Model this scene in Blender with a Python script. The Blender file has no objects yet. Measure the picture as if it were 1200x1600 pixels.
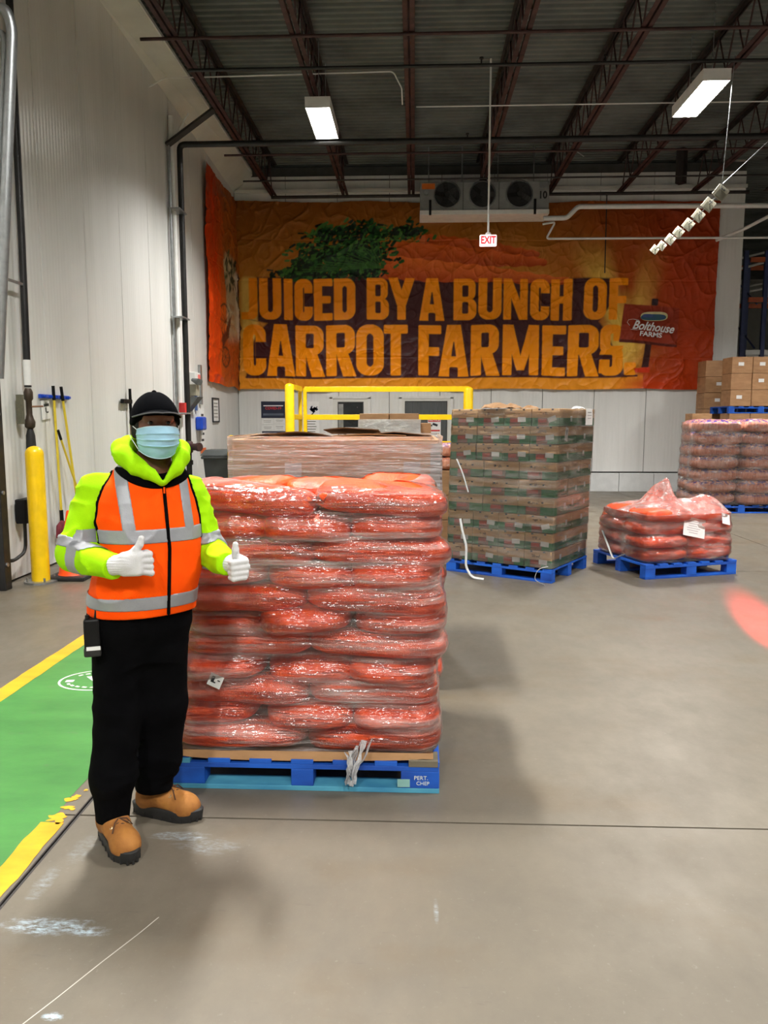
import bpy, bmesh, math, random
import numpy as np
from mathutils import Vector, Matrix
from mathutils.bvhtree import BVHTree

# ---------------------------------------------------------------- camera
scene = bpy.context.scene
COL = scene.collection
PI = math.pi
rng = random.Random(7)
cam_d = bpy.data.cameras.new('camera')
cam = bpy.data.objects.new('camera', cam_d)
COL.objects.link(cam)
scene.camera = cam
cam.location = (0, 0, 1.65)
cam_d.sensor_fit = 'VERTICAL'
cam_d.sensor_height = 36.0
cam_d.lens = 36.0 * 1200 / 1600
cam_d.clip_start = 0.05
cam_d.clip_end = 200
_th = math.atan(145 / 1200)
_ps = math.atan(48 / 1200 * math.cos(_th))
cam.rotation_euler = (PI / 2 - _th, 0, _ps)

# ---------------------------------------------------------------- world, light, exposure
w = bpy.data.worlds.new('hall_air')
scene.world = w
w.use_nodes = True
w.node_tree.nodes['Background'].inputs[0].default_value = (0.9, 0.95, 1.0, 1)
w.node_tree.nodes['Background'].inputs[1].default_value = 0.02
vs = scene.view_settings
vs.view_transform = 'Standard'
vs.look = 'None'
vs.gamma = 1.0
vs.exposure = -0.45
vs.use_curve_mapping = False
LAMP_W = 560.0          # each high bay fixture
# (x, y) of the hanging high bay fixtures, all at the same height
HIGHBAYS = [(-1.46, 12.6), (4.09, 11.9), (-1.46, 4.5), (4.09, 4.0), (-1.46, -3.4), (4.09, -3.4),
            (9.6, 11.9), (9.6, 4.0), (9.6, -3.4), (1.3, -3.4)]  # last one added between the columns, to brighten front faces
HB_Z = 6.3

# ---------------------------------------------------------------- helpers
def link(o):
    COL.objects.link(o)
    return o

def tag(o, label=None, cat=None, group=None, kind=None):
    if label: o['label'] = label
    if cat: o['category'] = cat
    if group: o['group'] = group
    if kind: o['kind'] = kind
    return o

def thing(name, label, cat, loc=(0, 0, 0), rz=0.0, group=None, kind=None):
    o = link(bpy.data.objects.new(name, None))
    o.empty_display_size = 0.1
    o.location = loc
    o.rotation_euler = (0, 0, rz)
    return tag(o, label, cat, group, kind)

def copy_tree(o, parent=None):
    c = link(o.copy())
    c.parent = parent
    for ch in o.children:
        copy_tree(ch, c)
    return c

def frame_from(d):
    d = Vector(d).normalized()
    up = Vector((0, 0, 1)) if abs(d.z) < 0.95 else Vector((0, 1, 0))
    a = d.cross(up).normalized()
    b = a.cross(d).normalized()
    return a, b

class MB:
    def __init__(s):
        s.v = []; s.f = []; s.mi = []; s.cur = 0
    def add(s, vs_, fs_):
        o = len(s.v)
        s.v.extend([tuple(p) for p in vs_])
        s.f.extend([tuple(i + o for i in f) for f in fs_])
        s.mi.extend([s.cur] * len(fs_))
        return s
    def box(s, c, d, rot=None):
        hx, hy, hz = d[0] / 2, d[1] / 2, d[2] / 2
        p = [Vector((x, y, z)) for x in (-hx, hx) for y in (-hy, hy) for z in (-hz, hz)]
        if rot is not None: p = [rot @ q for q in p]
        c = Vector(c)
        return s.add([q + c for q in p], [(0, 1, 3, 2), (4, 6, 7, 5), (0, 4, 5, 1), (2, 3, 7, 6), (0, 2, 6, 4), (1, 5, 7, 3)])
    def tube(s, pts, r, n=8, closed=False, flat=None):
        pts = [Vector(p) for p in pts]
        m = len(pts)
        rs = r if isinstance(r, (list, tuple)) else [r] * m
        vs_, fs_ = [], []
        a = b = None
        for i in range(m):
            d = (pts[(i + 1) % m] - pts[i - 1]) if closed else (pts[min(i + 1, m - 1)] - pts[max(i - 1, 0)])
            if a is None: a, b = frame_from(d)
            else:
                dn = d.normalized()
                a = (a - dn * a.dot(dn)).normalized()
                b = a.cross(dn).normalized()
            for k in range(n):
                t = 2 * PI * k / n
                vs_.append(pts[i] + a * (rs[i] * math.cos(t)) + b * (rs[i] * math.sin(t) * (flat or 1)))
        for i in range(m if closed else m - 1):
            j = (i + 1) % m
            for k in range(n):
                k2 = (k + 1) % n
                fs_.append((i * n + k, j * n + k, j * n + k2, i * n + k2))
        if not closed:
            fs_.append(tuple(range(n)))
            fs_.append(tuple(reversed(range((m - 1) * n, m * n))))
        return s.add(vs_, fs_)
    def cyl(s, p0, p1, r0, r1=None, n=12):
        return s.tube([p0, p1], [r0, r0 if r1 is None else r1], n)
    def lathe(s, prof, n=20, c=(0, 0, 0)):
        vs_, fs_ = [], []
        for r, z in prof:
            for k in range(n):
                t = 2 * PI * k / n
                vs_.append((c[0] + r * math.cos(t), c[1] + r * math.sin(t), c[2] + z))
        for i in range(len(prof) - 1):
            for k in range(n):
                k2 = (k + 1) % n
                fs_.append((i * n + k, i * n + k2, (i + 1) * n + k2, (i + 1) * n + k))
        fs_.append(tuple(reversed(range(n))))
        fs_.append(tuple(range((len(prof) - 1) * n, len(prof) * n)))
        return s.add(vs_, fs_)
    def grid(s, P, closed_u=False):
        m, n = len(P), len(P[0])
        vs_ = [p for row in P for p in row]
        fs_ = []
        for i in range(m - 1):
            for j in range(n if closed_u else n - 1):
                j2 = (j + 1) % n
                fs_.append((i * n + j, i * n + j2, (i + 1) * n + j2, (i + 1) * n + j))
        return s.add(vs_, fs_)
    def prism(s, poly, z0, z1, M=None):
        n = len(poly)
        vs_ = [Vector((x, y, z0)) for x, y in poly] + [Vector((x, y, z1)) for x, y in poly]
        if M is not None: vs_ = [M @ q for q in vs_]
        fs_ = [tuple(reversed(range(n))), tuple(range(n, 2 * n))]
        for k in range(n):
            k2 = (k + 1) % n
            fs_.append((k, k2, n + k2, n + k))
        return s.add(vs_, fs_)
    def mesh(s, name, mats, smooth=None):
        me = bpy.data.meshes.new(name)
        me.from_pydata(s.v, [], s.f)
        for m in (mats if isinstance(mats, (list, tuple)) else [mats]): me.materials.append(m)
        if any(s.mi): me.polygons.foreach_set('material_index', s.mi)
        if smooth is not None:
            me.polygons.foreach_set('use_smooth', [True] * len(me.polygons))
            if smooth < 180: me.set_sharp_from_angle(angle=math.radians(smooth))
        me.update()
        return me
    def build(s, name, mats, parent=None, smooth=None, bevel=0, loc=None, rot=None):
        o = link(bpy.data.objects.new(name, s.mesh(name, mats, smooth)))
        o.parent = parent
        if loc is not None: o.location = loc
        if rot is not None: o.rotation_euler = rot
        if bevel:
            b = o.modifiers.new('edge', 'BEVEL')
            b.width = bevel; b.segments = 2; b.limit_method = 'ANGLE'
        return o

def stick(film, origin, direction, off=0.004):
    """where a label touches the film, seen from origin along direction"""
    bpy.context.view_layer.update()
    mw = film.matrix_world
    t = BVHTree.FromPolygons([mw @ v.co for v in film.data.vertices], [list(p.vertices) for p in film.data.polygons])
    d = Vector(direction).normalized()
    h = t.ray_cast(Vector(origin), d)
    return h[0] - d * off

def place(name, me, parent=None, loc=(0, 0, 0), rot=(0, 0, 0), bevel=0):
    o = link(bpy.data.objects.new(name, me))
    o.parent = parent
    o.location = loc
    o.rotation_euler = rot
    if bevel:
        b = o.modifiers.new('edge', 'BEVEL')
        b.width = bevel; b.segments = 2; b.limit_method = 'ANGLE'
    return o

def fillet(pts, r, n=5):
    """round the corners of a polyline"""
    pts = [Vector(p) for p in pts]
    out = [pts[0]]
    for i in range(1, len(pts) - 1):
        a, b, c = pts[i - 1], pts[i], pts[i + 1]
        u = (a - b).normalized(); v_ = (c - b).normalized()
        p, q = b + u * r, b + v_ * r
        for k in range(n + 1):
            t = k / n
            out.append(p * (1 - t) ** 2 + b * 2 * t * (1 - t) + q * t * t)
    out.append(pts[-1])
    return out

def text_mesh(txt, size, mat, parent, loc, rot, name='lettering', bold=0.0, shear=0.0, sx=1.0, align='CENTER', ext=0.0008):
    cu = bpy.data.curves.new(name, 'FONT')
    cu.body = txt; cu.size = size; cu.align_x = align; cu.align_y = 'CENTER'
    cu.offset = bold; cu.shear = shear; cu.extrude = ext; cu.resolution_u = 3
    tmp = link(bpy.data.objects.new(name + '_curve', cu))
    dg = bpy.context.evaluated_depsgraph_get()
    me = bpy.data.meshes.new_from_object(tmp.evaluated_get(dg))
    bpy.data.objects.remove(tmp)
    bpy.data.curves.remove(cu)
    me.materials.clear(); me.materials.append(mat)
    me.name = name
    o = link(bpy.data.objects.new(name, me))
    o.parent = parent
    o.location = loc; o.rotation_euler = rot; o.scale = (sx, 1, 1)
    return o

# ---------------------------------------------------------------- numpy noise and surface extraction
def _h(i, j, k, seed):
    n = (i * 374761393 + j * 668265263 + k * 2147483647 + seed * 1274126177) & 0xFFFFFFFF
    n = ((n ^ (n >> 13)) * 1274126177) & 0xFFFFFFFF
    return ((n ^ (n >> 16)) & 0xFFFF) / 65535.0

def vnoise(x, y, z, seed=0):
    x = np.asarray(x, float); y = np.asarray(y, float); z = np.asarray(z, float)
    x, y, z = np.broadcast_arrays(x, y, z)
    i = np.floor(x).astype(np.int64); j = np.floor(y).astype(np.int64); k = np.floor(z).astype(np.int64)
    u, v, t = x - i, y - j, z - k
    u = u * u * (3 - 2 * u); v = v * v * (3 - 2 * v); t = t * t * (3 - 2 * t)
    r = 0
    for a in (0, 1):
        for b in (0, 1):
            for c in (0, 1):
                r = r + _h(i + a, j + b, k + c, seed) * (u if a else 1 - u) * (v if b else 1 - v) * (t if c else 1 - t)
    return r * 2 - 1

def surface_net(fn, lo, hi, h):
    """mesh the zero level of fn(x,y,z) on a regular grid (naive surface nets)"""
    lo = np.array(lo, float); hi = np.array(hi, float)
    n = np.ceil((hi - lo) / h).astype(int) + 1
    ax = [lo[i] + h * np.arange(n[i]) for i in range(3)]
    X, Y, Z = np.meshgrid(*ax, indexing='ij')
    V = fn(X, Y, Z)
    S = V < 0
    corners = [(a, b, c) for a in (0, 1) for b in (0, 1) for c in (0, 1)]
    def sub(A, a, b, c):
        return A[a:A.shape[0] - 1 + a, b:A.shape[1] - 1 + b, c:A.shape[2] - 1 + c]
    cnt = sum(sub(S, *c).astype(int) for c in corners)
    act = (cnt > 0) & (cnt < 8)
    ids = -np.ones(act.shape, int)
    idx = np.argwhere(act)
    ids[act] = np.arange(len(idx))
    acc = np.zeros((len(idx), 3)); num = np.zeros(len(idx))
    for a in corners:
        for d in range(3):
            if a[d]: continue
            b = list(a); b[d] = 1
            va = sub(V, *a)[act]; vb = sub(V, *b)[act]
            m = (va < 0) != (vb < 0)
            t = np.where(m, va / np.where(va == vb, 1, va - vb), 0)
            p = np.tile(np.array(a, float), (len(idx), 1))
            p[:, d] = t
            acc[m] += p[m]; num[m] += 1
    verts = lo + h * (idx + acc / num[:, None])
    faces = []
    for d in range(3):
        e1, e2 = (d + 1) % 3, (d + 2) % 3
        sl0 = [slice(None)] * 3; sl1 = [slice(None)] * 3
        sl0[d] = slice(0, -1); sl1[d] = slice(1, None)
        A = S[tuple(sl0)]; B = S[tuple(sl1)]
        q = np.argwhere(A != B)
        ok = (q[:, e1] > 0) & (q[:, e2] > 0) & (q[:, e1] < n[e1] - 1) & (q[:, e2] < n[e2] - 1)
        q = q[ok]
        flip = A[tuple(q.T)]
        def cell(o1, o2):
            c = q.copy(); c[:, e1] -= o1; c[:, e2] -= o2
            return ids[tuple(c.T)]
        quad = np.stack([cell(1, 1), cell(0, 1), cell(0, 0), cell(1, 0)], 1)
        quad[~flip] = quad[~flip][:, ::-1]
        faces.append(quad)
    F = np.concatenate(faces)
    F = F[(F >= 0).all(1)]
    return verts, F

def net_obj(name, fn, lo, hi, h, mat, parent, iters=2):
    v, f = surface_net(fn, lo, hi, h)
    # light smoothing of the net
    for _ in range(iters):
        acc = np.zeros_like(v); c = np.zeros(len(v))
        for a in range(4):
            b = (a + 1) % 4
            np.add.at(acc, f[:, a], v[f[:, b]]); np.add.at(c, f[:, a], 1)
            np.add.at(acc, f[:, b], v[f[:, a]]); np.add.at(c, f[:, b], 1)
        v = v * 0.5 + 0.5 * acc / np.maximum(c, 1)[:, None]
    me = bpy.data.meshes.new(name)
    me.from_pydata(v.tolist(), [], f.tolist())
    me.polygons.foreach_set('use_smooth', [True] * len(me.polygons))
    me.materials.append(mat)
    me.update()
    o = link(bpy.data.objects.new(name, me))
    o.parent = parent
    return o

# ---------------------------------------------------------------- materials
def nt_new(name):
    m = bpy.data.materials.new(name)
    m.use_nodes = True
    nt = m.node_tree
    return m, nt, nt.nodes, nt.links, nt.nodes['Principled BSDF']

def nd(N, t, **kw):
    n = N.new(t)
    for k, v in kw.items(): setattr(n, k, v)
    return n

def noise_node(N, L, vec, scale, detail=4.0, rough=0.55):
    n = N.new('ShaderNodeTexNoise')
    n.inputs['Scale'].default_value = scale
    n.inputs['Detail'].default_value = detail
    n.inputs['Roughness'].default_value = rough
    if vec is not None: L.new(vec, n.inputs['Vector'])
    return n.outputs['Fac']

def ramp(N, L, fac, stops):
    r = N.new('ShaderNodeValToRGB')
    e = r.color_ramp.elements
    while len(e) < len(stops): e.new(0.5)
    for i, (p, c) in enumerate(stops):
        e[i].position = p
        e[i].color = (c, c, c, 1) if isinstance(c, (int, float)) else (c[0], c[1], c[2], 1)
    if fac is not None: L.new(fac, r.inputs['Fac'])
    return r.outputs['Color']

def mixc(N, L, fac, a, b, mode='MIX'):
    m = N.new('ShaderNodeMix'); m.data_type = 'RGBA'; m.blend_type = mode
    for sock, val in ((m.inputs[0], fac), (m.inputs[6], a), (m.inputs[7], b)):
        if isinstance(val, (int, float)): sock.default_value = val
        elif isinstance(val, tuple): sock.default_value = (val[0], val[1], val[2], 1)
        else: L.new(val, sock)
    return m.outputs[2]

def mth(N, L, op, a, b=None, c=None):
    m = N.new('ShaderNodeMath'); m.operation = op
    for i, val in enumerate((a, b, c)):
        if val is None: continue
        if isinstance(val, (int, float)): m.inputs[i].default_value = val
        else: L.new(val, m.inputs[i])
    return m.outputs[0]

def coords(N, L, kind='Object', scale=(1, 1, 1), rnd=True):
    if kind == 'World':
        v = N.new('ShaderNodeNewGeometry').outputs['Position']
    else:
        v = N.new('ShaderNodeTexCoord').outputs[kind]
    mp = N.new('ShaderNodeMapping')
    mp.inputs['Scale'].default_value = scale
    L.new(v, mp.inputs['Vector'])
    if rnd and kind != 'World':
        oi = N.new('ShaderNodeObjectInfo')
        cx = N.new('ShaderNodeCombineXYZ')
        k = mth(N, L, 'MULTIPLY', oi.outputs['Random'], 37.0)
        for i in range(3): L.new(k, cx.inputs[i])
        L.new(cx.outputs[0], mp.inputs['Location'])
    return mp.outputs['Vector']

def bump(N, L, P, height, strength, dist=0.01):
    b = N.new('ShaderNodeBump')
    b.inputs['Strength'].default_value = strength
    b.inputs['Distance'].default_value = dist
    L.new(height, b.inputs['Height'])
    L.new(b.outputs[0], P.inputs['Normal'])
    return b

def pm(name, col, rough=0.5, metal=0.0, var=0.12, vs_=6.0, bmp=0.0, bs=60.0, stretch=(1, 1, 1), col2=None, kind='Object', spec=None, coat=0.0, bstretch=None, dist=0.004):
    """plain procedural surface: two tones mixed by noise, optional relief"""
    m, nt, N, L, P = nt_new(name)
    v = coords(N, L, kind, stretch)
    c2 = col2 or tuple(max(0, x * (1 - 2.2 * var)) for x in col)
    f = ramp(N, L, noise_node(N, L, v, vs_), [(0.35, 0.0), (0.68, 1.0)])
    L.new(mixc(N, L, f, tuple(col), c2), P.inputs['Base Color'])
    rr = mth(N, L, 'MULTIPLY_ADD', f, 0.12, rough - 0.04)
    L.new(rr, P.inputs['Roughness'])
    P.inputs['Metallic'].default_value = metal
    if spec is not None: P.inputs['Specular IOR Level'].default_value = spec
    if coat: P.inputs['Coat Weight'].default_value = coat
    if bmp:
        vb = coords(N, L, kind, bstretch or stretch)
        bump(N, L, P, noise_node(N, L, vb, bs, 5), bmp, dist)
    return m

def emit(name, col, s):
    m, nt, N, L, P = nt_new(name)
    P.inputs['Base Color'].default_value = (*col, 1)
    P.inputs['Emission Color'].default_value = (*col, 1)
    P.inputs['Emission Strength'].default_value = s
    return m

def srgb(r, g, b):
    return tuple(((c / 255) / 12.92 if c / 255 <= 0.04045 else ((c / 255 + 0.055) / 1.055) ** 2.4) for c in (r, g, b))

MAT = {}
MAT['white_wall'] = None
MAT['galv'] = pm('galvanised_steel', (0.42, 0.44, 0.45), 0.38, 0.85, 0.12, 12)
MAT['black_pipe'] = pm('black_iron_pipe', (0.018, 0.017, 0.017), 0.45, 0.2, 0.2, 8)
MAT['red_steel'] = pm('red_primer_steel', srgb(66, 36, 34), 0.6, 0.0, 0.25, 5)
MAT['dark_steel'] = pm('dark_dusty_steel', srgb(48, 40, 38), 0.6, 0.0, 0.2, 5)
MAT['yellow'] = pm('safety_yellow_paint', srgb(245, 200, 8), 0.36, 0.0, 0.06, 9, 0.05, 30)
MAT['white_paint'] = pm('white_painted_metal', (0.72, 0.72, 0.70), 0.42, 0, 0.05, 8)
MAT['black_plastic'] = pm('black_plastic', (0.006, 0.006, 0.0065), 0.5, 0, 0.1, 20, spec=0.2)
MAT['grey_plastic'] = pm('grey_plastic', srgb(92, 96, 96), 0.5, 0, 0.1, 8)
MAT['blue_plastic'] = pm('blue_plastic', srgb(20, 70, 190), 0.35, 0, 0.1, 8)
MAT['paper'] = pm('white_paper', (0.78, 0.78, 0.77), 0.6, 0, 0.03, 10)
MAT['card'] = pm('brown_cardboard', srgb(176, 134, 92), 0.75, 0, 0.08, 9, 0.06, 60, (1, 1, 4))
MAT['card_dark'] = pm('dark_cardboard', srgb(104, 74, 48), 0.8, 0, 0.12, 9)
MAT['ink'] = pm('black_ink', (0.015, 0.015, 0.02), 0.6, 0, 0.05, 10)
MAT['red_ink'] = pm('red_ink', srgb(200, 40, 40), 0.55, 0, 0.05, 10)
MAT['white_ink'] = pm('white_ink', (0.8, 0.8, 0.8), 0.55, 0, 0.03, 10)
MAT['navy'] = pm('navy_print', srgb(24, 32, 58), 0.45, 0, 0.06, 10)
MAT['blue_wood'] = pm('blue_painted_wood', srgb(20, 92, 196), 0.6, 0, 0.22, 7, 0.25, 30, (0.35, 1, 1), col2=srgb(10, 62, 150))
MAT['teal_wood'] = pm('faded_teal_wood', srgb(82, 160, 186), 0.65, 0, 0.2, 7, 0.25, 30, (0.35, 1, 1), col2=srgb(44, 118, 158))
MAT['rubber'] = pm('black_rubber', (0.014, 0.014, 0.014), 0.6, 0, 0.15, 20)
# ================================================================ the hall
WX, WY = -4.10, 17.90          # left wall, back wall
DECK = 7.32                    # underside of the roof deck

# --- wall material: white insulated panel with fine vertical ribs
def wall_mat(axis):
    m, nt, N, L, P = nt_new('white_ribbed_panel_' + axis)
    v = coords(N, L, 'World', (1, 1, 1))
    sx = N.new('ShaderNodeSeparateXYZ'); L.new(v, sx.inputs[0])
    u = sx.outputs[0 if axis == 'x' else 1]
    ribs = mth(N, L, 'SINE', mth(N, L, 'MULTIPLY', u, 2 * PI / 0.075))
    v2 = coords(N, L, 'World', (1.2, 1.2, 0.18))
    f = ramp(N, L, noise_node(N, L, v2, 1.6, 5), [(0.3, 0.0), (0.75, 1.0)])
    c = mixc(N, L, f, srgb(223, 223, 221), srgb(206, 207, 204))
    streak = ramp(N, L, noise_node(N, L, coords(N, L, 'World', (14, 14, 0.25)), 1.0, 4), [(0.55, 0.0), (0.8, 1.0)])
    c = mixc(N, L, mth(N, L, 'MULTIPLY', streak, 0.18), c, srgb(160, 160, 155))
    L.new(c, P.inputs['Base Color'])
    P.inputs['Roughness'].default_value = 0.31
    P.inputs['Metallic'].default_value = 0.0
    h = mth(N, L, 'ADD', mth(N, L, 'MULTIPLY', ribs, 0.5), mth(N, L, 'MULTIPLY', noise_node(N, L, v2, 6, 3), 0.8))
    bump(N, L, P, h, 0.45, 0.004)
    return m
MAT['wall_y'] = wall_mat('y'); MAT['wall_x'] = wall_mat('x')
MAT['wall_plain'] = pm('white_wall_sheet', srgb(214, 214, 208), 0.5, 0, 0.06, 2.0)
MAT['gap'] = pm('dark_joint', srgb(70, 70, 68), 0.8, 0, 0.1, 5)

def panel_wall(name, mat, x0, x1, y0, y1, z0, z1, width, first):
    """backing slab with one child object for each panel; runs along y when x1-x0 is small"""
    base = MB().box(((x0 + x1) / 2, (y0 + y1) / 2, (z0 + z1) / 2), (x1 - x0, y1 - y0, z1 - z0)).build(name, MAT['gap'])
    tag(base, kind='structure')
    return base

wl = panel_wall('wall_left', None, WX - 0.22, WX - 0.03, -9.0, WY + 0.2, 0, 7.2, 1.17, 0)
y = 18.0
pw = 1.17
pan = MB().box((0, 0, 0), (0.03, pw - 0.012, 7.12)).mesh('wall_panel', MAT['wall_y'])
yy = WY - pw / 2
while yy > -9:
    place('wall_panel', pan, wl, (WX - 0.015, yy, 3.58), bevel=0.004)
    yy -= pw
wb = panel_wall('wall_back', None, WX, 7.25, WY + 0.03, WY + 0.22, 0, 7.25, 1.17, 0)
pan = MB().box((0, 0, 0), (pw - 0.012, 0.03, 6.6)).mesh('wall_panel', MAT['wall_x'])
xx = WX + pw / 2
while xx < 7.2:
    if xx + pw / 2 > 7.25:
        ww = 7.25 - (xx - pw / 2)
        MB().box((xx - pw / 2 + ww / 2, WY + 0.015, 3.75), (ww - 0.012, 0.03, 6.6)).build('wall_panel', MAT['wall_x'], wb)
    else:
        place('wall_panel', pan, wb, (xx, WY + 0.015, 3.75), bevel=0.004)
    xx += pw
# white curb along the foot of the back wall, in cast blocks
cb = MB().box((1.575, WY - 0.03, 0.2), (11.33, 0.05, 0.38)).build('baseboard_back', MAT['gap'])
tag(cb, kind='structure')
blk = MB().box((0, 0, 0), (0.78, 0.10, 0.42)).mesh('curb_block', pm('white_block_paint', srgb(214, 216, 216), 0.6, 0, 0.06, 5, 0.2, 40))
for i in range(14):
    place('curb_block', blk, cb, (WX + 0.40 + 0.79 * i + 0.1, WY - 0.05, 0.21), bevel=0.006)
# outer shell of the hall, beyond the picture
for nm, c, d in (('wall_rear', (6, -9.1, 4), (21, 0.2, 8)), ('wall_right', (16.1, 12, 4), (0.2, 42, 8)), ('wall_far', (11.5, 33, 4), (9.5, 0.2, 8)), ('wall_side', (7.15, 25.5, 4), (0.2, 15, 8))):
    tag(MB().box(c, d).build(nm, MAT['wall_plain']), kind='structure')

# sloped white cove between left wall and roof, and along the back wall
cv = MB()
def cove_z(y): return 6.72 + (17.9 - y) * 0.042
P_ = []
for yv in (-9.0, 10.5, WY):
    zi = min(cove_z(yv), 7.05)
    P_.append([(WX, yv, zi), (WX + 0.43, yv - 0.0, 7.08), (WX + 0.43, yv, 7.17), (WX + 0.37, yv, 7.17), (WX - 0.05, yv, 7.2)])
cv.grid(P_)
tag(cv.build('trim_1', MAT['wall_plain']), kind='structure')
tr = MB().grid([[(WX, WY, 6.72), (WX + 0.43, WY - 0.25, 6.98), (WX + 0.43, WY - 0.25, 7.06)], [(7.25, WY, 6.72), (7.25, WY - 0.25, 6.98), (7.25, WY - 0.25, 7.06)]])
tag(MB().box((1.6, WY - 0.03, 6.72), (11.3, 0.10, 0.07)).build('trim_2', MAT['wall_plain']), kind='structure')
tag(MB().box((WX + 0.445, 4.4, 7.11), (0.03, 26.6, 0.05)).build('trim_3', MAT['white_paint']), kind='structure')

# --- floor: slabs cut by saw joints
def floor_mat():
    m, nt, N, L, P = nt_new('worn_concrete')
    v = coords(N, L, 'World')
    big = ramp(N, L, noise_node(N, L, v, 0.55, 5), [(0.3, 0.0), (0.7, 1.0)])
    mid = ramp(N, L, noise_node(N, L, coords(N, L, 'World', (1, 0.7, 1)), 3.2, 7, 0.65), [(0.3, 0.0), (0.72, 1.0)])
    c = mixc(N, L, big, srgb(115, 108, 96), srgb(95, 88, 76))
    c = mixc(N, L, mth(N, L, 'MULTIPLY', mid, 0.7), c, srgb(84, 78, 68))
    # warm stains
    st = ramp(N, L, noise_node(N, L, coords(N, L, 'World', (1, 1.6, 1)), 1.1, 6, 0.6), [(0.52, 0.0), (0.72, 1.0)])
    c = mixc(N, L, mth(N, L, 'MULTIPLY', st, 0.65), c, srgb(92, 79, 60))
    # fine speckle and drag marks
    sp = ramp(N, L, noise_node(N, L, v, 46, 4, 0.7), [(0.62, 0.0), (0.76, 1.0)])
    c = mixc(N, L, mth(N, L, 'MULTIPLY', sp, 0.3), c, srgb(150, 147, 139))
    dg = ramp(N, L, noise_node(N, L, coords(N, L, 'World', (1.5, 9, 1)), 2.4, 6, 0.7), [(0.64, 0.0), (0.74, 1.0)])
    c = mixc(N, L, mth(N, L, 'MULTIPLY', dg, 0.45), c, srgb(66, 61, 55))
    # pale blue chalk scuffs of the pallet paint, each where it lies
    sx = N.new('ShaderNodeSeparateXYZ'); L.new(v, sx.inputs[0])
    tex = ramp(N, L, noise_node(N, L, coords(N, L, 'World', (9, 22, 1)), 3.0, 6, 0.75), [(0.42, 0.0), (0.6, 1.0)])
    wob = noise_node(N, L, coords(N, L, 'World', (5, 12, 1)), 2.2, 6, 0.7)
    for (cx, cy, rx, ry, k) in ((-1.19, 2.29, 0.19, 0.055, 0.55), (-1.06, 2.275, 0.10, 0.035, 0.45), (-0.93, 2.85, 0.14, 0.045, 0.32), (-1.0, 1.915, 0.035, 0.02, 0.9),
                                (-0.80, 2.78, 0.16, 0.07, 0.16), (0.08, 2.42, 0.012, 0.08, 0.22), (-1.32, 2.52, 0.04, 0.14, 0.16), (-1.27, 2.74, 0.06, 0.12, 0.12)):
        ex_ = mth(N, L, 'POWER', mth(N, L, 'DIVIDE', mth(N, L, 'SUBTRACT', sx.outputs[0], cx), rx), 2.0)
        ey_ = mth(N, L, 'POWER', mth(N, L, 'DIVIDE', mth(N, L, 'SUBTRACT', sx.outputs[1], cy), ry), 2.0)
        mk = mth(N, L, 'SUBTRACT', mth(N, L, 'MULTIPLY_ADD', wob, 2.6, -0.5), mth(N, L, 'ADD', ex_, ey_))
        mk = mth(N, L, 'MULTIPLY', mth(N, L, 'MULTIPLY', mth(N, L, 'MAXIMUM', mk, 0.0), tex), k * 1.6)
        mk = mth(N, L, 'MINIMUM', mk, 0.85)
        c = mixc(N, L, mk, c, srgb(178, 200, 214))
    L.new(c, P.inputs['Base Color'])
    r = mth(N, L, 'MULTIPLY_ADD', mid, 0.2, 0.34)
    L.new(r, P.inputs['Roughness'])
    P.inputs['Specular IOR Level'].default_value = 0.5
    bump(N, L, P, noise_node(N, L, v, 30, 8, 0.7), 0.12, 0.004)
    return m
MAT['concrete'] = floor_mat()
fl = MB().box((6, 12, -0.06), (20.6, 42.6, 0.10)).build('floor', MAT['gap'])
tag(fl, kind='structure')
xs = [WX - 0.05, -1.405, 4.6, 10.6, 16.2]
ys = [-9.2, -2.4, 2.995, 8.4, 13.8, 19.2, 24.6, 33.2]
for i in range(len(xs) - 1):
    for j in range(len(ys) - 1):
        g = 0.005
        a, b, c_, d = xs[i] + (0.011 if i == 1 else g), xs[i + 1] - (0.011 if i == 0 else g), ys[j] + g, ys[j + 1] - g
        MB().box(((a + b) / 2, (c_ + d) / 2, -0.02), (b - a, d - c_, 0.04)).build('floor_slab', MAT['concrete'], fl)
# steel edge angles of the long joint
for xo in (-1.414, -1.397):
    MB().box((xo, 4, -0.004), (0.006, 24, 0.008)).build('joint_edge', MAT['dark_steel'], fl)

# --- painted walkway
def paint_mat(name, col, col2, wear, patch=None):
    m, nt, N, L, P = nt_new(name)
    v = coords(N, L, 'World')
    f = ramp(N, L, noise_node(N, L, coords(N, L, 'World', (1, 2.6, 1)), 2.2, 6, 0.65), [(0.3, 0.0), (0.75, 1.0)])
    c = mixc(N, L, f, col, col2)
    dirt = ramp(N, L, noise_node(N, L, coords(N, L, 'World', (3, 7, 1)), 2.0, 7, 0.75), [(0.60, 0.0), (0.72, 1.0)])
    c = mixc(N, L, mth(N, L, 'MULTIPLY', dirt, 0.6), c, srgb(96, 100, 84))
    L.new(c, P.inputs['Base Color'])
    P.inputs['Roughness'].default_value = 0.42
    hole = ramp(N, L, noise_node(N, L, coords(N, L, 'World', (2.2, 5, 1)), 1.7, 8, 0.75), [(wear, 1.0), (wear + 0.02, 0.0)])
    L.new(hole, P.inputs['Alpha'])
    bump(N, L, P, noise_node(N, L, v, 40, 6), 0.15, 0.003)
    return m
MAT['green_paint'] = paint_mat('green_floor_paint', srgb(70, 132, 62), srgb(52, 108, 50), 0.67)
MAT['yellow_paint'] = paint_mat('yellow_floor_paint', srgb(222, 170, 30), srgb(190, 132, 22), 0.66)
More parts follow.
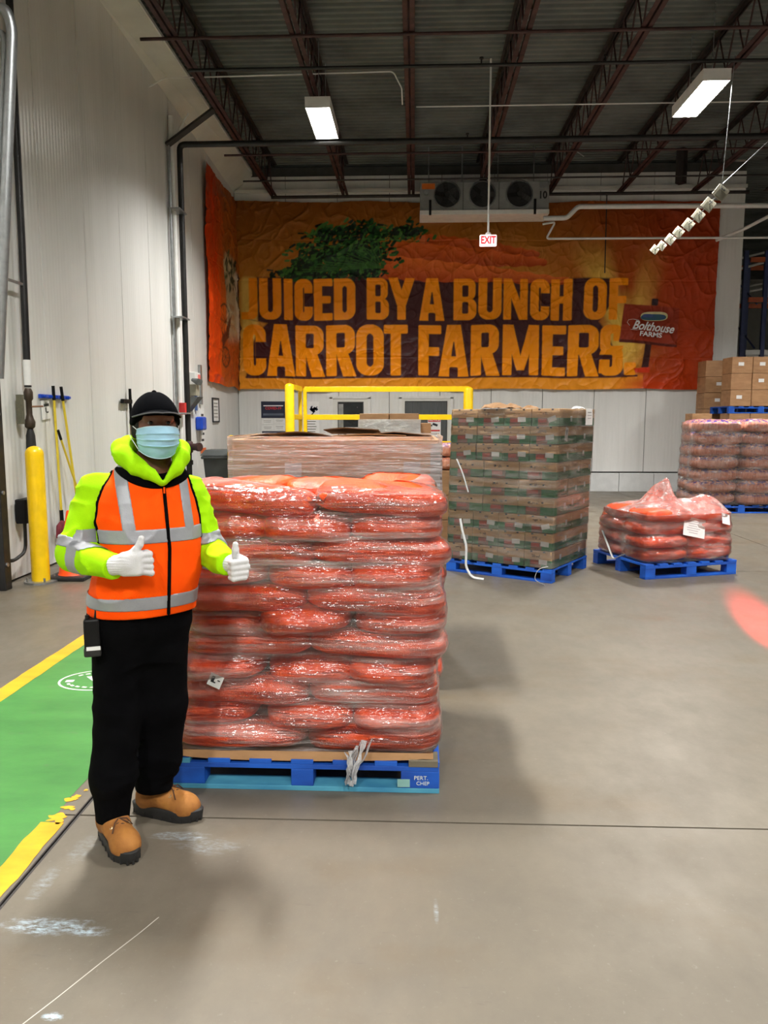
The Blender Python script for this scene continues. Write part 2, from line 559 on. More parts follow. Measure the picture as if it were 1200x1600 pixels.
def ragged(x0, x1, y0, y1, amp, n, seed, rag_end=0.0):
    """strip with uneven long edges"""
    P_ = []
    for i in range(n + 1):
        yv = y0 + (y1 - y0) * i / n
        a = float(vnoise(yv * 9, seed, 0, seed)) * amp + float(vnoise(yv * 40, seed, 3, seed)) * amp * 0.5
        b = float(vnoise(yv * 9, seed + 9, 0, seed)) * amp + float(vnoise(yv * 40, seed, 7, seed)) * amp * 0.5
        P_.append([(x0 + a, yv, 0.0012), (x1 + b, yv, 0.0012)])
    return MB().grid(P_)
gw = ragged(-2.43, -1.50, -4, 12.2, 0.006, 200, 3).build('trim_4', MAT['green_paint'])
tag(gw, kind='structure')
g2 = ragged(-2.545, -2.425, -4, 12.2, 0.004, 200, 5)
for q in range(len(g2.v)): g2.v[q] = (g2.v[q][0], g2.v[q][1], 0.0022)
tag(g2.build('trim_5', MAT['yellow_paint']), kind='structure')
# right-hand line: solid in front, flaking away towards the pallet
g3 = ragged(-1.535, -1.43, -4, 2.93, 0.007, 160, 8)
def flake(x0, x1, y0, y1, seed):
    pts = []
    r2 = random.Random(seed)
    n = 26
    for k in range(n):
        t = 2 * PI * k / n
        rr = 0.75 + 0.55 * float(vnoise(2.2 * math.cos(t), 2.2 * math.sin(t), seed, 5)) + 0.16 * r2.random()
        pts.append(((x0 + x1) / 2 + (x1 - x0) / 2 * rr * math.cos(t), (y0 + y1) / 2 + (y1 - y0) / 2 * rr * math.sin(t), 0.0022))
    g3.add(pts, [tuple(range(n))])
for q in range(len(g3.v)): g3.v[q] = (g3.v[q][0], g3.v[q][1], 0.0022)
flake(-1.52, -1.44, 2.92, 3.0, 1); flake(-1.50, -1.43, 3.03, 3.07, 2); flake(-1.515, -1.45, 3.10, 3.16, 3); flake(-1.47, -1.45, 3.2, 3.22, 4)
tag(g3.build('trim_6', MAT['yellow_paint']), kind='structure')
# the pale round badge sprayed on the walkway
bd = thing('floor_stencil', 'white oval stencil badge sprayed on the green walkway', 'floor marking', (-1.98, 4.66, 0.0022), math.radians(8))
rg = MB()
n = 48
pv = [(0.27 * math.cos(2 * PI * k / n), 0.2 * math.sin(2 * PI * k / n), 0) for k in range(n)] + [(0.256 * math.cos(2 * PI * k / n), 0.188 * math.sin(2 * PI * k / n), 0) for k in range(n)]
rg.add(pv, [(k, (k + 1) % n, n + (k + 1) % n, n + k) for k in range(n)])
MAT['stencil'] = pm('white_spray_paint', (0.72, 0.76, 0.70), 0.6, 0, 0.15, 14)
rg.build('ring', MAT['stencil'], bd)
tri = MB().add([(-0.12, 0.07, 0), (0.2, 0.09, 0), (0.19, -0.075, 0), (-0.02, -0.08, 0)], [(0, 3, 2, 1)])
tri.build('emblem', MAT['stencil'], bd)
em = MB().box((0.07, 0.0, 0.0008), (0.03, 0.10, 0.0006)).box((0.13, 0.03, 0.0008), (0.08, 0.012, 0.0006), Matrix.Rotation(0.4, 3, 'Z')).box((0.02, -0.03, 0.0008), (0.05, 0.03, 0.0006))
em.build('emblem_mark', MAT['green_paint'], bd)
dash = MB()
for k in range(26):
    t = 2 * PI * k / 26
    if 150 < math.degrees(t) < 200: continue
    dash.box((0.215 * math.cos(t), 0.145 * math.sin(t), 0.0002), (0.018, 0.03, 0.0004), Matrix.Rotation(t, 3, 'Z'))
dash.build('rim_letters', MAT['stencil'], bd)
MB().box((-0.2, -0.01, 0.0002), (0.05, 0.04, 0.0004)).build('spot', MAT['stencil'], bd)
# long pale scratch
sc = MB()
sp = [(-1.09, 1.84), (-1.02, 1.98), (-0.95, 2.13), (-0.885, 2.26), (-0.845, 2.35)]
sc.add([(x - 0.002, y_, 0.0008) for x, y_ in sp] + [(x + 0.002, y_, 0.0008) for x, y_ in sp], [(i, i + 5, i + 6, i + 1) for i in range(4)])
tag(sc.build('trim_7', pm('pale_scratch', (0.5, 0.48, 0.42), 0.7)), kind='structure')

# --- roof deck
dk = MB()
P_ = []
yv = -9.2
while yv < 33.2:
    for dy, dz in ((0, 0), (0.06, 0), (0.075, 0.045), (0.135, 0.045)):
        P_.append([(WX - 0.2, yv + dy, DECK + dz), (16.2, yv + dy, DECK + dz)])
    yv += 0.15
dk.grid(P_)
tag(dk.build('ceiling', pm('grey_steel_deck', srgb(112, 118, 114), 0.55, 0.1, 0.2, 1.2)), kind='structure')

# --- open-web joists
jx = [-3.17, -1.57, -0.10, 1.40, 2.92, 4.47, 6.07, 7.65, 9.2, 10.8]
ordn = ['first', 'second', 'third', 'fourth', 'fifth', 'sixth', 'seventh', 'eighth', 'ninth', 'tenth', 'eleventh', 'twelfth', 'thirteenth', 'fourteenth']
ZB, ZT = 6.60, 7.27
JY0, JY1 = -8.9, 17.8
def make_joist():
    r = thing('bar_joist', '', 'joist', (0, 0, 0))
    for nm, z, mat in (('bottom_chord', ZB, 'red_steel'), ('top_chord', ZT, 'dark_steel')):
        sgn = 1 if z == ZB else -1
        m = MB()
        for s in (-1, 1):
            m.box((s * 0.045, (JY0 + JY1) / 2, z), (0.06, JY1 - JY0, 0.008))
            m.box((s * 0.018, (JY0 + JY1) / 2, z + sgn * 0.03), (0.008, JY1 - JY0, 0.06))
        m.build(nm, MAT[mat], r)
    pts = []
    k = 0
    yv = JY0 + 0.1
    while yv < JY1 - 0.1:
        pts.append((0, yv, (ZB + 0.03) if k % 2 else (ZT - 0.03)))
        yv += 0.31; k += 1
    MB().tube(pts, 0.0125, 6).build('web_rod', MAT['red_steel'], r)
    return r
j0 = make_joist()
for i, x in enumerate(jx):
    o = j0 if i == 0 else copy_tree(j0)
    o.location = (x, 0, 0)
    tag(o, f'{ordn[i]} dark red open-web roof joist counted from the left wall', 'joist', 'roof joists')
# bridging rods and pipes that cross the joists
def bar(name, label, cat, pts, r, mat, group=None, n=8):
    return tag(MB().tube(pts, r, n).build(name, MAT[mat], smooth=60), label, cat, group)
bar('bridging_rod', 'dark red bridging rod across the joists, nearest the camera', 'rod', [(WX + 0.5, 10.55, ZB - 0.03), (15.9, 10.55, ZB - 0.03)], 0.022, 'red_steel', 'bridging rods')
bar('bridging_rod', 'dark bridging rod across the joists, beyond both lit lamps', 'rod', [(WX + 0.5, 15.0, ZB - 0.03), (15.9, 15.0, ZB - 0.03)], 0.02, 'red_steel', 'bridging rods')
bar('bridging_rod', 'thin dark rod high under the roof deck before the back wall', 'rod', [(WX + 0.5, 16.6, ZB - 0.025), (15.9, 16.6, ZB - 0.025)], 0.018, 'dark_steel', 'bridging rods')
pipe_a = bar('sprinkler_pipe', 'black sprinkler pipe under the joists above the lamps', 'pipe', [(WX + 0.9, 11.35, 6.52), (15.9, 11.35, 6.52)], 0.025, 'black_pipe', 'sprinkler pipes')
pipe_b = bar('sprinkler_pipe', 'black sprinkler branch pipe just behind the lamps', 'pipe', [(WX + 0.9, 14.2, 6.5), (15.9, 14.2, 6.5)], 0.025, 'black_pipe', 'sprinkler pipes')
bar('sprinkler_pipe', 'thick black water main running from the wall riser across the hall', 'pipe', fillet([(WX + 0.14, 13.37, 0.55), (WX + 0.14, 13.37, 6.22), (15.9, 13.37, 6.22)], 0.1), 0.05, 'black_pipe', n=12)
bar('ledger_pipe', 'dark pipe along the top edge of the orange banner', 'pipe', [(-3.2, 17.62, 6.53), (7.2, 17.62, 6.53)], 0.035, 'dark_steel')
bar('conduit', 'thin white conduit bent under the roof deck between the lamps', 'conduit', fillet([(WX + 0.02, 12.3, 6.7), (WX + 0.25, 12.3, 6.82), (-0.35, 12.3, 6.86), (-0.22, 12.3, 6.62), (-0.22, 12.9, 6.62)], 0.06), 0.011, 'white_paint')
bar('conduit', 'thin white conduit running right from the third joist', 'conduit', [(0.0, 12.75, 6.52), (2.7, 12.75, 6.52), (9, 12.75, 6.52)], 0.010, 'white_paint')
bar('conduit', 'thin grey conduit in the dark roof near the back wall', 'conduit', [(1.5, 16.2, 6.95), (3.2, 16.2, 6.95), (3.35, 16.2, 6.85)], 0.012, 'galv')
for p_, heads in ((pipe_a, ((0.9, 11.35), (2.6, 11.35))), (pipe_b, ((-2.8, 14.2), (0.9, 14.2), (3.0, 14.2), (6.2, 14.2)))):
    for x, y_ in heads:
        MB().cyl((x, y_, 6.5), (x, y_, 6.6), 0.012).cyl((x, y_, 6.6), (x, y_, 6.62), 0.03).build('sprinkler_head', MAT['black_pipe'], p_)
# brace at the left wall
MB_ = MB().box((0, 0, 0), (0.09, 0.09, 1.05), None)
a_, b_ = Vector((WX + 0.02, 13.05, 6.10)), Vector((-3.25, 13.15, 6.72))
tag(MB().tube([a_, b_], 0.055, 4).build('brace', MAT['dark_steel']), 'dark steel brace slanting from left wall up to first joist', 'brace')

# --- high bay fixtures
MAT['lamp_glow'] = emit('lamp_diffuser', (1.0, 0.98, 0.94), 45.0)
hb_label = ['lit high bay lamp hanging over the carrot sign', 'lit high bay lamp at upper right beside hanging tags']
LEN, WID, SK = 1.25, 0.34, 0.085
def make_hb():
    r = thing('high_bay_lamp', '', 'lamp')
    m = MB()
    m.box((0, 0, 0.07), (WID + 0.04, LEN + 0.04, 0.03))
    m.box((-(WID / 2 + 0.012), 0, 0.0), (0.012, LEN + 0.04, 0.14)).box((WID / 2 + 0.012, 0, 0.0), (0.012, LEN + 0.04, 0.14))
    m.box((0, -(LEN / 2 + 0.012), 0.0), (WID + 0.03, 0.012, 0.14)).box((0, LEN / 2 + 0.012, 0.0), (WID + 0.03, 0.012, 0.14))
    m.build('housing', MAT['white_paint'], r)
    MB().box((0, 0, 0.115), (0.12, 0.6, 0.06)).build('driver_box', MAT['galv'], r)
    for s in (-1, 1):
        MB().cyl((0, s * 0.45, 0.08), (0, s * 0.45, DECK - HB_Z), 0.006, n=6).build('hanger_wire', MAT['galv'], r)
        MB().box((s * 0.085, 0, 0.04), (0.15, LEN - 0.03, 0.02)).build('diffuser', MAT['lamp_glow'], r)
    return r
h0 = make_hb()
for i, (x, y_) in enumerate(HIGHBAYS):
    o = h0 if i == 0 else copy_tree(h0)
    o.location = (x, y_, HB_Z)
    tag(o, hb_label[i] if i < 2 else f'lit unseen high bay lamp outside the picture, {ordn[i]} of the rows', 'lamp', 'high bay lamps')
    ld = bpy.data.lights.new('high_bay_light', 'AREA')
    ld.shape = 'RECTANGLE'; ld.size = WID - 0.03; ld.size_y = LEN - 0.03
    ld.energy = LAMP_W; ld.spread = math.radians(135)
    ld.color = (1.0, 0.975, 0.925)
    lo = link(bpy.data.objects.new('high_bay_light', ld))
    lo.location = (x, y_, HB_Z + 0.026)
# ================================================================ pallet loads
def make_pallet(label, loc, rz, w, d, mats, h=0.142, front=None):
    """block pallet: w along local x, d along local y, origin at its centre on the floor"""
    p = thing('pallet', label, 'pallet', loc, rz)
    nb = 7
    bw = 0.10
    dm = MB().box((0, 0, 0), (bw, d, 0.022)).mesh('deck_board', mats[0])
    for i in range(nb):
        x = -w / 2 + bw / 2 + (w - bw) * i / (nb - 1)
        place('deck_board', dm, p, (x, 0, h - 0.011), bevel=0.002)
    bt = 0.022
    blockh = h - 0.022 - 0.022 - bt
    for k, yv in enumerate((-d / 2 + 0.05, 0, d / 2 - 0.05)):
        MB().box((0, yv, h - 0.033), (w - 0.004, 0.10, 0.022)).build('stringer_board', mats[1], p, bevel=0.002)
        MB().box((0, yv, bt / 2), (w, 0.10, bt)).build('bottom_board', mats[2] if (front and k == 0) else mats[1], p, bevel=0.002)
        for j, xv in enumerate((-w / 2 + (0.085 if front else 0.06), 0.0, w / 2 - (0.085 if front else 0.06))):
            bwid = (0.17 if j != 1 else 0.10) if front else 0.12
            MB().box((xv, yv, bt + blockh / 2), (bwid, 0.098, blockh)).build('block', mats[1], p, bevel=0.003)
    return p

def quad_noise(P, amp, freq, seed):
    return vnoise(P[:, 0] * freq, P[:, 1] * freq, P[:, 2] * freq, seed) * amp

def bag_mesh(name, L_, W_, H_, seed, mat, lump=0.006, nu=40, nv=16, lf=(9, 26, 26), sag=1.0):
    """a filled sack lying flat: pillow with bulging sides, gathered ends and lumps of its contents"""
    vs_, fs_ = [], []
    def spow(c, e): return math.copysign(abs(c) ** e, c)
    for i in range(nv + 1):
        t = -PI / 2 + PI * i / nv
        for j in range(nu):
            a = 2 * PI * j / nu
            cx = spow(math.cos(t), 0.5)
            vs_.append((L_ / 2 * cx * spow(math.cos(a), 0.42), W_ / 2 * cx * spow(math.sin(a), 0.46), H_ / 2 * spow(math.sin(t), 0.62)))
    V = np.array(vs_)
    nrm = V / np.array([L_, W_, H_]) ** 2
    nrm /= np.maximum(np.linalg.norm(nrm, axis=1), 1e-9)[:, None]
    dsp = vnoise(V[:, 0] * lf[0], V[:, 1] * lf[1], V[:, 2] * lf[2], seed) * lump + vnoise(V[:, 0] * 4, V[:, 1] * 5, V[:, 2] * 6, seed + 5) * lump * 1.4
    V = V + nrm * dsp[:, None]
    # the ends thin out and droop a little
    e = np.clip(np.abs(V[:, 0]) / (L_ / 2) - 0.55, 0, 1)
    V[:, 2] -= e ** 2 * 0.03 * sag
    V[:, 2] *= 1 - 0.25 * e ** 1.5
    for i in range(nv):
        for j in range(nu):
            j2 = (j + 1) % nu
            fs_.append((i * nu + j, i * nu + j2, (i + 1) * nu + j2, (i + 1) * nu + j))
    m = MB(); m.add(V.tolist(), fs_)
    return m.mesh(name, mat, 180)

def orange_mat():
    m, nt, N, L, P = nt_new('orange_mesh_sack')
    v = coords(N, L, 'Object', (4, 12, 12))
    f = ramp(N, L, noise_node(N, L, v, 1.6, 5), [(0.3, 0.0), (0.7, 1.0)])
    c = mixc(N, L, f, srgb(234, 86, 12), srgb(202, 56, 6))
    L.new(c, P.inputs['Base Color'])
    P.inputs['Roughness'].default_value = 0.42
    v2 = coords(N, L, 'Object', (1, 1, 1))
    wv = N.new('ShaderNodeTexWave'); wv.inputs['Scale'].default_value = 60; wv.inputs['Distortion'].default_value = 2; L.new(v2, wv.inputs['Vector'])
    h = mth(N, L, 'ADD', mth(N, L, 'MULTIPLY', wv.outputs['Fac'], 0.12), mth(N, L, 'MULTIPLY', noise_node(N, L, coords(N, L, 'Object', (10, 30, 30)), 1.3, 4), 1.0))
    bump(N, L, P, h, 0.45, 0.012)
    return m
MAT['orange'] = orange_mat()

def film_mat(name, tint=(0.86, 0.84, 0.84), lo=0.10, hi=0.55, axis='Object', sc=(1.3, 1.3, 26), bstr=0.55, rough=0.16):
    """stretch film: clear sheet with milky horizontal stretch streaks"""
    m, nt, N, L, P = nt_new(name)
    v = coords(N, L, axis, sc, rnd=False)
    s1 = noise_node(N, L, v, 1.6, 6, 0.65)
    s2 = noise_node(N, L, coords(N, L, axis, (sc[0] * 1.6, sc[1] * 1.6, sc[2] * 0.16), rnd=False), 1.1, 4)
    mk = mth(N, L, 'MULTIPLY', ramp(N, L, s1, [(0.42, 0.0), (0.66, 1.0)]), ramp(N, L, s2, [(0.35, 0.1), (0.7, 1.0)]))
    fac = mth(N, L, 'MULTIPLY_ADD', mk, hi - lo, lo)
    P.inputs['Base Color'].default_value = (*tint, 1)
    P.inputs['Roughness'].default_value = rough
    P.inputs['Specular IOR Level'].default_value = 0.9
    b1 = noise_node(N, L, coords(N, L, axis, (sc[0] * 2.2, sc[1] * 2.2, sc[2] * 1.1), rnd=False), 1.2, 3, 0.6)
    b2 = noise_node(N, L, coords(N, L, axis, (6, 6, 14), rnd=False), 1.2, 3)
    bump(N, L, P, mth(N, L, 'ADD', b1, mth(N, L, 'MULTIPLY', b2, 1.0)), bstr, 0.02)
    tr = N.new('ShaderNodeBsdfTransparent')
    tr.inputs[0].default_value = (0.97, 0.96, 0.96, 1)
    # the clear part still mirrors the lamps
    gl = N.new('ShaderNodeBsdfGlossy'); gl.inputs['Roughness'].default_value = rough
    gl.inputs['Color'].default_value = (1, 1, 1, 1)
    nb_ = [n for n in N if n.type == 'BUMP'][0]
    L.new(nb_.outputs[0], gl.inputs['Normal'])
    fr = N.new('ShaderNodeFresnel'); fr.inputs['IOR'].default_value = 1.55
    L.new(nb_.outputs[0], fr.inputs['Normal'])
    mx0 = N.new('ShaderNodeMixShader')
    L.new(fr.outputs[0], mx0.inputs[0])
    L.new(tr.outputs[0], mx0.inputs[1]); L.new(gl.outputs[0], mx0.inputs[2])
    mx = N.new('ShaderNodeMixShader')
    L.new(fac, mx.inputs[0]); L.new(mx0.outputs[0], mx.inputs[1]); L.new(P.outputs[0], mx.inputs[2])
    L.new(mx.outputs[0], nt.nodes['Material Output'].inputs[0])
    return m

def hull_wrap(objs, cx, cy, rz, hw, hd, z0, z1, nu=150, nv=80, cr=0.10, off=0.006, close=3, seed=1, wr=0.004, ztop_fold=0.0):
    """film pulled around a load: rays find the load from outside, hollows are bridged like taut film"""
    bpy.context.view_layer.update()
    vv, ff = [], []
    for o in objs:
        mw = o.matrix_world
        b0 = len(vv)
        vv.extend([mw @ q.co for q in o.data.vertices])
        ff.extend([[i + b0 for i in p.vertices] for p in o.data.polygons])
    tree = BVHTree.FromPolygons(vv, ff)
    R = Matrix.Rotation(rz, 3, 'Z')
    # rounded rectangle, by arc length
    pts = []
    for sx_, sy_, a0 in ((1, -1, -PI / 2), (1, 1, 0), (-1, 1, PI / 2), (-1, -1, PI)):
        for k in range(9):
            a = a0 + PI / 2 * k / 8
            pts.append((sx_ * (hw - cr) + cr * math.cos(a), sy_ * (hd - cr) + cr * math.sin(a), math.cos(a), math.sin(a)))
    A = np.array(pts + [pts[0]])
    sl = np.concatenate([[0], np.cumsum(np.hypot(*(A[1:, :2] - A[:-1, :2]).T))])
    u = np.linspace(0, sl[-1], nu, endpoint=False)
    Q = np.stack([np.interp(u, sl, A[:, i]) for i in range(4)], 1)
    Q[:, 2:] /= np.linalg.norm(Q[:, 2:], axis=1)[:, None]
    zz = np.linspace(z0, z1, nv)
    D = np.full((nv, nu), np.nan)
    far = 0.35
    for i, z in enumerate(zz):
        for j in range(nu):
            nrm = R @ Vector((Q[j, 2], Q[j, 3], 0))
            o_ = R @ Vector((Q[j, 0], Q[j, 1], 0)) + Vector((cx, cy, z)) + nrm * far
            hit = tree.ray_cast(o_, -nrm, far + 0.2)
            if hit[0] is not None: D[i, j] = far - hit[3]
    D = np.where(np.isnan(D), -0.03, np.maximum(D, -0.05))
    # taut bridging: grey closing, then blur
    def mx(A_, r):
        B = A_.copy()
        for k in range(1, r + 1):
            B = np.maximum(B, np.maximum(np.roll(A_, k, 1), np.roll(A_, -k, 1)))
            B[k:] = np.maximum(B[k:], A_[:-k]); B[:-k] = np.maximum(B[:-k], A_[k:])
        return B
    C_ = -mx(-mx(D, close), close)
    E_ = 0.5 * np.maximum(C_, D) + 0.5 * mx(D, 1)
    for _ in range(2):
        E_ = (E_ * 2 + np.roll(E_, 1, 1) + np.roll(E_, -1, 1)) / 4
        E2 = E_.copy(); E2[1:-1] = (E_[1:-1] * 2 + E_[:-2] + E_[2:]) / 4; E_ = E2
    E_ = np.maximum(E_, D) + off
    jj, ii = np.meshgrid(u, zz)
    E_ = E_ + np.abs(vnoise(jj * 2.2, ii * 30 + 0.9 * jj, 0, seed)) * wr + np.abs(vnoise(jj * 9, ii * 60, 5, seed)) * wr * 0.5
    P_ = []
    for i in range(nv):
        row = []
        for j in range(nu):
            q = R @ Vector((Q[j, 0] + Q[j, 2] * E_[i, j], Q[j, 1] + Q[j, 3] * E_[i, j], 0))
            row.append((q.x + cx, q.y + cy, zz[i]))
        P_.append(row)
    if ztop_fold:
        top = P_[-1]
        for k in range(1, 8):
            row = []
            for j, p in enumerate(top):
                ins = ztop_fold * k * (0.75 + 0.5 * float(vnoise(j * 0.12, 0, 0, seed)))
                L_ = max(1e-6, math.hypot(cx - p[0], cy - p[1]))
                x, y_ = p[0] + (cx - p[0]) / L_ * ins, p[1] + (cy - p[1]) / L_ * ins
                hit = tree.ray_cast(Vector((x, y_, 4)), Vector((0, 0, -1)))
                zt = hit[0].z if hit[0] is not None else p[2]
                row.append((x, y_, max(zt + 0.006, p[2] - 0.02) + 0.004 * abs(float(vnoise(j * 0.3, k * 0.7, 0, seed)))))
            P_.append(row)
    m = MB().grid(P_, closed_u=True)
    return m, P_

# ---------------------------------------------------------------- tall load of orange sacks, in front
FPX, FPY, FRZ = -0.491, 3.755, math.radians(-0.4)
front_pallet = make_pallet('worn blue block pallet under the tall orange sack load', (FPX, FPY, 0), FRZ, 1.222, 1.02,
                           (MAT['blue_wood'], MAT['blue_wood'], MAT['teal_wood']), 0.145, front=True)
# bare and faded wood on it
MB().box((0.54, -0.4625, 0.137), (0.13, 0.102, 0.030)).build('repair_board', pm('weathered_wood', srgb(112, 104, 88), 0.8, 0, 0.2, 8, 0.3, 30, (0.3, 1, 1)), front_pallet, bevel=0.002)
MB().box((-0.555, -0.4625, 0.132), (0.10, 0.102, 0.024)).build('repair_board', MAT['teal_wood'], front_pallet, bevel=0.002)
MB().box((0.453, -0.5105, 0.046), (0.055, 0.003, 0.036)).build('paint_patch', pm('pale_teal_paint', srgb(140, 186, 180), 0.7), front_pallet)
for t_, z_, x_, s_ in (('PERT.', 0.070, 0.530, 0.026), ('CHEP', 0.045, 0.538, 0.024)):
    text_mesh(t_, s_, MAT['stencil'], front_pallet, (x_, -0.5098, z_), (PI / 2, 0, 0), 'stencil')
slip = MB()
P_ = []
for i in range(25):
    x = -0.60 + 1.18 * i / 24
    dz = 0.006 * float(vnoise(x * 3, 0, 0, 4)) - 0.018 * max(0, math.sin((i - 1) / 22 * PI)) ** 0.5
    P_.append([(x, -0.505, 0.156 + dz - 0.004), (x, -0.500, 0.18), (x, -0.47, 0.153), (x, 0.49, 0.153)])
slip.grid(P_)
sl = slip.build('slip_sheet', MAT['card'], smooth=60, loc=(FPX, FPY, 0))
tag(sl, 'brown cardboard sheet between blue pallet and lowest orange sacks', 'cardboard')
NL = 11
LH = 0.106
front_bags = []
bag_long = [bag_mesh('carrot_sack', 0.615, 0.415, 0.125, 10 + k, MAT['orange']) for k in range(4)]
bag_short = [bag_mesh('carrot_sack', 0.60, 0.41, 0.125, 30 + k, MAT['orange']) for k in range(4)]
rb = random.Random(3)
def pos_word(i, n):
    return {2: ['left', 'right'], 3: ['left', 'middle', 'right'], 4: ['far left', 'centre-left', 'centre-right', 'far right']}[n][i]
for l in range(NL):
    z = 0.160 + LH * (l + 0.5) + 0.012
    A = (l % 2 == 0)
    items = []
    n_front = 2 if A else 3
    sq = 1 - 0.085 * (l / NL) ** 1.3
    for i in range(2):
        items.append((('front' if A else 'rear'), i, 2, -0.30 + 0.61 * i, (-0.285 if A else 0.29), 0))
    for i in range(3):
        items.append((('rear' if A else 'front'), i, 3, -0.405 + 0.405 * i, (0.205 if A else -0.20), 1))
    for row, i, n, x, y_, turned in items:
        me = (bag_short if turned else bag_long)[rb.randrange(4)]
        o = place('carrot_sack', me, None, (FPX + 0.62 - (0.62 - x) * sq + rb.uniform(-0.022, 0.022), FPY + y_ + rb.uniform(-0.012, 0.012), z + rb.uniform(-0.005, 0.005) + (0.012 * rb.random() if l == NL - 1 else 0)),
                  (rb.uniform(-0.05, 0.05), rb.uniform(-0.055, 0.055), (PI / 2 if turned else 0) + rb.uniform(-0.05, 0.05) + (PI if rb.random() < 0.5 else 0)))
        o.scale = (rb.uniform(0.94, 1.05), rb.uniform(0.95, 1.03), rb.uniform(0.9, 1.12))
        if l == NL - 1: o.rotation_euler = (rb.uniform(-0.12, 0.12), rb.uniform(-0.1, 0.1), o.rotation_euler[2])
        lay = 'top' if l == NL - 1 else ('lowest' if l == 0 else ordn[l])
        tag(o, f'orange carrot sack in the tall front load, {lay} layer up, {row} row, {pos_word(i, n)}', 'sack', 'orange sacks of the tall load')
        front_bags.append(o)
MAT['film'] = film_mat('clear_stretch_film', (0.94, 0.84, 0.80), 0.02, 0.5, sc=(1.2, 1.2, 24), bstr=1.0, rough=0.17)
fm, fP = hull_wrap(front_bags, FPX + 0.01, FPY, FRZ, 0.58, 0.48, 0.150, 0.160 + LH * NL - 0.02, nu=190, nv=110, off=0.005, close=6, seed=2, wr=0.007, ztop_fold=0.03)
front_film = tag(fm.build('stretch_film', MAT['film'], smooth=180), 'clear stretch film wound around the tall orange sack load', 'stretch film')
# film caught up at the right, and the torn tail that hangs over the pallet
tail = MB()
for k in range(7):
    r3 = random.Random(40 + k)
    pts = []
    x0 = FPX + 0.19 + 0.02 * k
    for i in range(8):
        t = i / 7
        pts.append((x0 + 0.012 * math.sin(5 * t + k) + (FPX + 0.215 - x0) * min(1, t * 1.6) * 0.8 + r3.uniform(-0.006, 0.006), FPY - 0.545 - 0.012 * math.sin(3 * t + k), 0.20 - 0.15 * t + 0.01 * k * (1 - t)))
    tail.tube(pts, [0.004 + 0.009 * abs(math.sin(2.3 * i + k)) for i in range(8)], 6, flat=0.3)
tail.build('torn_tail', film_mat('bunched_film', (0.85, 0.86, 0.88), 0.35, 0.85, sc=(20, 20, 20), bstr=0.8), front_film, smooth=60)
lb = thing('shipping_label', 'small white shipping label stuck on film at lower left of orange load', 'label', stick(front_film, (-0.876, 2.9, 0.50), (0, 1, 0)), 0)
lb.rotation_euler = (0.0, math.radians(24), math.radians(-2))
MB().box((0, 0, 0), (0.062, 0.002, 0.058)).build('sheet', MAT['paper'], lb)
MB().box((-0.013, -0.0016, 0.004), (0.014, 0.001, 0.03)).box((-0.004, -0.0016, -0.008), (0.014, 0.001, 0.006)).box((0.014, -0.0016, 0.006), (0.012, 0.001, 0.005)).build('print', MAT['ink'], lb)

# ---------------------------------------------------------------- cardboard bin behind it
bx = thing('bulk_bin', 'wrapped cardboard bulk bin standing right behind the orange load', 'bin', (-0.475, 5.12, 0))
BW, BD, BH = 1.22, 1.08, 1.53
pb = make_pallet('pallet hidden under the wrapped cardboard bulk bin', (-0.475, 5.12, 0), 0, 1.22, 1.05, (MAT['blue_wood'], MAT['blue_wood'], MAT['blue_wood']))
for nm, c, d in (('side_wall', (0, -BD / 2, (BH + 0.147) / 2), (BW, 0.02, BH - 0.147)), ('side_wall', (0, BD / 2, (BH + 0.147) / 2), (BW, 0.02, BH - 0.147)),
                 ('side_wall', (-BW / 2, 0, (BH + 0.147) / 2), (0.02, BD, BH - 0.147)), ('side_wall', (BW / 2, 0, (BH + 0.147) / 2), (0.02, BD, BH - 0.147))):
    MB().box(c, d).build(nm, MAT['card'], bx, bevel=0.004)
MB().box((0, 0, 0.157), (BW, BD, 0.02)).build('base', MAT['card'], bx)
MB().box((0, 0, BH - 0.05), (BW - 0.03, BD - 0.03, 0.02)).build('lid', MAT['card'], bx)
def flap(x0, x1, y0, y1, z, lift, seed):
    P_ = []
    for i in range(9):
        t = i / 8
        x = x0 + (x1 - x0) * t
        bow = 0.018 * math.sin(PI * t) + 0.006 * float(vnoise(t * 3, seed, 0, seed))
        P_.append([(x, y0, z + lift + bow), (x, y0, z + lift + bow - 0.005), (x, y1, z - 0.005), (x, y1, z)])
    m = MB().grid(P_)
    m.f.append((3, 2, 1, 0)); m.f.append((32, 33, 34, 35)); m.mi += [0, 0]
    return m
MB_k = (flap(-0.42, -0.08, -0.42, 0.1, BH + 0.005, 0.028, 2), flap(-0.02, 0.42, -0.46, 0.25, BH + 0.008, 0.012, 3), flap(-0.12, 0.24, -0.1, 0.4, BH + 0.02, 0.03, 5), flap(0.2, 0.58, -0.3, 0.3, BH + 0.004, 0.018, 7), flap(-0.58, -0.2, -0.2, 0.4, BH + 0.002, 0.01, 9))
for m in MB_k: m.build('top_flap', MAT['card_dark'] if m is not MB_k[1] else MAT['card'], bx)
MB().box((0.594, -BD / 2 - 0.014, 0.84), (0.05, 0.01, BH - 0.2)).box((BW / 2 + 0.014, -BD / 2 + 0.02, 0.84), (0.01, 0.06, BH - 0.2)).build('corner_post', pm('grey_board', srgb(168, 168, 166), 0.6), bx)
MB().box((-0.25, -BD / 2 - 0.0125, BH - 0.18), (0.1, 0.002, 0.08)).box((0.46, -BD / 2 - 0.0125, BH - 0.2), (0.1, 0.002, 0.14)).build('label', pm('greyed_paper', srgb(196, 190, 188), 0.6), bx)
MAT['film_bin'] = film_mat('bin_stretch_film', (0.82, 0.76, 0.77), 0.16, 0.85, sc=(1.2, 1.2, 30), bstr=0.8, rough=0.2)
fP = []
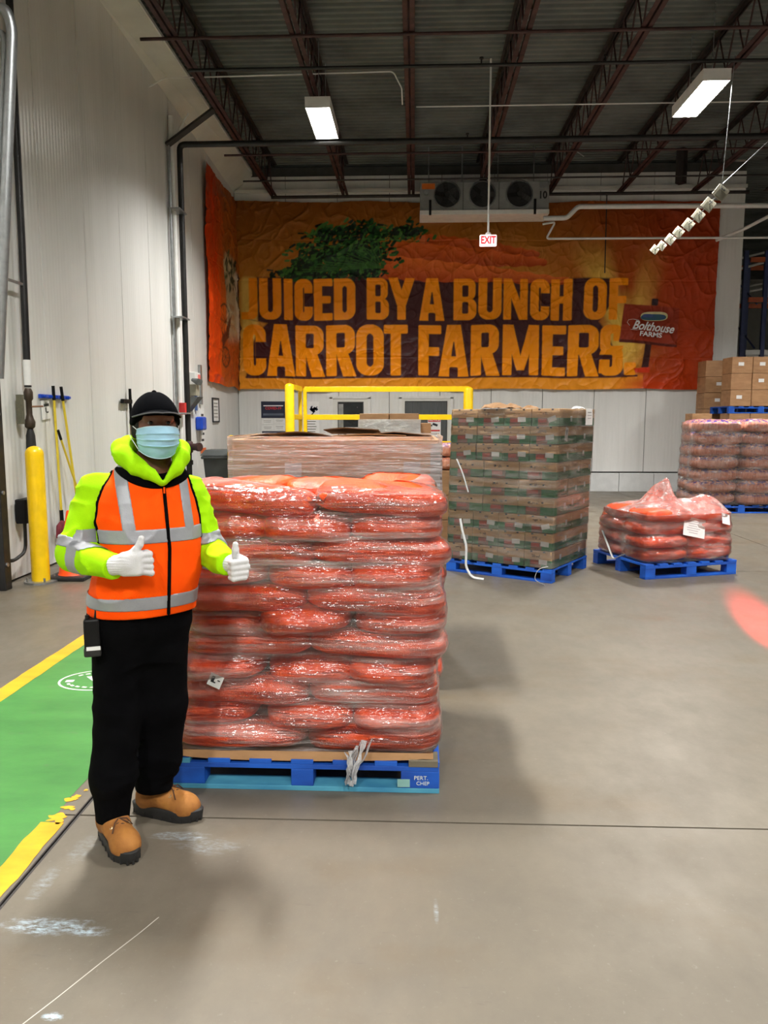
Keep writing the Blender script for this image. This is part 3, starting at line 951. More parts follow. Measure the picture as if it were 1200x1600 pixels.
for i in range(40):
    z = 0.15 + (BH + 0.02 - 0.15) * i / 39
    row = []
    for k in range(80):
        a = 2 * PI * k / 80
        cx_, sy_ = math.cos(a), math.sin(a)
        s_ = 1 / max(abs(cx_), abs(sy_))
        e = 0.03 + 0.004 * float(vnoise(k * 0.2, i * 0.9, 0, 8))
        row.append((cx_ * s_ * (BW / 2 + e), sy_ * s_ * (BD / 2 + e), z))
    fP.append(row)
o = MB().grid(fP, closed_u=True).build('film_wrap', MAT['film_bin'], bx, smooth=50)

# ---------------------------------------------------------------- green and brown produce cartons
def carton_mat():
    m, nt, N, L, P = nt_new('green_banded_carton')
    tc = N.new('ShaderNodeTexCoord')
    sx = N.new('ShaderNodeSeparateXYZ'); L.new(tc.outputs['Generated'], sx.inputs[0])
    v = coords(N, L, 'Object', (1, 1, 4))
    f = ramp(N, L, noise_node(N, L, v, 9, 4), [(0.3, 0.0), (0.7, 1.0)])
    br = mixc(N, L, f, srgb(206, 166, 118), srgb(186, 146, 100))
    gr = mixc(N, L, f, srgb(30, 124, 66), srgb(20, 98, 54))
    low = mth(N, L, 'LESS_THAN', sx.outputs[2], 0.47)
    c = mixc(N, L, low, br, gr)
    # brown window in the band with a red oval print
    u = mth(N, L, 'ABSOLUTE', mth(N, L, 'SUBTRACT', sx.outputs[0], 0.42))
    win = mth(N, L, 'MULTIPLY', mth(N, L, 'LESS_THAN', u, 0.2), low)
    u2 = mth(N, L, 'ABSOLUTE', mth(N, L, 'SUBTRACT', sx.outputs[0], 0.38))
    red = mth(N, L, 'MULTIPLY', mth(N, L, 'LESS_THAN', u2, 0.15), mth(N, L, 'MULTIPLY', mth(N, L, 'GREATER_THAN', sx.outputs[2], 0.2), mth(N, L, 'LESS_THAN', sx.outputs[2], 0.42)))
    c = mixc(N, L, win, c, srgb(120, 74, 46))
    c = mixc(N, L, red, c, srgb(176, 60, 40))
    # dark logo scribble above
    sc_ = ramp(N, L, noise_node(N, L, coords(N, L, 'Object', (26, 26, 40)), 1.0, 3), [(0.52, 0.0), (0.56, 1.0)])
    zone = mth(N, L, 'MULTIPLY', mth(N, L, 'LESS_THAN', u, 0.16), mth(N, L, 'MULTIPLY', mth(N, L, 'GREATER_THAN', sx.outputs[2], 0.62), mth(N, L, 'LESS_THAN', sx.outputs[2], 0.8)))
    c = mixc(N, L, mth(N, L, 'MULTIPLY', zone, mth(N, L, 'MULTIPLY', sc_, 0.8)), c, srgb(92, 60, 34))
    L.new(c, P.inputs['Base Color'])
    P.inputs['Roughness'].default_value = 0.7
    bump(N, L, P, noise_node(N, L, v, 60, 3), 0.08, 0.002)
    return m
MAT['carton'] = carton_mat()
CPX, CPY, CRZ = 1.14, 8.433, math.radians(-32)
make_pallet('blue pallet under the green and brown carton stack', (CPX, CPY, 0), CRZ, 1.22, 1.02, (MAT['blue_wood'],) * 3)
CR = Matrix.Rotation(CRZ, 3, 'Z')
CH = 0.1795
box_n = MB().box((0, 0, 0), (0.296, 0.5, CH - 0.006)).mesh('produce_carton', MAT['carton'])
box_w = MB().box((0, 0, 0), (0.398, 0.333, CH - 0.006)).mesh('produce_carton', MAT['carton'])
lab = MB().box((0, 0, 0), (0.088, 0.002, 0.05)).mesh('label', MAT['paper'])
hole = MB().box((-0.07, 0, 0), (0.022, 0.004, 0.014)).box((0.07, 0, 0), (0.022, 0.004, 0.014)).mesh('vent_slot', MAT['ink'])
cartons = []
for l in range(9):
    z = 0.143 + CH * (l + 0.5)
    wide = 3 <= l <= 5
    lean = 0.045 * l / 8
    nx, ny, bw, bd = (3, 3, 0.402, 0.336) if wide else (4, 2, 0.302, 0.505)
    for iy in range(ny):
        for ix in range(nx):
            if wide and iy == 1 and ix == 1: continue
            q = CR @ Vector(((ix - (nx - 1) / 2) * bw + rb.uniform(-0.003, 0.003), (iy - (ny - 1) / 2) * bd + rb.uniform(-0.003, 0.003), 0))
            o = place('produce_carton', box_w if wide else box_n, None, (CPX + q.x + lean, CPY + q.y + lean * 0.3, z), (0, 0, CRZ + rb.uniform(-0.012, 0.012)), bevel=0.004)
            cl = {3: ['left', 'middle', 'right'], 4: ['far left', 'centre-left', 'centre-right', 'far right']}[nx][ix]
            rw = ['front', 'rear'][iy] if ny == 2 else ['front', 'middle', 'rear'][iy]
            lay = 'top' if l == 8 else ('lowest' if l == 0 else ordn[l])
            tag(o, f'green-banded produce carton in the tall carton stack, {lay} layer up, {rw} row, {cl}', 'carton', 'cartons of the tall stack')
            hy = bd / 2
            if not wide and iy == 0:
                place('label', lab, o, (0.06 + rb.uniform(-0.012, 0.012), -0.2515, -0.02 + rb.uniform(-0.008, 0.008)), (0, rb.uniform(-0.12, 0.12) - (0.25 if (l == 2 and ix == 3) or (l == 8 and ix == 3) else 0), 0))
                place('vent_slot', hole, o, (0, -0.2505, CH / 2 - 0.012))
            if wide and iy == 0:
                place('vent_slot', hole, o, (0, -0.168, CH / 2 - 0.05))
            if ix == nx - 1:
                place('label', lab, o, (bw / 2 - 0.001 - (0.001 if wide else 0.002), rb.uniform(-0.03, 0.12), rb.uniform(-0.02, 0.02)), (0, 0, PI / 2)).scale = (0.55, 1, 1.1)
            cartons.append(o)
MAT['film_carton'] = film_mat('carton_stretch_film', (0.88, 0.82, 0.78), 0.02, 0.26, sc=(1.5, 1.5, 14), bstr=0.6, rough=0.16)
fm, _ = hull_wrap(cartons, CPX + 0.02, CPY + 0.006, CRZ, 0.62, 0.52, 0.150, 0.143 + CH * 9 - 0.005, nu=120, nv=70, cr=0.03, off=0.008, close=3, seed=5, wr=0.006)
cf = tag(fm.build('stretch_film', MAT['film_carton'], smooth=60), 'hazy stretch film wound around the green and brown carton stack', 'stretch film')
def strand(pts, r, parent):
    MB().tube(fillet(pts, 0.05), r, 6, flat=0.35).build('loose_strand', film_mat_tail, parent, smooth=60)
film_mat_tail = pm('white_bunched_film', (0.55, 0.56, 0.56), 0.35, 0, 0.08, 20)
strand([(0.48, 7.98, 0.62), (0.50, 7.95, 0.50), (0.545, 7.93, 0.34), (0.54, 7.92, 0.12), (0.60, 7.86, 0.02), (0.72, 7.82, 0.012)], 0.012, cf)
strand([(1.335, 7.60, 0.19), (1.24, 7.63, 0.16), (1.20, 7.62, 0.05), (1.30, 7.56, 0.012)], 0.010, cf)
strand([(0.44, 8.05, 1.24), (0.50, 8.0, 1.10), (0.56, 7.96, 0.9)], 0.012, cf)
dl = thing('shipping_label', 'white document hung over the top right of the carton stack', 'label', (1.83, 8.24, 1.69), math.radians(58))
MB().grid([[(-0.1, -0.008, 0.07), (0.1, -0.006, 0.07)], [(-0.1, -0.010, 0.0), (0.1, -0.012, 0.0)], [(-0.1, -0.006, -0.1), (0.1, -0.010, -0.1)]]).build('sheet', MAT['paper'], dl)
MB().box((0, -0.0125, 0.03), (0.11, 0.001, 0.01)).box((0, -0.0125, 0.0), (0.12, 0.001, 0.006)).box((0, -0.0125, -0.03), (0.10, 0.001, 0.006)).build('print', pm('grey_ink', (0.35, 0.35, 0.36), 0.6), dl)
d2 = thing('shipping_label', 'tilted narrow white tag on the right face of the carton stack', 'label', (1.53, 7.885, 1.50), math.radians(58))
d2.rotation_euler = (0, math.radians(12), math.radians(58))
MB().box((0, -0.008, 0), (0.075, 0.002, 0.14)).build('sheet', MAT['paper'], d2)
MB().box((0, -0.0095, 0.02), (0.02, 0.001, 0.05)).build('print', MAT['ink'], d2)
# crumpled brown paper left on top
cp = []
for k, (x, y_, s_) in enumerate(((0.85, 8.15, 0.16), (1.0, 8.2, 0.13), (1.22, 8.25, 0.09), (1.75, 8.4, 0.07))):
    P_ = []
    for i in range(9):
        row = []
        for j in range(9):
            a, b = (i / 8 - 0.5) * 2, (j / 8 - 0.5) * 2
            row.append((x + a * s_, y_ + b * s_, 0.143 + 9 * CH + 0.002 + max(0, (1 - a * a) * (1 - b * b)) * s_ * 0.32 + abs(float(vnoise(a * 2.5, b * 2.5, k, 3))) * s_ * 0.2 * (1 - abs(a)) ** 0.3))
        P_.append(row)
    tag(MB().grid(P_).build('crumpled_paper', MAT['card'] if k != 3 else MAT['paper']), ['crumpled brown paper at left on the carton stack', 'crumpled brown paper sheet in the middle of carton stack top', 'small crumpled brown scrap on top of the carton stack', 'small white scrap at right on top of carton stack'][k], 'paper')

# ---------------------------------------------------------------- low load of orange sacks
SPX, SPY, SRZ = 0, 0, math.radians(18)
SR = Matrix.Rotation(SRZ, 3, 'Z')
sc_ = Vector((2.39, 7.905, 0)) + SR @ Vector((0.56, 0.51, 0))
SPX, SPY = sc_.x, sc_.y
make_pallet('blue pallet under the low orange sack load', (SPX, SPY, 0), SRZ, 1.12, 1.02, (MAT['blue_wood'],) * 3, h=0.155)
low_bags = []
sb_l = [bag_mesh('carrot_sack', 0.56, 0.50, 0.15, 60 + k, MAT['orange'], 0.007) for k in range(3)]
for l in range(4):
    z = 0.157 + 0.135 * (l + 0.5) + 0.012
    A = l % 2
    items = []
    for i in range(2):
        for j in range(2):
            items.append((('front', 'rear')[j], ('left', 'right')[i], -0.27 + 0.54 * i, -0.25 + 0.5 * j))
    for row, cl, x, y_ in items:
        q = SR @ Vector((x * (0.98 if l < 3 else 0.94) + rb.uniform(-0.02, 0.02), y_ * 0.96 + rb.uniform(-0.02, 0.02), 0))
        o = place('carrot_sack', sb_l[rb.randrange(3)], None, (SPX + q.x, SPY + q.y, z + rb.uniform(-0.006, 0.006)), (rb.uniform(-0.05, 0.05), rb.uniform(-0.05, 0.05), SRZ + rb.uniform(-0.06, 0.06) + PI * rb.randrange(2)))
        tag(o, f'orange carrot sack in the low load on the right, {["lowest","second","third","top"][l]} layer, {row} {cl}', 'sack', 'orange sacks of the low load')
        low_bags.append(o)
MAT['film_low'] = film_mat('pink_tinted_film', (0.94, 0.84, 0.80), 0.03, 0.4, sc=(2, 2, 8), bstr=0.8, rough=0.2)
fm, fP = hull_wrap(low_bags, SPX, SPY, SRZ, 0.54, 0.49, 0.160, 0.66, nu=160, nv=40, off=0.008, close=4, seed=11, wr=0.012)
# the loose top of the film is gathered over the load, two peaks stand up
ring = fP[-1]
nr = len(ring)
base = len(fm.v)
P2 = [ring]
for k in range(1, 33):
    t = k / 32
    row = []
    for j, p in enumerate(ring):
        x, y_ = p[0] + (SPX - p[0]) * t, p[1] + (SPY - p[1]) * t
        z = 0.66 + 0.075 * math.sin(min(1, t * 2.2) * PI / 2) + 0.022 * float(vnoise(x * 7, y_ * 7, 0, 5))
        lx, ly = (SR.transposed() @ Vector((x - SPX, y_ - SPY, 0))).xy
        # a crumpled ridge stands up at the left, a lower fold lies along the right
        d1 = math.hypot((lx + 0.16) / 0.075, (ly + 0.18) / 0.26)
        d2_ = math.hypot((lx - 0.34) / 0.22, (ly + 0.28) / 0.12)
        d3 = math.hypot((lx - 0.05) / 0.30, (ly + 0.20) / 0.16)
        cr_ = 0.8 + 0.35 * float(vnoise(lx * 9, ly * 9, 1, 9))
        z += 0.27 * math.exp(-d1 ** 2) * cr_ + 0.10 * math.exp(-d2_ ** 2) * cr_ + 0.06 * math.exp(-d3 ** 2) * cr_
        row.append((x, y_, z))
    P2.append(row)
low_film = tag(fm.build('stretch_film', MAT['film_low'], smooth=180), 'loose pinkish film with a standing peak over the low orange load', 'stretch film')
MB().grid(P2, closed_u=True).build('gathered_top', film_mat('gathered_film', (0.92, 0.84, 0.82), 0.16, 0.62, sc=(7, 7, 7), bstr=0.8, rough=0.22), low_film, smooth=180)
def on_face(lx, z, out=0.0):
    return Vector((SPX, SPY, 0)) + SR @ Vector((lx, -0.56 - out, 0)) + Vector((0, 0, z))
q = stick(low_film, on_face(0.03, 0.52, 0.5), SR @ Vector((0, 1, 0)), 0.012)
dl = thing('shipping_label', 'large tilted white sheet stuck on the low orange sack load', 'label', q)
dl.rotation_euler = (math.radians(-12), math.radians(12), SRZ)
MB().box((0, 0, 0), (0.27, 0.002, 0.20)).build('sheet', MAT['paper'], dl)
m = MB()
for k in range(6): m.box((-0.02 + 0.01 * (k % 2), -0.0015, 0.06 - 0.024 * k), (0.17 - 0.03 * (k % 3), 0.001, 0.007))
m.build('print', pm('grey_ink_b', (0.42, 0.40, 0.42), 0.6), dl)
q = stick(low_film, on_face(0.40, 0.60, 0.5), SR @ Vector((0, 1, 0)), 0.012)
dl = thing('shipping_label', 'small white slip at the upper right corner of low orange load', 'label', q)
dl.rotation_euler = (math.radians(-25), math.radians(14), SRZ)
MB().box((0, 0, 0), (0.10, 0.002, 0.12)).build('sheet', MAT['paper'], dl)
strand([(2.13, 8.7, 0.40), (2.19, 8.42, 0.12), (2.23, 8.36, 0.16), (2.28, 8.3, 0.2)], 0.012, low_film)
# ================================================================ the printed banner
SS = 2
def blend(img, mask, col):
    c = np.array(col)
    img[:] = img * (1 - mask[..., None]) + c * mask[..., None]

def smooth_mask(d, w=1.0):
    return np.clip(0.5 - d / w, 0, 1)

def seg_d(X, Y, x0, y0, x1, y1):
    vx, vy = x1 - x0, y1 - y0
    t = np.clip(((X - x0) * vx + (Y - y0) * vy) / max(vx * vx + vy * vy, 1e-9), 0, 1)
    return np.hypot(X - x0 - vx * t, Y - y0 - vy * t)

def rrect_d(X, Y, x0, y0, x1, y1, r):
    cx, cy = (x0 + x1) / 2, (y0 + y1) / 2
    qx = np.abs(X - cx) - (x1 - x0) / 2 + r
    qy = np.abs(Y - cy) - (y1 - y0) / 2 + r
    return np.hypot(np.maximum(qx, 0), np.maximum(qy, 0)) + np.minimum(np.maximum(qx, qy), 0) - r

def poly_d(X, Y, pts):
    d = np.full(X.shape, 1e9)
    ins = np.zeros(X.shape, bool)
    n = len(pts)
    for i in range(n):
        x0, y0 = pts[i]; x1, y1 = pts[(i + 1) % n]
        d = np.minimum(d, seg_d(X, Y, x0, y0, x1, y1))
        cond = ((y0 > Y) != (y1 > Y))
        with np.errstate(divide='ignore', invalid='ignore'):
            xi = (x1 - x0) * (Y - y0) / (y1 - y0 if y1 != y0 else 1e-9) + x0
        ins ^= cond & (X < xi)
    return np.where(ins, -d, d)

def glyph_d(ch, X, Y, x0, x1, y0, y1, s):
    """signed distance to one heavy poster letter in the box; s is the stem width, y grows downward"""
    m = (x0 + x1) / 2; h = y1 - y0; w = x1 - x0; hm = (y0 + y1) / 2
    R = lambda a, b, c, d, r=2.0: rrect_d(X, Y, a, b, c, d, r)
    U = np.minimum
    cut = lambda a, b: np.maximum(a, -b)
    bar = s * 0.86
    if ch == 'I': return R(x0, y0, x1, y1)
    if ch == 'J':
        d = cut(R(x0, y0, x1, y1, w * 0.42), R(x0 - w, y0 - h, x1 - s, y1 - bar, w * 0.12))
        d = U(d, R(x1 - s, y0, x1, y1 - h * 0.3)); d = U(d, R(x0, y1 - bar, m, y1, 2))
        return d
    if ch == 'U': 
        d = R(x0, y0 - h * 0.5, x1, y1, w * 0.42); d = np.maximum(d, y0 - Y)
        return cut(d, R(x0 + s, y0 - h, x1 - s, y1 - bar, w * 0.14))
    if ch in 'CO':
        d = cut(R(x0, y0, x1, y1, w * 0.44), R(x0 + s, y0 + bar, x1 - s, y1 - bar, w * 0.16))
        if ch == 'C': d = cut(d, R(x1 - s * 1.02, y0 + h * 0.34, x1 + 9, y1 - h * 0.34, 1))
        return d
    if ch == 'E':
        d = R(x0, y0, x0 + s, y1)
        for yy_ in (y0, hm - bar / 2, y1 - bar): d = U(d, R(x0, yy_, x1 - (w * 0.1 if yy_ not in (y0, y1 - bar) else 0), yy_ + bar))
        return d
    if ch == 'F':
        d = R(x0, y0, x0 + s, y1)
        d = U(d, R(x0, y0, x1, y0 + bar)); return U(d, R(x0, hm - bar * 0.4, x1 - w * 0.08, hm + bar * 0.6))
    if ch == 'D':
        d = U(R(x0, y0, x1, y1, w * 0.44), R(x0, y0, m, y1))
        return cut(d, R(x0 + s, y0 + bar, x1 - s, y1 - bar, w * 0.15))
    if ch == 'B':
        d = U(U(R(x0, y0, x1 - w * 0.05, hm + 2, w * 0.32), R(x0, hm - 2, x1, y1, w * 0.36)), R(x0, y0, m, y1))
        d = cut(d, R(x0 + s, y0 + bar * 0.9, x1 - s * 0.95, hm - bar * 0.36, 2.5))
        return cut(d, R(x0 + s, hm + bar * 0.36, x1 - s * 0.95, y1 - bar * 0.9, 2.5))
    if ch == 'R':
        d = U(R(x0, y0, x1, y0 + h * 0.58, w * 0.36), R(x0, y0, m, y0 + h * 0.58))
        d = cut(d, R(x0 + s, y0 + bar * 0.9, x1 - s * 0.95, y0 + h * 0.58 - bar * 0.8, 2.5))
        d = U(d, R(x0, y0, x0 + s, y1))
        return U(d, poly_d(X, Y, [(m - s * 0.45, y0 + h * 0.5), (m + s * 0.5, y0 + h * 0.45), (x1 + w * 0.02, y1), (x1 - s * 1.12, y1)]) - 1)
    if ch == 'A':
        d = poly_d(X, Y, [(m - w * 0.22, y0), (m + w * 0.22, y0), (x1, y1), (x0, y1)]) - 0.8
        d = cut(d, poly_d(X, Y, [(m, y0 + h * 0.33), (m + w * 0.065, y0 + h * 0.6), (m - w * 0.065, y0 + h * 0.6)]) - 0.8)
        return cut(d, R(m - w * 0.15, y0 + h * 0.82, m + w * 0.15, y1 + 9, 3))
    if ch == 'Y':
        d = R(m - s / 2, hm, m + s / 2, y1)
        d = U(d, poly_d(X, Y, [(x0, y0), (x0 + s, y0), (m + s * 0.5, hm + h * 0.12), (m - s * 0.5, hm + h * 0.14)]) - 0.6)
        return U(d, poly_d(X, Y, [(x1, y0), (x1 - s, y0), (m - s * 0.5, hm + h * 0.12), (m + s * 0.5, hm + h * 0.14)]) - 0.6)
    if ch == 'N':
        d = U(R(x0, y0, x0 + s * 0.9, y1), R(x1 - s * 0.9, y0, x1, y1))
        return U(d, poly_d(X, Y, [(x0, y0), (x0 + s * 0.95, y0), (x1, y1), (x1 - s * 0.95, y1)]))
    if ch == 'M':
        d = U(R(x0, y0, x0 + s * 0.9, y1), R(x1 - s * 0.9, y0, x1, y1))
        d = U(d, poly_d(X, Y, [(x0, y0), (x0 + s, y0), (m + s * 0.35, y1 - h * 0.1), (m - s * 0.35, y1 - h * 0.1)]))
        return U(d, poly_d(X, Y, [(x1, y0), (x1 - s, y0), (m - s * 0.35, y1 - h * 0.1), (m + s * 0.35, y1 - h * 0.1)]))
    if ch == 'H':
        d = U(R(x0, y0, x0 + s, y1), R(x1 - s, y0, x1, y1))
        return U(d, R(x0, hm - bar / 2, x1, hm + bar / 2))
    if ch == 'T':
        return U(R(x0, y0, x1, y0 + bar), R(m - s / 2, y0, m + s / 2, y1))
    if ch == 'S':
        d = U(cut(R(x0, y0, x1, hm + bar / 2, w * 0.38), R(x0 + s, y0 + bar, x1 + 9, hm - bar / 2, 3)), cut(R(x0, hm - bar / 2, x1, y1, w * 0.38), R(x0 - 9, hm + bar / 2, x1 - s, y1 - bar, 3)))
        d = U(d, R(x1 - s, y0 + 4, x1, y0 + h * 0.32)); return U(d, R(x0, y1 - h * 0.32, x0 + s, y1 - 4))
    if ch == '.': return R(x0, y0, x1, y1, 2.5)

LINE1 = [('J', 374, 400), ('U', 403, 438), ('I', 442, 456), ('C', 459, 488), ('E', 490, 520), ('D', 522, 556), ('B', 574, 609), ('Y', 609, 649), ('A', 658, 696), ('B', 711, 747),
         ('U', 750, 786), ('N', 789, 827), ('C', 831, 861), ('H', 863, 896), ('O', 914, 949), ('F', 953, 982)]
LINE2 = [('C', 375, 412), ('A', 414, 458), ('R', 460, 505), ('R', 509, 555), ('O', 557, 601), ('T', 601, 639), ('F', 656, 692), ('A', 689, 735), ('R', 739, 783), ('M', 789, 846),
         ('E', 851, 888), ('R', 891, 939), ('S', 941, 978), ('.', 980, 998)]

def banner_art(X, Y):
    """print of the main sheet; X runs 368..1120 to the right, Y runs 310..609 downward"""
    img = np.zeros(X.shape + (3,))
    n1 = vnoise(X * 0.02, Y * 0.02, 0, 3)
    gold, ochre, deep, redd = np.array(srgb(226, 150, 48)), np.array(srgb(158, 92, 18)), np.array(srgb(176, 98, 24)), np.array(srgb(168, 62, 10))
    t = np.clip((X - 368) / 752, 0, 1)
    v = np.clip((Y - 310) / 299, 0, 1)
    img[:] = ochre * (1 - v[..., None]) + gold * v[..., None]  # upper tone deepened, partly to paint in the lamps' cutoff
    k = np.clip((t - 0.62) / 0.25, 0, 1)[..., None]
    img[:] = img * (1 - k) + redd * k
    # sun rays spreading from the sign post
    ang = np.arctan2(Y - 560, X - 985)
    ray = smooth_mask(np.sin(ang * 11 + 0.6) * 1.0, 1.4) * np.clip(1 - np.abs(X - 940) / 110, 0, 1) * np.clip(1 - np.abs(Y - 470) / 110, 0, 1)
    blend(img, np.clip(ray * 1.3, 0, 0.8), srgb(246, 204, 92))
    core = np.clip(1.3 - np.hypot((X - 980) / 34, (Y - 525) / 62), 0, 1)
    blend(img, core * 0.9, srgb(248, 206, 90))
    # foot of the sheet
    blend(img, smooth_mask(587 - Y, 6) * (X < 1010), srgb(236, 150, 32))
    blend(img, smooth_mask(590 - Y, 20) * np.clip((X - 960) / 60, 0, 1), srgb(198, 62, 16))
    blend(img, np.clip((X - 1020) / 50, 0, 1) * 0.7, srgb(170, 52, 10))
    blend(img, np.clip((430 - Y) / 120, 0, 1) * 0.45, srgb(92, 44, 10))  # top darkened again: part print, part painted lamp cutoff
    # left end yellow flash behind the letters
    blend(img, smooth_mask(rrect_d(X, Y, 374, 430, 400, 530, 8), 6) * 0.8, srgb(238, 196, 96))
    # dark plum ground behind the lettering
    g = rrect_d(X, Y, 392, 436, 978, 590, 2)
    e = poly_d(X, Y, [(378, 495), (400, 500), (400, 430), (586, 428), (960, 431), (958, 470), (938, 500), (950, 515), (985, 590), (378, 590), (396, 520), (415, 503)])
    blend(img, smooth_mask(e, 3), srgb(66, 28, 32))
    blend(img, smooth_mask(seg_d(X, Y, 380, 590, 1000, 588) - 1.6, 1.5), srgb(66, 28, 32))
    # carrots
    r4 = random.Random(5)
    for (x0, y0, r0, x1, y1, r1, c1, c2) in ((665, 375, 15, 840, 392, 5, (196, 84, 22), (150, 52, 14)), (622, 392, 20, 850, 404, 6, (206, 92, 26), (160, 58, 16)), (600, 413, 19, 886, 434, 5, (226, 112, 42), (182, 68, 20))):
        vx, vy = x1 - x0, y1 - y0
        tt = np.clip(((X - x0) * vx + (Y - y0) * vy) / (vx * vx + vy * vy), 0, 1)
        rad = r0 + (r1 - r0) * tt ** 1.5 + 1.0 * np.sin(tt * 60 + Y * 0.1)
        dd = np.hypot(X - x0 - vx * tt, Y - y0 - vy * tt)
        sh = np.clip(((Y - y0 - vy * tt) / rad + 1) / 2, 0, 1)[..., None]
        colr = np.array(srgb(*c1)) * (1 - sh) + np.array(srgb(*c2)) * sh
        mk = smooth_mask(dd - rad, 1.5)[..., None]
        img[:] = img * (1 - mk) + colr * mk
        rings = smooth_mask(np.abs(np.sin(tt * 23 + 0.9 * np.sin(tt * 71))) - 0.06, 0.1) * mk[..., 0] * 0.18 * np.clip(1.2 - dd / rad, 0, 1)
        blend(img, rings, srgb(246, 160, 90))
    # leafy tops: many small leaflets
    fan = []
    for k in range(900):
        u_ = r4.random()
        x = 440 + 150 * u_ ** 0.8 + r4.gauss(0, 9)
        top = 422 - 40 * math.sin(min(1.0, (x - 430) / 130) * PI * 0.6)
        y_ = top + (428 - top) * r4.random() ** 0.8 + r4.gauss(0, 3)
        fan.append((x, y_))
    for (cx_, cy_, rx_, ry_, n_) in ((510, 360, 26, 14, 90), (545, 368, 26, 20, 130), (590, 362, 34, 16, 150), (640, 358, 26, 9, 100), (570, 392, 40, 20, 220), (500, 392, 40, 20, 160)):
        for k in range(n_): fan.append((r4.gauss(cx_, rx_ * 0.55), r4.gauss(cy_, ry_ * 0.55)))
    pal = [srgb(20, 56, 26), srgb(12, 34, 18), srgb(34, 84, 34), srgb(8, 24, 14), srgb(64, 112, 44)]
    xmin, ymin = X[0, 0], Y.min()
    dx = abs(X[0, 1] - X[0, 0]); dy = abs(Y[1, 0] - Y[0, 0])
    ydir = 1 if Y[1, 0] > Y[0, 0] else -1
    for (x, y_) in fan:
        if y_ > 432 or y_ < 340: continue
        a = r4.uniform(-0.5, 1.4) + (PI if r4.random() < 0.5 else 0); ln = r4.uniform(3, 9); wd = r4.uniform(1.0, 2.6)
        i0 = int((x - 12 - xmin) / dx); i1 = int((x + 12 - xmin) / dx) + 1
        if ydir > 0: j0 = int((y_ - 12 - Y[0, 0]) / dy); j1 = int((y_ + 12 - Y[0, 0]) / dy) + 1
        else: j0 = int((Y[0, 0] - y_ - 12) / dy); j1 = int((Y[0, 0] - y_ + 12) / dy) + 1
        i0, j0 = max(i0, 0), max(j0, 0)
        sx_ = X[j0:j1, i0:i1]; sy_ = Y[j0:j1, i0:i1]
        if sx_.size == 0: continue
        d = seg_d(sx_, sy_, x, y_, x + ln * math.cos(a), y_ - ln * math.sin(a)) - wd
        mk = smooth_mask(d, 1.2)[..., None]
        img[j0:j1, i0:i1] = img[j0:j1, i0:i1] * (1 - mk) + np.array(pal[r4.randrange(5)]) * mk
    for k in range(12):
        d = seg_d(X, Y, 600, 415, 460 + 12 * k, 420 - 4 * k) - 0.9
        blend(img, smooth_mask(d, 1.2) * 0.7, srgb(60, 108, 44))
    # lettering
    for line, y0, y1, s in ((LINE1, 431, 497, 13.5), (LINE2, 505, 587, 16.5)):
        for ch, x0, x1 in line:
            if ch == '.': d = glyph_d(ch, X, Y, x0, x1, 566, 587, s)
            else: d = glyph_d(ch, X, Y, x0, x1, y0, y1, s)
            lt = np.clip((X - 380) / 640, 0, 1)[..., None]
            c = np.array(srgb(255, 152, 0)) * (1 - 0.25 * lt) + np.array(srgb(255, 166, 20)) * 0.25 * lt
            mk = smooth_mask(d, 1.4)[..., None]
            img[:] = img * (1 - mk) + c * mk
    # hanging farm sign: board, strap, post
    blend(img, smooth_mask(poly_d(X, Y, [(1012, 535), (1022, 536), (1018, 575), (1007, 575)]), 1.5), srgb(60, 26, 26))
    blend(img, smooth_mask(poly_d(X, Y, [(995, 576), (1020, 574), (1020, 583), (998, 583)]), 2), srgb(206, 52, 16))
    blend(img, smooth_mask(poly_d(X, Y, [(977, 472), (1062, 478), (1060, 541), (971, 532)]), 1.5), srgb(152, 52, 26))
    blend(img, smooth_mask(poly_d(X, Y, [(971, 528), (1060, 537), (1060, 541), (971, 533)]), 1.2), srgb(92, 30, 20))
    blend(img, smooth_mask(rrect_d(X, Y, 1019, 464, 1029, 475, 2), 1.2), srgb(40, 26, 34))
    return img

def banner_mesh(name, nx, nz, pos, art, seed, wr):
    """cloth grid with fixed sag and crease relief; pos(u,v,d) gives the place, art the printed colour"""
    u = np.linspace(0, 1, nx); v = np.linspace(0, 1, nz)
    Uu, Vv = np.meshgrid(u, v)
    return Uu, Vv

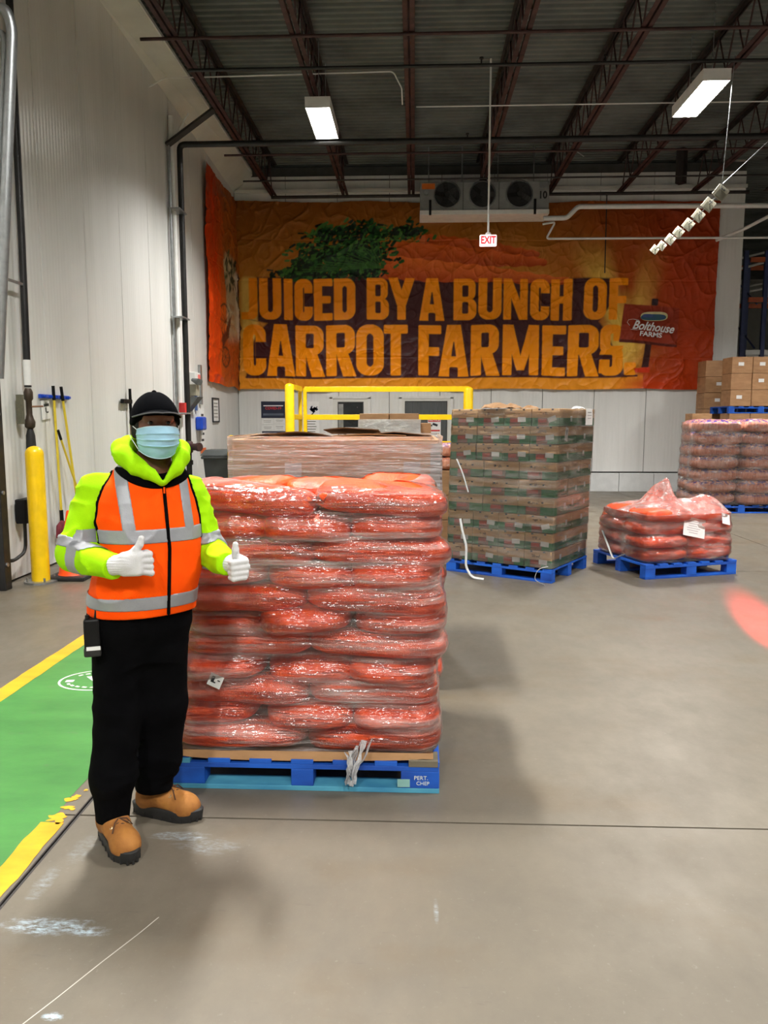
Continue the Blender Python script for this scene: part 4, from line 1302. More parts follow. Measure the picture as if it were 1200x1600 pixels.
def build_banner(name, W, H, nx, nz, art, seed, place_fn, mat, parent=None, edge=None):
    xs_ = np.linspace(0, W, nx); zs_ = np.linspace(0, H, nz)
    X, Z = np.meshgrid(xs_, zs_)
    # relief: diagonal drag folds, fine crumple and flat panel creases
    d = 0.016 * vnoise(X * 1.1, Z * 0.7, 0, seed) + 0.010 * vnoise(X * 2.6 + Z * 1.4, Z * 0.8 - X * 0.4, 1, seed)
    d += 0.008 * (1 - np.abs(vnoise(X * 2.0 + Z * 0.9, Z * 1.6 - X * 0.8, 2, seed))) ** 4
    d += 0.006 * (1 - np.abs(vnoise(X * 4.1 - Z * 2.0, Z * 3.1, 3, seed))) ** 4
    d += 0.004 * (1 - np.abs(vnoise(X * 7.3, Z * 6.1 + X * 2, 4, seed))) ** 3
    for z0 in (0.32 * H, 0.58 * H, 0.17 * H, 0.80 * H):
        d += -0.007 * np.exp(-((Z - z0 - 0.02 * vnoise(X * 0.8, z0, 0, seed)) / 0.012) ** 2)
    d *= 1.7
    d += 0.03 * (1 - np.abs(vnoise(X * 1.3 + Z * 0.8, Z * 1.5 - X * 0.9, 7, seed))) ** 9 + 0.022 * (1 - np.abs(vnoise(X * 2.3 - Z * 1.1, Z * 1.9 + X * 0.3, 8, seed))) ** 8 + 0.014 * (1 - np.abs(vnoise(X * 4.7 + Z * 2, Z * 4.1 - X * 2, 9, seed))) ** 6
    Zp = Z.copy()
    if edge is not None: Zp = edge(X, Z)
    pts = place_fn(X, Zp, d + 0.06)
    me = bpy.data.meshes.new(name)
    idx = np.arange(nx * nz).reshape(nz, nx)
    F = np.stack([idx[:-1, :-1], idx[:-1, 1:], idx[1:, 1:], idx[1:, :-1]], -1).reshape(-1, 4)
    me.from_pydata(pts.reshape(-1, 3).tolist(), [], F.tolist())
    me.polygons.foreach_set('use_smooth', [True] * len(me.polygons))
    ca = me.color_attributes.new('print', 'FLOAT_COLOR', 'POINT')
    col = np.ones((nx * nz, 4), np.float32)
    col[:, :3] = np.clip(art(X, Z), 0, 1).reshape(-1, 3)
    ca.data.foreach_set('color', col.ravel())
    me.materials.append(mat)
    me.update()
    o = link(bpy.data.objects.new(name, me))
    o.parent = parent
    return o

def print_mat():
    m, nt, N, L, P = nt_new('printed_vinyl')
    at = N.new('ShaderNodeVertexColor'); at.layer_name = 'print'
    v = coords(N, L, 'Object', (1, 1, 1), rnd=False)
    f = ramp(N, L, noise_node(N, L, v, 2.0, 5), [(0.3, 0.0), (0.75, 1.0)])
    c = mixc(N, L, mth(N, L, 'MULTIPLY', f, 0.08), at.outputs['Color'], (0.06, 0.03, 0.01))
    L.new(c, P.inputs['Base Color'])
    P.inputs['Roughness'].default_value = 0.42
    P.inputs['Specular IOR Level'].default_value = 0.22
    bump(N, L, P, noise_node(N, L, coords(N, L, 'Object', (1, 1, 1), rnd=False), 9, 6, 0.6), 0.3, 0.02)
    return m
MAT['vinyl'] = print_mat()
BX0, BX1, BZ0, BZ1 = -4.05, 6.68, 2.33, 6.50
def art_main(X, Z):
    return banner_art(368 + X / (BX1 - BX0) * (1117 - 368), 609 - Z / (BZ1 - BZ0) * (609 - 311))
def edge_main(X, Z):
    H = BZ1 - BZ0
    lo = 0.018 * vnoise(X * 1.2, 0, 0, 6)
    hi = 0.03 * vnoise(X * 1.4, 0, 0, 9) - 0.11 * X / (BX1 - BX0)
    t = Z / H
    return Z + lo * (1 - t) + hi * t
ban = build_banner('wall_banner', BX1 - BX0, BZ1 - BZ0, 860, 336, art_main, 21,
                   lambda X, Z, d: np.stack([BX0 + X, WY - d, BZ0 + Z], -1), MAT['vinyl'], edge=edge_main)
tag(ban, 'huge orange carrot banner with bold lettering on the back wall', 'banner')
# lettering of the small farm sign on it
def bpos(px_, py_, out=0.165):
    return (BX0 + (px_ - 368) / (1117 - 368) * (BX1 - BX0), WY - out, BZ0 + (609 - py_) / (609 - 311) * (BZ1 - BZ0))
text_mesh('Bolthouse', 0.26, MAT['white_ink'], ban, bpos(1021, 512), (PI / 2, math.radians(7), 0), 'sign_lettering', bold=0.006, shear=0.35, sx=0.86)
text_mesh('FARMS', 0.145, MAT['white_ink'], ban, bpos(1018, 523.5), (PI / 2, math.radians(6), 0), 'sign_lettering', bold=0.004, sx=1.15)
sw = MB()
p0 = [bpos(x, y_) for x, y_ in ((985, 509), (981, 504), (983, 500), (990, 499), (999, 501))]
sw.tube(p0, 0.012, 6, flat=0.4)
sw.tube([bpos(x, y_) for x, y_ in ((987, 515), (996, 516), (1004, 515))], 0.010, 6, flat=0.4)
sw.build('sign_flourish', MAT['white_ink'], ban)
ld = MB()
def oval(cx_, cy_, rx_, ry_, out, n=20, half=None):
    c = bpos(cx_, cy_, out)
    ks = 10.73 / 749
    pts = [(c[0] + rx_ * ks * math.copysign(abs(math.cos(2 * PI * k / n)) ** 0.6, math.cos(2 * PI * k / n)), c[1], c[2] + ry_ * ks * math.copysign(abs(math.sin(2 * PI * k / n)) ** 0.8, math.sin(2 * PI * k / n))) for k in range(n)]
    return MB().add(pts, [tuple(range(n))])
oval(1022, 495, 21, 7, 0.166).build('sign_scene', pm('cream_print', srgb(214, 206, 150), 0.5), ban)
oval(1021, 496.5, 19.5, 4.6, 0.168).build('sign_scene', pm('teal_print', srgb(30, 84, 92), 0.5, col2=srgb(40, 70, 120)), ban)
oval(1012, 494, 8, 2.6, 0.170).build('sign_scene', pm('blue_print', srgb(60, 84, 140), 0.5), ban)

LY0, LY1 = 15.18, 17.86
def art_left(X, Z):
    """print of the short return on the left wall; X runs toward the corner"""
    img = np.zeros(X.shape + (3,))
    t = (X / (LY1 - LY0)); v = Z / (BZ1 - BZ0)
    a, b = np.array(srgb(214, 66, 14)), np.array(srgb(186, 104, 34))
    k = np.clip((t - 0.25) / 0.35, 0, 1)[..., None]
    img[:] = a * (1 - k) + b * k
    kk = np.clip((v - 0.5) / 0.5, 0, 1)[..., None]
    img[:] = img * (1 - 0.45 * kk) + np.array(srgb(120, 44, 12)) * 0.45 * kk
    T, V = t * 100, v * 100
    blend(img, smooth_mask(rrect_d(T, V, 52, 22, 88, 68, 6), 4), srgb(186, 172, 140))
    blend(img, smooth_mask(rrect_d(T, V, 84, 26, 95, 62, 3), 3), srgb(216, 212, 200))
    blend(img, smooth_mask(rrect_d(T, V, 93, 2, 101, 62, 1), 2), srgb(80, 36, 32))
    blend(img, smooth_mask(rrect_d(T, V, 40, 0, 92, 26, 4), 10), srgb(170, 74, 26))
    for q in range(40):
        r5 = random.Random(q)
        x, y_ = r5.uniform(54, 90), r5.uniform(50, 68)
        blend(img, smooth_mask(seg_d(T, V, x, y_, x + r5.uniform(-5, 5), y_ + r5.uniform(-3, 3)) - r5.uniform(0.6, 1.5), 1.5), srgb(46, 52, 40) if q % 3 else srgb(58, 84, 50))
    for q in range(3):
        blend(img, smooth_mask(rrect_d(T, V, 66, 30 + 5 * q, 78, 33 + 5 * q, 1), 1.5) * 0.6, srgb(168, 112, 60))
    for cy_, rx_, ry_ in ((33, 13, 8.5), (15, 9, 5)):
        d = np.abs(np.hypot((T - 48) / rx_, (V - cy_) / ry_) - 1) * min(rx_, ry_) - 0.55
        blend(img, smooth_mask(d, 0.8), srgb(74, 34, 22))
        for q in range(5):
            an = q * PI / 5
            blend(img, smooth_mask(seg_d(T, V, 48 - rx_ * math.cos(an), cy_ - ry_ * math.sin(an), 48 + rx_ * math.cos(an), cy_ + ry_ * math.sin(an)) - 0.25, 0.8), srgb(74, 34, 22))
    blend(img, smooth_mask(poly_d(T, V, [(34, 22), (38, 24), (66, 37), (66, 32), (40, 18)]), 1.2), srgb(92, 38, 26))
    return img
ban2 = build_banner('wall_banner', LY1 - LY0, BZ1 - BZ0 + 0.05, 200, 300, art_left, 33,
                    lambda X, Z, d: np.stack([WX + d, LY0 + X, BZ0 - 0.02 + Z], -1), MAT['vinyl'], edge=lambda X, Z: Z + 0.05 * vnoise(X * 1.5, 0, 0, 3) * (1 - Z / 4.2) + 0.08 * (1 - Z / 4.2) * (1 - X / 2.7))
tag(ban2, 'red-orange banner return hanging on the left wall near the corner', 'banner')

# ================================================================ machinery and signs on the back wall
ev = thing('evaporator', 'grey three-fan evaporator unit numbered 10 above the banner', 'cooling unit', (1.42, 16.95, 5.88))
EW = 2.66
MB().box((0, 0, 0.36), (EW, 0.62, 0.56)).build('casing', pm('dull_galvanised_sheet', srgb(146, 148, 146), 0.45, 0.3, 0.1, 5), ev, bevel=0.008)
MB().box((0, -0.02, 0.03), (EW + 0.01, 0.66, 0.09)).build('drip_pan', MAT['white_paint'], ev, bevel=0.006)
for x in (-0.44, 0.30):
    MB().box((x, -0.315, 0.36), (0.012, 0.012, 0.56)).build('casing_seam', MAT['gap'], ev)
for x in (-0.77, -0.04, 0.72):
    fn = MB()
    pr = [(0.285, 0), (0.27, -0.03), (0.255, -0.03), (0.25, 0.0)]
    V_, F_ = [], []
    for rr, yy_ in pr:
        for k in range(32):
            a = 2 * PI * k / 32
            V_.append((x + rr * math.cos(a), -0.312 + yy_, 0.39 + rr * math.sin(a)))
    for i in range(3):
        for k in range(32):
            F_.append((i * 32 + k, i * 32 + (k + 1) % 32, (i + 1) * 32 + (k + 1) % 32, (i + 1) * 32 + k))
    fn.add(V_, F_)
    ring_ = fn.build('fan', MAT['galv'], ev, smooth=40)
    dsk = MB().add([(x + 0.262 * math.cos(2 * PI * k / 32), -0.315, 0.39 + 0.262 * math.sin(2 * PI * k / 32)) for k in range(32)], [tuple(range(32))])
    dsk.build('fan_throat', pm('fan_dark', (0.012, 0.012, 0.014), 0.6), ring_)
    bl = MB()
    for k in range(5):
        a = 2 * PI * k / 5 + x
        bl.box((x + 0.13 * math.cos(a), -0.325, 0.39 + 0.13 * math.sin(a)), (0.22, 0.006, 0.11), Matrix.Rotation(-a, 3, 'Y') @ Matrix.Rotation(0.3, 3, 'X'))
    bl.cyl((x, -0.345, 0.39), (x, -0.32, 0.39), 0.05)
    bl.build('fan_blades', pm('fan_grey', (0.012, 0.012, 0.013), 0.6), ring_)
    gd = MB()
    for rr in (0.08, 0.14, 0.20, 0.26):
        gd.tube([(x + rr * math.cos(2 * PI * k / 24), -0.352, 0.39 + rr * math.sin(2 * PI * k / 24)) for k in range(24)], 0.003, 4, closed=True)
    gd.build('fan_guard', MAT['black_pipe'], ring_)
MB().box((-1.16, -0.316, 0.56), (0.27, 0.006, 0.11)).build('orange_label', pm('orange_label', srgb(224, 112, 30), 0.5), ev)
text_mesh('10', 0.20, MAT['ink'], ev, (1.20, -0.314, 0.36), (PI / 2, 0, 0), 'unit_number', bold=0.008, sx=0.9)
MB().box((1.21, -0.315, 0.56), (0.16, 0.006, 0.13)).build('access_plate', MAT['galv'], ev)
for x in (-1.12, 1.04):
    MB().box((x, -0.34, 0.13), (0.05, 0.04, 0.30)).build('bracket', MAT['black_plastic'], ev)
MB().cyl((-1.2, -0.31, 0.43), (-1.2, -0.37, 0.43), 0.05).build('knob', MAT['galv'], ev)
for x in (-1.15, -0.45, 0.3, 1.05):
    MB().cyl((x, 0, 0.64), (x, 0, DECK - 5.88), 0.012, n=6).build('hanger_rod', MAT['galv'], ev)
def wpipe(label, pts, r, mat='white_paint', parent=None, n=10):
    return bar('white_pipe', label, 'pipe', fillet(pts, 0.07), r, mat, n=n)
wpipe('thick white insulated pipe stepping up across the banner', [(2.62, 16.5, 5.74), (3.10, 16.5, 5.75), (3.32, 16.5, 5.97), (7.6, 16.5, 5.95), (14, 16.5, 5.95)], 0.05)
wpipe('thin white drain pipe running low across the banner to the right', [(2.6, 16.45, 5.62), (2.86, 16.45, 5.66), (2.68, 16.45, 5.33), (7.6, 16.45, 5.31), (14, 16.45, 5.30)], 0.022)
wpipe('white pipe branch slanting down past the end of the wall', [(7.35, 16.3, 5.83), (6.9, 17.0, 5.62), (6.55, 17.6, 5.52)], 0.035)
bar('drop_rod', 'thin dark rod hanging down in front of the banner', 'rod', [(4.16, 17.62, 6.52), (4.17, 17.62, 4.85)], 0.012, 'black_pipe')

ex = thing('exit_sign', 'lit white EXIT sign on a rod before the banner', 'exit sign', (1.18, 13.0, 4.535))
MB().box((0, 0, 0), (0.275, 0.06, 0.18)).build('case', emit('exit_face', (1.0, 0.86, 0.86), 1.5), ex, bevel=0.015)
text_mesh('EXIT', 0.165, emit('exit_red', (0.85, 0.02, 0.03), 0.9), ex, (0, -0.032, 0), (PI / 2, 0, 0), 'exit_lettering', bold=0.005, sx=0.72)
MB().cyl((0, 0, 0.09), (0, 0, 0.125), 0.055, 0.035).build('canopy', MAT['white_paint'], ex)
MB().cyl((0, 0, 0.12), (0, 0, DECK - 4.535), 0.016, n=8).build('rod', MAT['white_paint'], ex)

# string of tilted tags hung on a cord
n_t = 8
word = ['topmost', 'second', 'third', 'fourth', 'fifth', 'sixth', 'seventh', 'lowest']
tagpx = [(4.306, 11.5, 4.83), (4.217, 11.7, 4.719), (4.149, 11.9, 4.619), (4.078, 12.1, 4.541), (4.002, 12.3, 4.478), (3.944, 12.5, 4.419), (3.882, 12.7, 4.367), (3.835, 12.9, 4.352)]
tsz = [0.18, 0.165, 0.155, 0.15, 0.14, 0.14, 0.122, 0.122]
MAT['tag_face'] = pm('off_white_plate', srgb(150, 146, 130), 0.6, 0, 0.05, 12)
MAT['tag_grey'] = pm('grey_green_print', srgb(92, 90, 74), 0.6, 0, 0.08, 30)
for i, (p, s_) in enumerate(zip(tagpx, tsz)):
    t_ = thing('hanging_tag', f'off-white tilted square tag on the slanting cord, {word[i]} of eight', 'tag', p, 0, 'tags on the slanting cord')
    t_.rotation_euler = (0, math.radians(38), 0)
    MB().box((0, 0, 0), (s_, 0.012, s_)).build('plate', MAT['tag_face'], t_, bevel=0.004)
    MB().box((s_ * 0.08, -0.007, -s_ * 0.12), (s_ * 0.72, 0.004, s_ * 0.55)).build('panel', MAT['tag_grey'], t_)
    MB().box((-s_ * 0.1, -0.007, s_ * 0.30), (s_ * 0.14, 0.003, s_ * 0.13)).box((s_ * 0.1, -0.007, s_ * 0.30), (s_ * 0.14, 0.003, s_ * 0.13)).build('print', MAT['gap'], t_)
cord = bar('cord', 'thin slanting cord that carries the eight off-white tags', 'cord', [(4.35, 11.35, 6.6), (4.31, 11.47, 4.95)] + [(p[0], p[1] + 0.012, p[2]) for p in tagpx], 0.006, 'galv')
bar('cord', 'thin stay wire from the tags up to the right', 'cord', [(4.33, 11.5, 4.95), (5.6, 12.2, 6.1), (6.3, 12.6, 6.6)], 0.005, 'galv')

# ---------------------------------------------------------------- yellow guard rail before the doors
gt = thing('guard_rail', 'yellow pipe guard rail cage in front of the back wall doors', 'guard rail', (0, 0, 0))
def post(name, x, y_, r, z, parent):
    prof = [(r, 0)] + [(r, z - r)] + [(r * math.cos(a), z - r + r * 0.55 * math.sin(a)) for a in (0.5, 1.0, 1.35)]
    return MB().lathe(prof, 18, (x, y_, 0)).build(name, MAT['yellow'], parent, smooth=50)
post('post', -2.271, 14.0, 0.085, 2.33, gt)
post('post', 1.064, 15.5, 0.095, 2.33, gt)
MB().box((-2.30, 15.5, 1.13), (0.07, 0.07, 2.26)).build('post', MAT['yellow'], gt, bevel=0.006)
MB().box((-2.20, 15.5, 1.13), (0.07, 0.07, 2.26)).build('post', MAT['yellow'], gt, bevel=0.006)
def lath(p, q, w_=0.10):
    return MB().tube([p, q], w_ * 0.62, 4)
for z in (2.245, 1.69, 1.16):
    MB().box((-0.57, 15.5, z), (3.28, 0.06, 0.105)).build('rail', MAT['yellow'], gt, bevel=0.006)
    MB().box((-2.275, 14.75, z), (0.06, 1.40, 0.10)).build('rail', MAT['yellow'], gt, bevel=0.006)
def small_bollard(label, x, y_, r, z):
    b_ = thing('bollard', label, 'bollard', (x, y_, 0))
    prof = [(r, 0), (r, z - r * 0.9)] + [(r * math.cos(a), z - r * 0.9 + r * 0.9 * math.sin(a)) for a in (0.3, 0.6, 0.9, 1.2, 1.45)]
    MB().lathe(prof, 24).build('sleeve', MAT['yellow'], b_, smooth=50)
    return b_
small_bollard('short yellow bollard beside the grey waste bin', -3.255, 13.6, 0.075, 1.37)
nb = small_bollard('tall yellow bollard at the left wall beside the hanging rope', -3.80, 7.55, 0.088, 1.385)
MB().lathe([(0.16, 0), (0.16, 0.02), (0.10, 0.022)], 20).build('base_plate', MAT['galv'], nb)
for a in range(4):
    MB().cyl((0.13 * math.cos(a * PI / 2 + 0.7), 0.13 * math.sin(a * PI / 2 + 0.7), 0.02), (0.13 * math.cos(a * PI / 2 + 0.7), 0.13 * math.sin(a * PI / 2 + 0.7), 0.06), 0.012, n=6).build('bolt', MAT['galv'], nb)

# ---------------------------------------------------------------- doors and notices on the back wall
def door(idx, label, x0, x1, z1, glass_rect, dark):
    d_ = thing(f'door_{idx}', None, None, ((x0 + x1) / 2, WY - 0.02, 0), 0, kind='structure')
    w_ = x1 - x0
    MB().box((0, 0, z1 / 2), (w_, 0.04, z1)).build('leaf', MAT['wall_plain'], d_)
    for sx_ in (-1, 1): MB().box((sx_ * (w_ / 2 + 0.03), -0.005, z1 / 2), (0.06, 0.06, z1 + 0.06)).build('jamb', MAT['white_paint'], d_)
    MB().box((0, -0.005, z1 + 0.03), (w_ + 0.12, 0.06, 0.06)).build('head', MAT['white_paint'], d_)
    gx0, gx1, gz0, gz1 = glass_rect
    cx_ = (x0 + x1) / 2
    MB().box(((gx0 + gx1) / 2 - cx_, -0.025, (gz0 + gz1) / 2), (gx1 - gx0, 0.012, gz1 - gz0)).build('pane', dark, d_)
    m_ = MB()
    for a, b, c_, e in ((gx0 - 0.02, gx0, gz0 - 0.02, gz1 + 0.02), (gx1, gx1 + 0.02, gz0 - 0.02, gz1 + 0.02), (gx0, gx1, gz1, gz1 + 0.02), (gx0, gx1, gz0 - 0.02, gz0)):
        m_.box(((a + b) / 2 - cx_, -0.03, (c_ + e) / 2), (b - a, 0.02, e - c_))
    m_.build('pane_frame', MAT['gap'], d_)
    return d_
MAT['dark_glass'] = pm('dark_door_glass', srgb(34, 38, 42), 0.12, 0, 0.2, 2)
MAT['grey_glass'] = pm('grey_strip_curtain', srgb(84, 88, 90), 0.3, 0, 0.12, 3, stretch=(8, 1, 0.4))
d1 = door(1, '', -1.90, -1.08, 2.12, (-1.76, -1.20, 1.05, 2.03), MAT['dark_glass'])
for k in range(3): MB().box((0.06, -0.034, 1.45 - 0.07 * k), (0.38 - 0.04 * k, 0.002, 0.03)).build('lettering_strip', MAT['white_ink'], d1)
MB().box((-0.22, -0.034, 1.5), (0.12, 0.004, 1.0)).build('push_bar', MAT['galv'], d1)
d2 = door(2, '', -0.30, 0.82, 2.12, (-0.208, 0.726, 0.5, 2.045), MAT['grey_glass'])
MB().box((0.98 - 0.26, -0.03, 1.5), (0.10, 0.04, 0.035)).build('handle', MAT['black_plastic'], d2)
def notice(label, x0, x1, z0, z1, mat, y_=WY - 0.006, cat='poster'):
    n_ = thing('notice', label, cat, ((x0 + x1) / 2, y_, (z0 + z1) / 2))
    MB().box((0, 0, 0), (x1 - x0, 0.008, z1 - z0)).build('sheet', mat, n_)
    return n_
n1 = notice('navy safety poster with red headline left of the guard rail', -3.57, -3.0, 1.68, 2.06, MAT['navy'])
MB().box((0, -0.006, 0.09), (0.46, 0.003, 0.022)).build('caption', MAT['white_ink'], n1)
text_mesh('COVID-19', 0.085, MAT['red_ink'], n1, (0, -0.006, 0.03), (PI / 2, 0, 0), 'headline', bold=0.002)
MB().box((0, -0.006, -0.11), (0.48, 0.003, 0.05)).build('footer', pm('slate_print', srgb(92, 100, 116), 0.5), n1)
for k, (x0, x1, z0, z1, lb_) in enumerate(((-3.56, -3.30, 1.53, 1.66, 'small white paper upper left below the navy poster'), (-3.27, -3.02, 1.55, 1.67, 'small grey paper upper right below the navy poster'), (-3.56, -3.29, 1.39, 1.51, 'small grey paper lower left below the navy poster'), (-3.27, -3.02, 1.39, 1.53, 'small white paper lower right below the navy poster'))):
    nn = notice(lb_, x0, x1, z0, z1, MAT['paper'])
    MB().box((0, -0.005, 0.02), ((x1 - x0) * 0.7, 0.002, 0.008)).box((0, -0.005, -0.015), ((x1 - x0) * 0.6, 0.002, 0.006)).build('print', MAT['tag_grey'], nn)
n1 = notice('second dark poster low behind the yellow guard post', -3.56, -3.0, 1.05, 1.37, MAT['navy'])
MB().box((0, -0.006, 0.08), (0.4, 0.003, 0.02)).build('caption', MAT['tag_grey'], n1)
n1 = notice('white poster with a dark picture beside the yellow square post', -2.62, -2.22, 1.26, 2.06, MAT['paper'])
pic = MB()
for k in range(22):
    r6 = random.Random(k)
    pic.box((r6.uniform(0.0, 0.16), -0.006, r6.uniform(0.08, 0.28)), (r6.uniform(0.02, 0.07), 0.002, r6.uniform(0.02, 0.06)), Matrix.Rotation(r6.uniform(0, 3), 3, 'Y'))
pic.build('picture', MAT['navy'], n1)
MB().box((-0.14, -0.006, 0.3), (0.06, 0.002, 0.05)).box((-0.14, -0.006, 0.18), (0.06, 0.002, 0.03)).build('red_print', MAT['red_ink'], n1)
for k in range(6): MB().box((0, -0.006, 0.0 - 0.06 * k), (0.28 - 0.03 * (k % 3), 0.002, 0.014)).build('text_line', MAT['tag_grey'], n1)
n1 = notice('white NOTICE sign with a camera picture on the grey door', 0.30, 0.60, 1.25, 1.68, MAT['paper'], WY - 0.056, 'sign')
MB().box((0, -0.006, 0.165), (0.28, 0.003, 0.08)).build('red_header', MAT['red_ink'], n1)
text_mesh('NOTICE', 0.07, MAT['white_ink'], n1, (0, -0.009, 0.165), (PI / 2, 0, 0), 'headline', bold=0.002)
MB().box((0.02, -0.006, 0.06), (0.12, 0.003, 0.05), Matrix.Rotation(0.35, 3, 'Y')).box((-0.07, -0.006, 0.04), (0.05, 0.003, 0.04)).build('camera_picture', MAT['ink'], n1)
MB().box((0, -0.006, -0.075), (0.26, 0.003, 0.035)).build('red_line', MAT['red_ink'], n1)
MB().box((0, -0.006, -0.15), (0.22, 0.003, 0.03)).build('text_line', MAT['tag_grey'], n1)

# ================================================================ things along the left wall
rx = WX + 0.14
ri = thing('riser_valve', 'red and black valve fittings low on the wall riser', 'valve', (rx, 13.37, 0))
MB().cyl((0, 0, 0.02), (0, 0, 0.56), 0.062).build('stub_pipe', MAT['red_steel'], ri, smooth=50)
MB().cyl((0, 0, 0.01), (0, 0, 0.03), 0.11).build('flange', MAT['red_steel'], ri)
MB().cyl((0.0, -0.02, 1.17), (0.20, -0.12, 1.17), 0.06).cyl((0.19, -0.115, 1.17), (0.24, -0.14, 1.17), 0.075).build('side_outlet', MAT['red_steel'], ri, smooth=50)
MB().cyl((0.056, 0, 1.08), (0.056, 0, 1.26), 0.004).lathe([(0.053, 1.06), (0.075, 1.08), (0.075, 1.25), (0.053, 1.27)], 16).build('coupling', MAT['red_steel'], ri, smooth=50)
MB().lathe([(0.053, 0.85), (0.07, 0.86), (0.07, 0.93), (0.053, 0.94)], 16).build('coupling', MAT['black_pipe'], ri, smooth=50)
cd = bar('conduit', 'galvanised conduit on the left wall beside the black riser', 'conduit', [(WX + 0.05, 13.05, 0.02), (WX + 0.05, 13.05, 6.1)], 0.028, 'galv')
bar('conduit', 'wide pale duct strip between conduit and black riser', 'conduit', [(WX + 0.06, 13.18, 0.9), (WX + 0.06, 13.18, 6.6)], 0.05, 'white_paint')
bar('conduit', 'thin conduit on the left wall right of the black riser', 'conduit', fillet([(WX + 0.03, 13.75, 2.5), (WX + 0.03, 13.75, 6.6), (WX + 0.2, 13.75, 6.85)], 0.05), 0.018, 'white_paint')
for z in (5.1, 3.35, 1.75):
    MB().box((WX + 0.125, 13.2, z), (0.19, 0.42, 0.025)).build('pipe_strap', MAT['galv'], cd)
MB().box((WX + 0.12, 13.16, 1.83), (0.1, 0.1, 0.2)).build('red_band', MAT['red_ink'], cd)
el = thing('emergency_light', 'white emergency light box with twin lamps on bracket on left wall', 'light', (WX, 13.9, 2.05))
MB().box((0.09, 0.1, 0.33), (0.14, 0.34, 0.22)).build('case', MAT['white_paint'], el, bevel=0.01)
MB().box((0.162, 0.18, 0.33), (0.004, 0.16, 0.15)).build('red_face', pm('pink_red_face', srgb(236, 120, 116), 0.5), el)
for dy in (-0.12, 0.02):
    MB().cyl((0.12, dy, 0.30), (0.24, dy - 0.06, 0.26), 0.03, 0.06).build('lamp_head', MAT['grey_plastic'], el, smooth=50)
MB().box((0.1, 0.0, 0.12), (0.16, 0.24, 0.20)).build('battery_box', MAT['tag_face'], el, bevel=0.006)
MB().add([(0.0, -0.12, 0.0), (0.22, -0.12, 0.0), (0.0, -0.12, -0.26), (0.0, 0.2, 0.0), (0.22, 0.2, 0.0), (0.0, 0.2, -0.26)], [(0, 1, 2), (3, 5, 4), (0, 3, 4, 1), (1, 4, 5, 2)]).build('bracket', MAT['grey_plastic'], el)
tag(MB().box((WX + 0.03, 14.62, 2.30), (0.05, 0.10, 0.74)).build('wall_channel', MAT['galv']), 'grey vertical metal channel on the left wall', 'channel')
tag(MB().box((WX + 0.02, 14.33, 1.95), (0.03, 0.09, 0.28)).build('wall_label', pm('blue_label', srgb(70, 96, 150), 0.5), bevel=0.003), 'narrow blue label above the blue dispenser', 'label')
dp = thing('soap_dispenser', 'bright blue soap dispenser on the left wall', 'dispenser', (WX, 14.45, 1.57))
MB().box((0.07, 0, 0.0), (0.14, 0.30, 0.25)).build('body', MAT['blue_plastic'], dp, bevel=0.03)
MB().cyl((0.08, 0, -0.12), (0.08, 0, -0.22), 0.02, 0.01).build('nozzle', MAT['white_paint'], dp)
sg = thing('wall_sign', 'tall white paper sign with black lines and orange foot', 'sign', (WX + 0.006, 14.75, 1.45))
MB().box((0, 0, 0), (0.01, 0.34, 0.82)).build('sheet', MAT['paper'], sg)
for k, w_ in enumerate((0.16, 0.18, 0.14, 0.22, 0.16)): MB().box((0.007, 0, 0.28 - 0.12 * k), (0.003, w_, 0.045)).build('text_line', MAT['gap'], sg)
MB().box((0.007, 0.02, -0.40), (0.004, 0.36, 0.10)).build('orange_foot', pm('orange_print', srgb(226, 110, 40), 0.5), sg)
fr_ = thing('framed_notice', 'dark framed notice hanging on the left wall below banner', 'frame', (WX + 0.012, 15.77, 1.835))
for c_, d_ in (((0, -0.24, 0), (0.03, 0.03, 0.50)), ((0, 0.24, 0), (0.03, 0.03, 0.50)), ((0, 0, 0.235), (0.03, 0.5, 0.03)), ((0, 0, -0.235), (0.03, 0.5, 0.03))):
    MB().box(c_, d_).build('frame_bar', MAT['ink'], fr_)
MB().box((-0.003, 0, 0), (0.01, 0.46, 0.45)).build('sheet', MAT['paper'], fr_)
for k in range(5): MB().box((0.004, 0, 0.14 - 0.07 * k), (0.003, 0.3, 0.014)).build('text_line', MAT['tag_grey'], fr_)
wbn = thing('waste_bin', 'dark grey waste bin by the left wall behind the worker', 'bin', (-3.55, 14.0, 0))
bm_ = MB()
bm_.add([(-0.2, -0.2, 0.02), (0.2, -0.2, 0.02), (0.2, 0.2, 0.02), (-0.2, 0.2, 0.02), (-0.27, -0.26, 0.95), (0.27, -0.26, 0.95), (0.27, 0.26, 0.95), (-0.27, 0.26, 0.95)], [(3, 2, 1, 0), (0, 1, 5, 4), (1, 2, 6, 5), (2, 3, 7, 6), (3, 0, 4, 7), (4, 5, 6, 7)])
MAT['bin_grey'] = pm('dark_grey_plastic', srgb(66, 70, 70), 0.5, 0, 0.1, 6)
bm_.build('body', MAT['bin_grey'], wbn, bevel=0.02)
MB().box((0, 0, 0.96), (0.60, 0.58, 0.05)).build('rim', MAT['bin_grey'], wbn, bevel=0.015)
lid_ = MB().add([(-0.32, -0.29, 0.99), (0.28, -0.29, 0.99), (0.28, 0.29, 0.99), (-0.32, 0.29, 0.99), (-0.24, -0.22, 1.10), (0.24, -0.22, 1.10), (0.24, 0.22, 1.10), (-0.24, 0.22, 1.10)], [(3, 2, 1, 0), (0, 1, 5, 4), (1, 2, 6, 5), (2, 3, 7, 6), (3, 0, 4, 7), (4, 5, 6, 7)])
lid_.build('lid', MAT['bin_grey'], wbn, bevel=0.012)

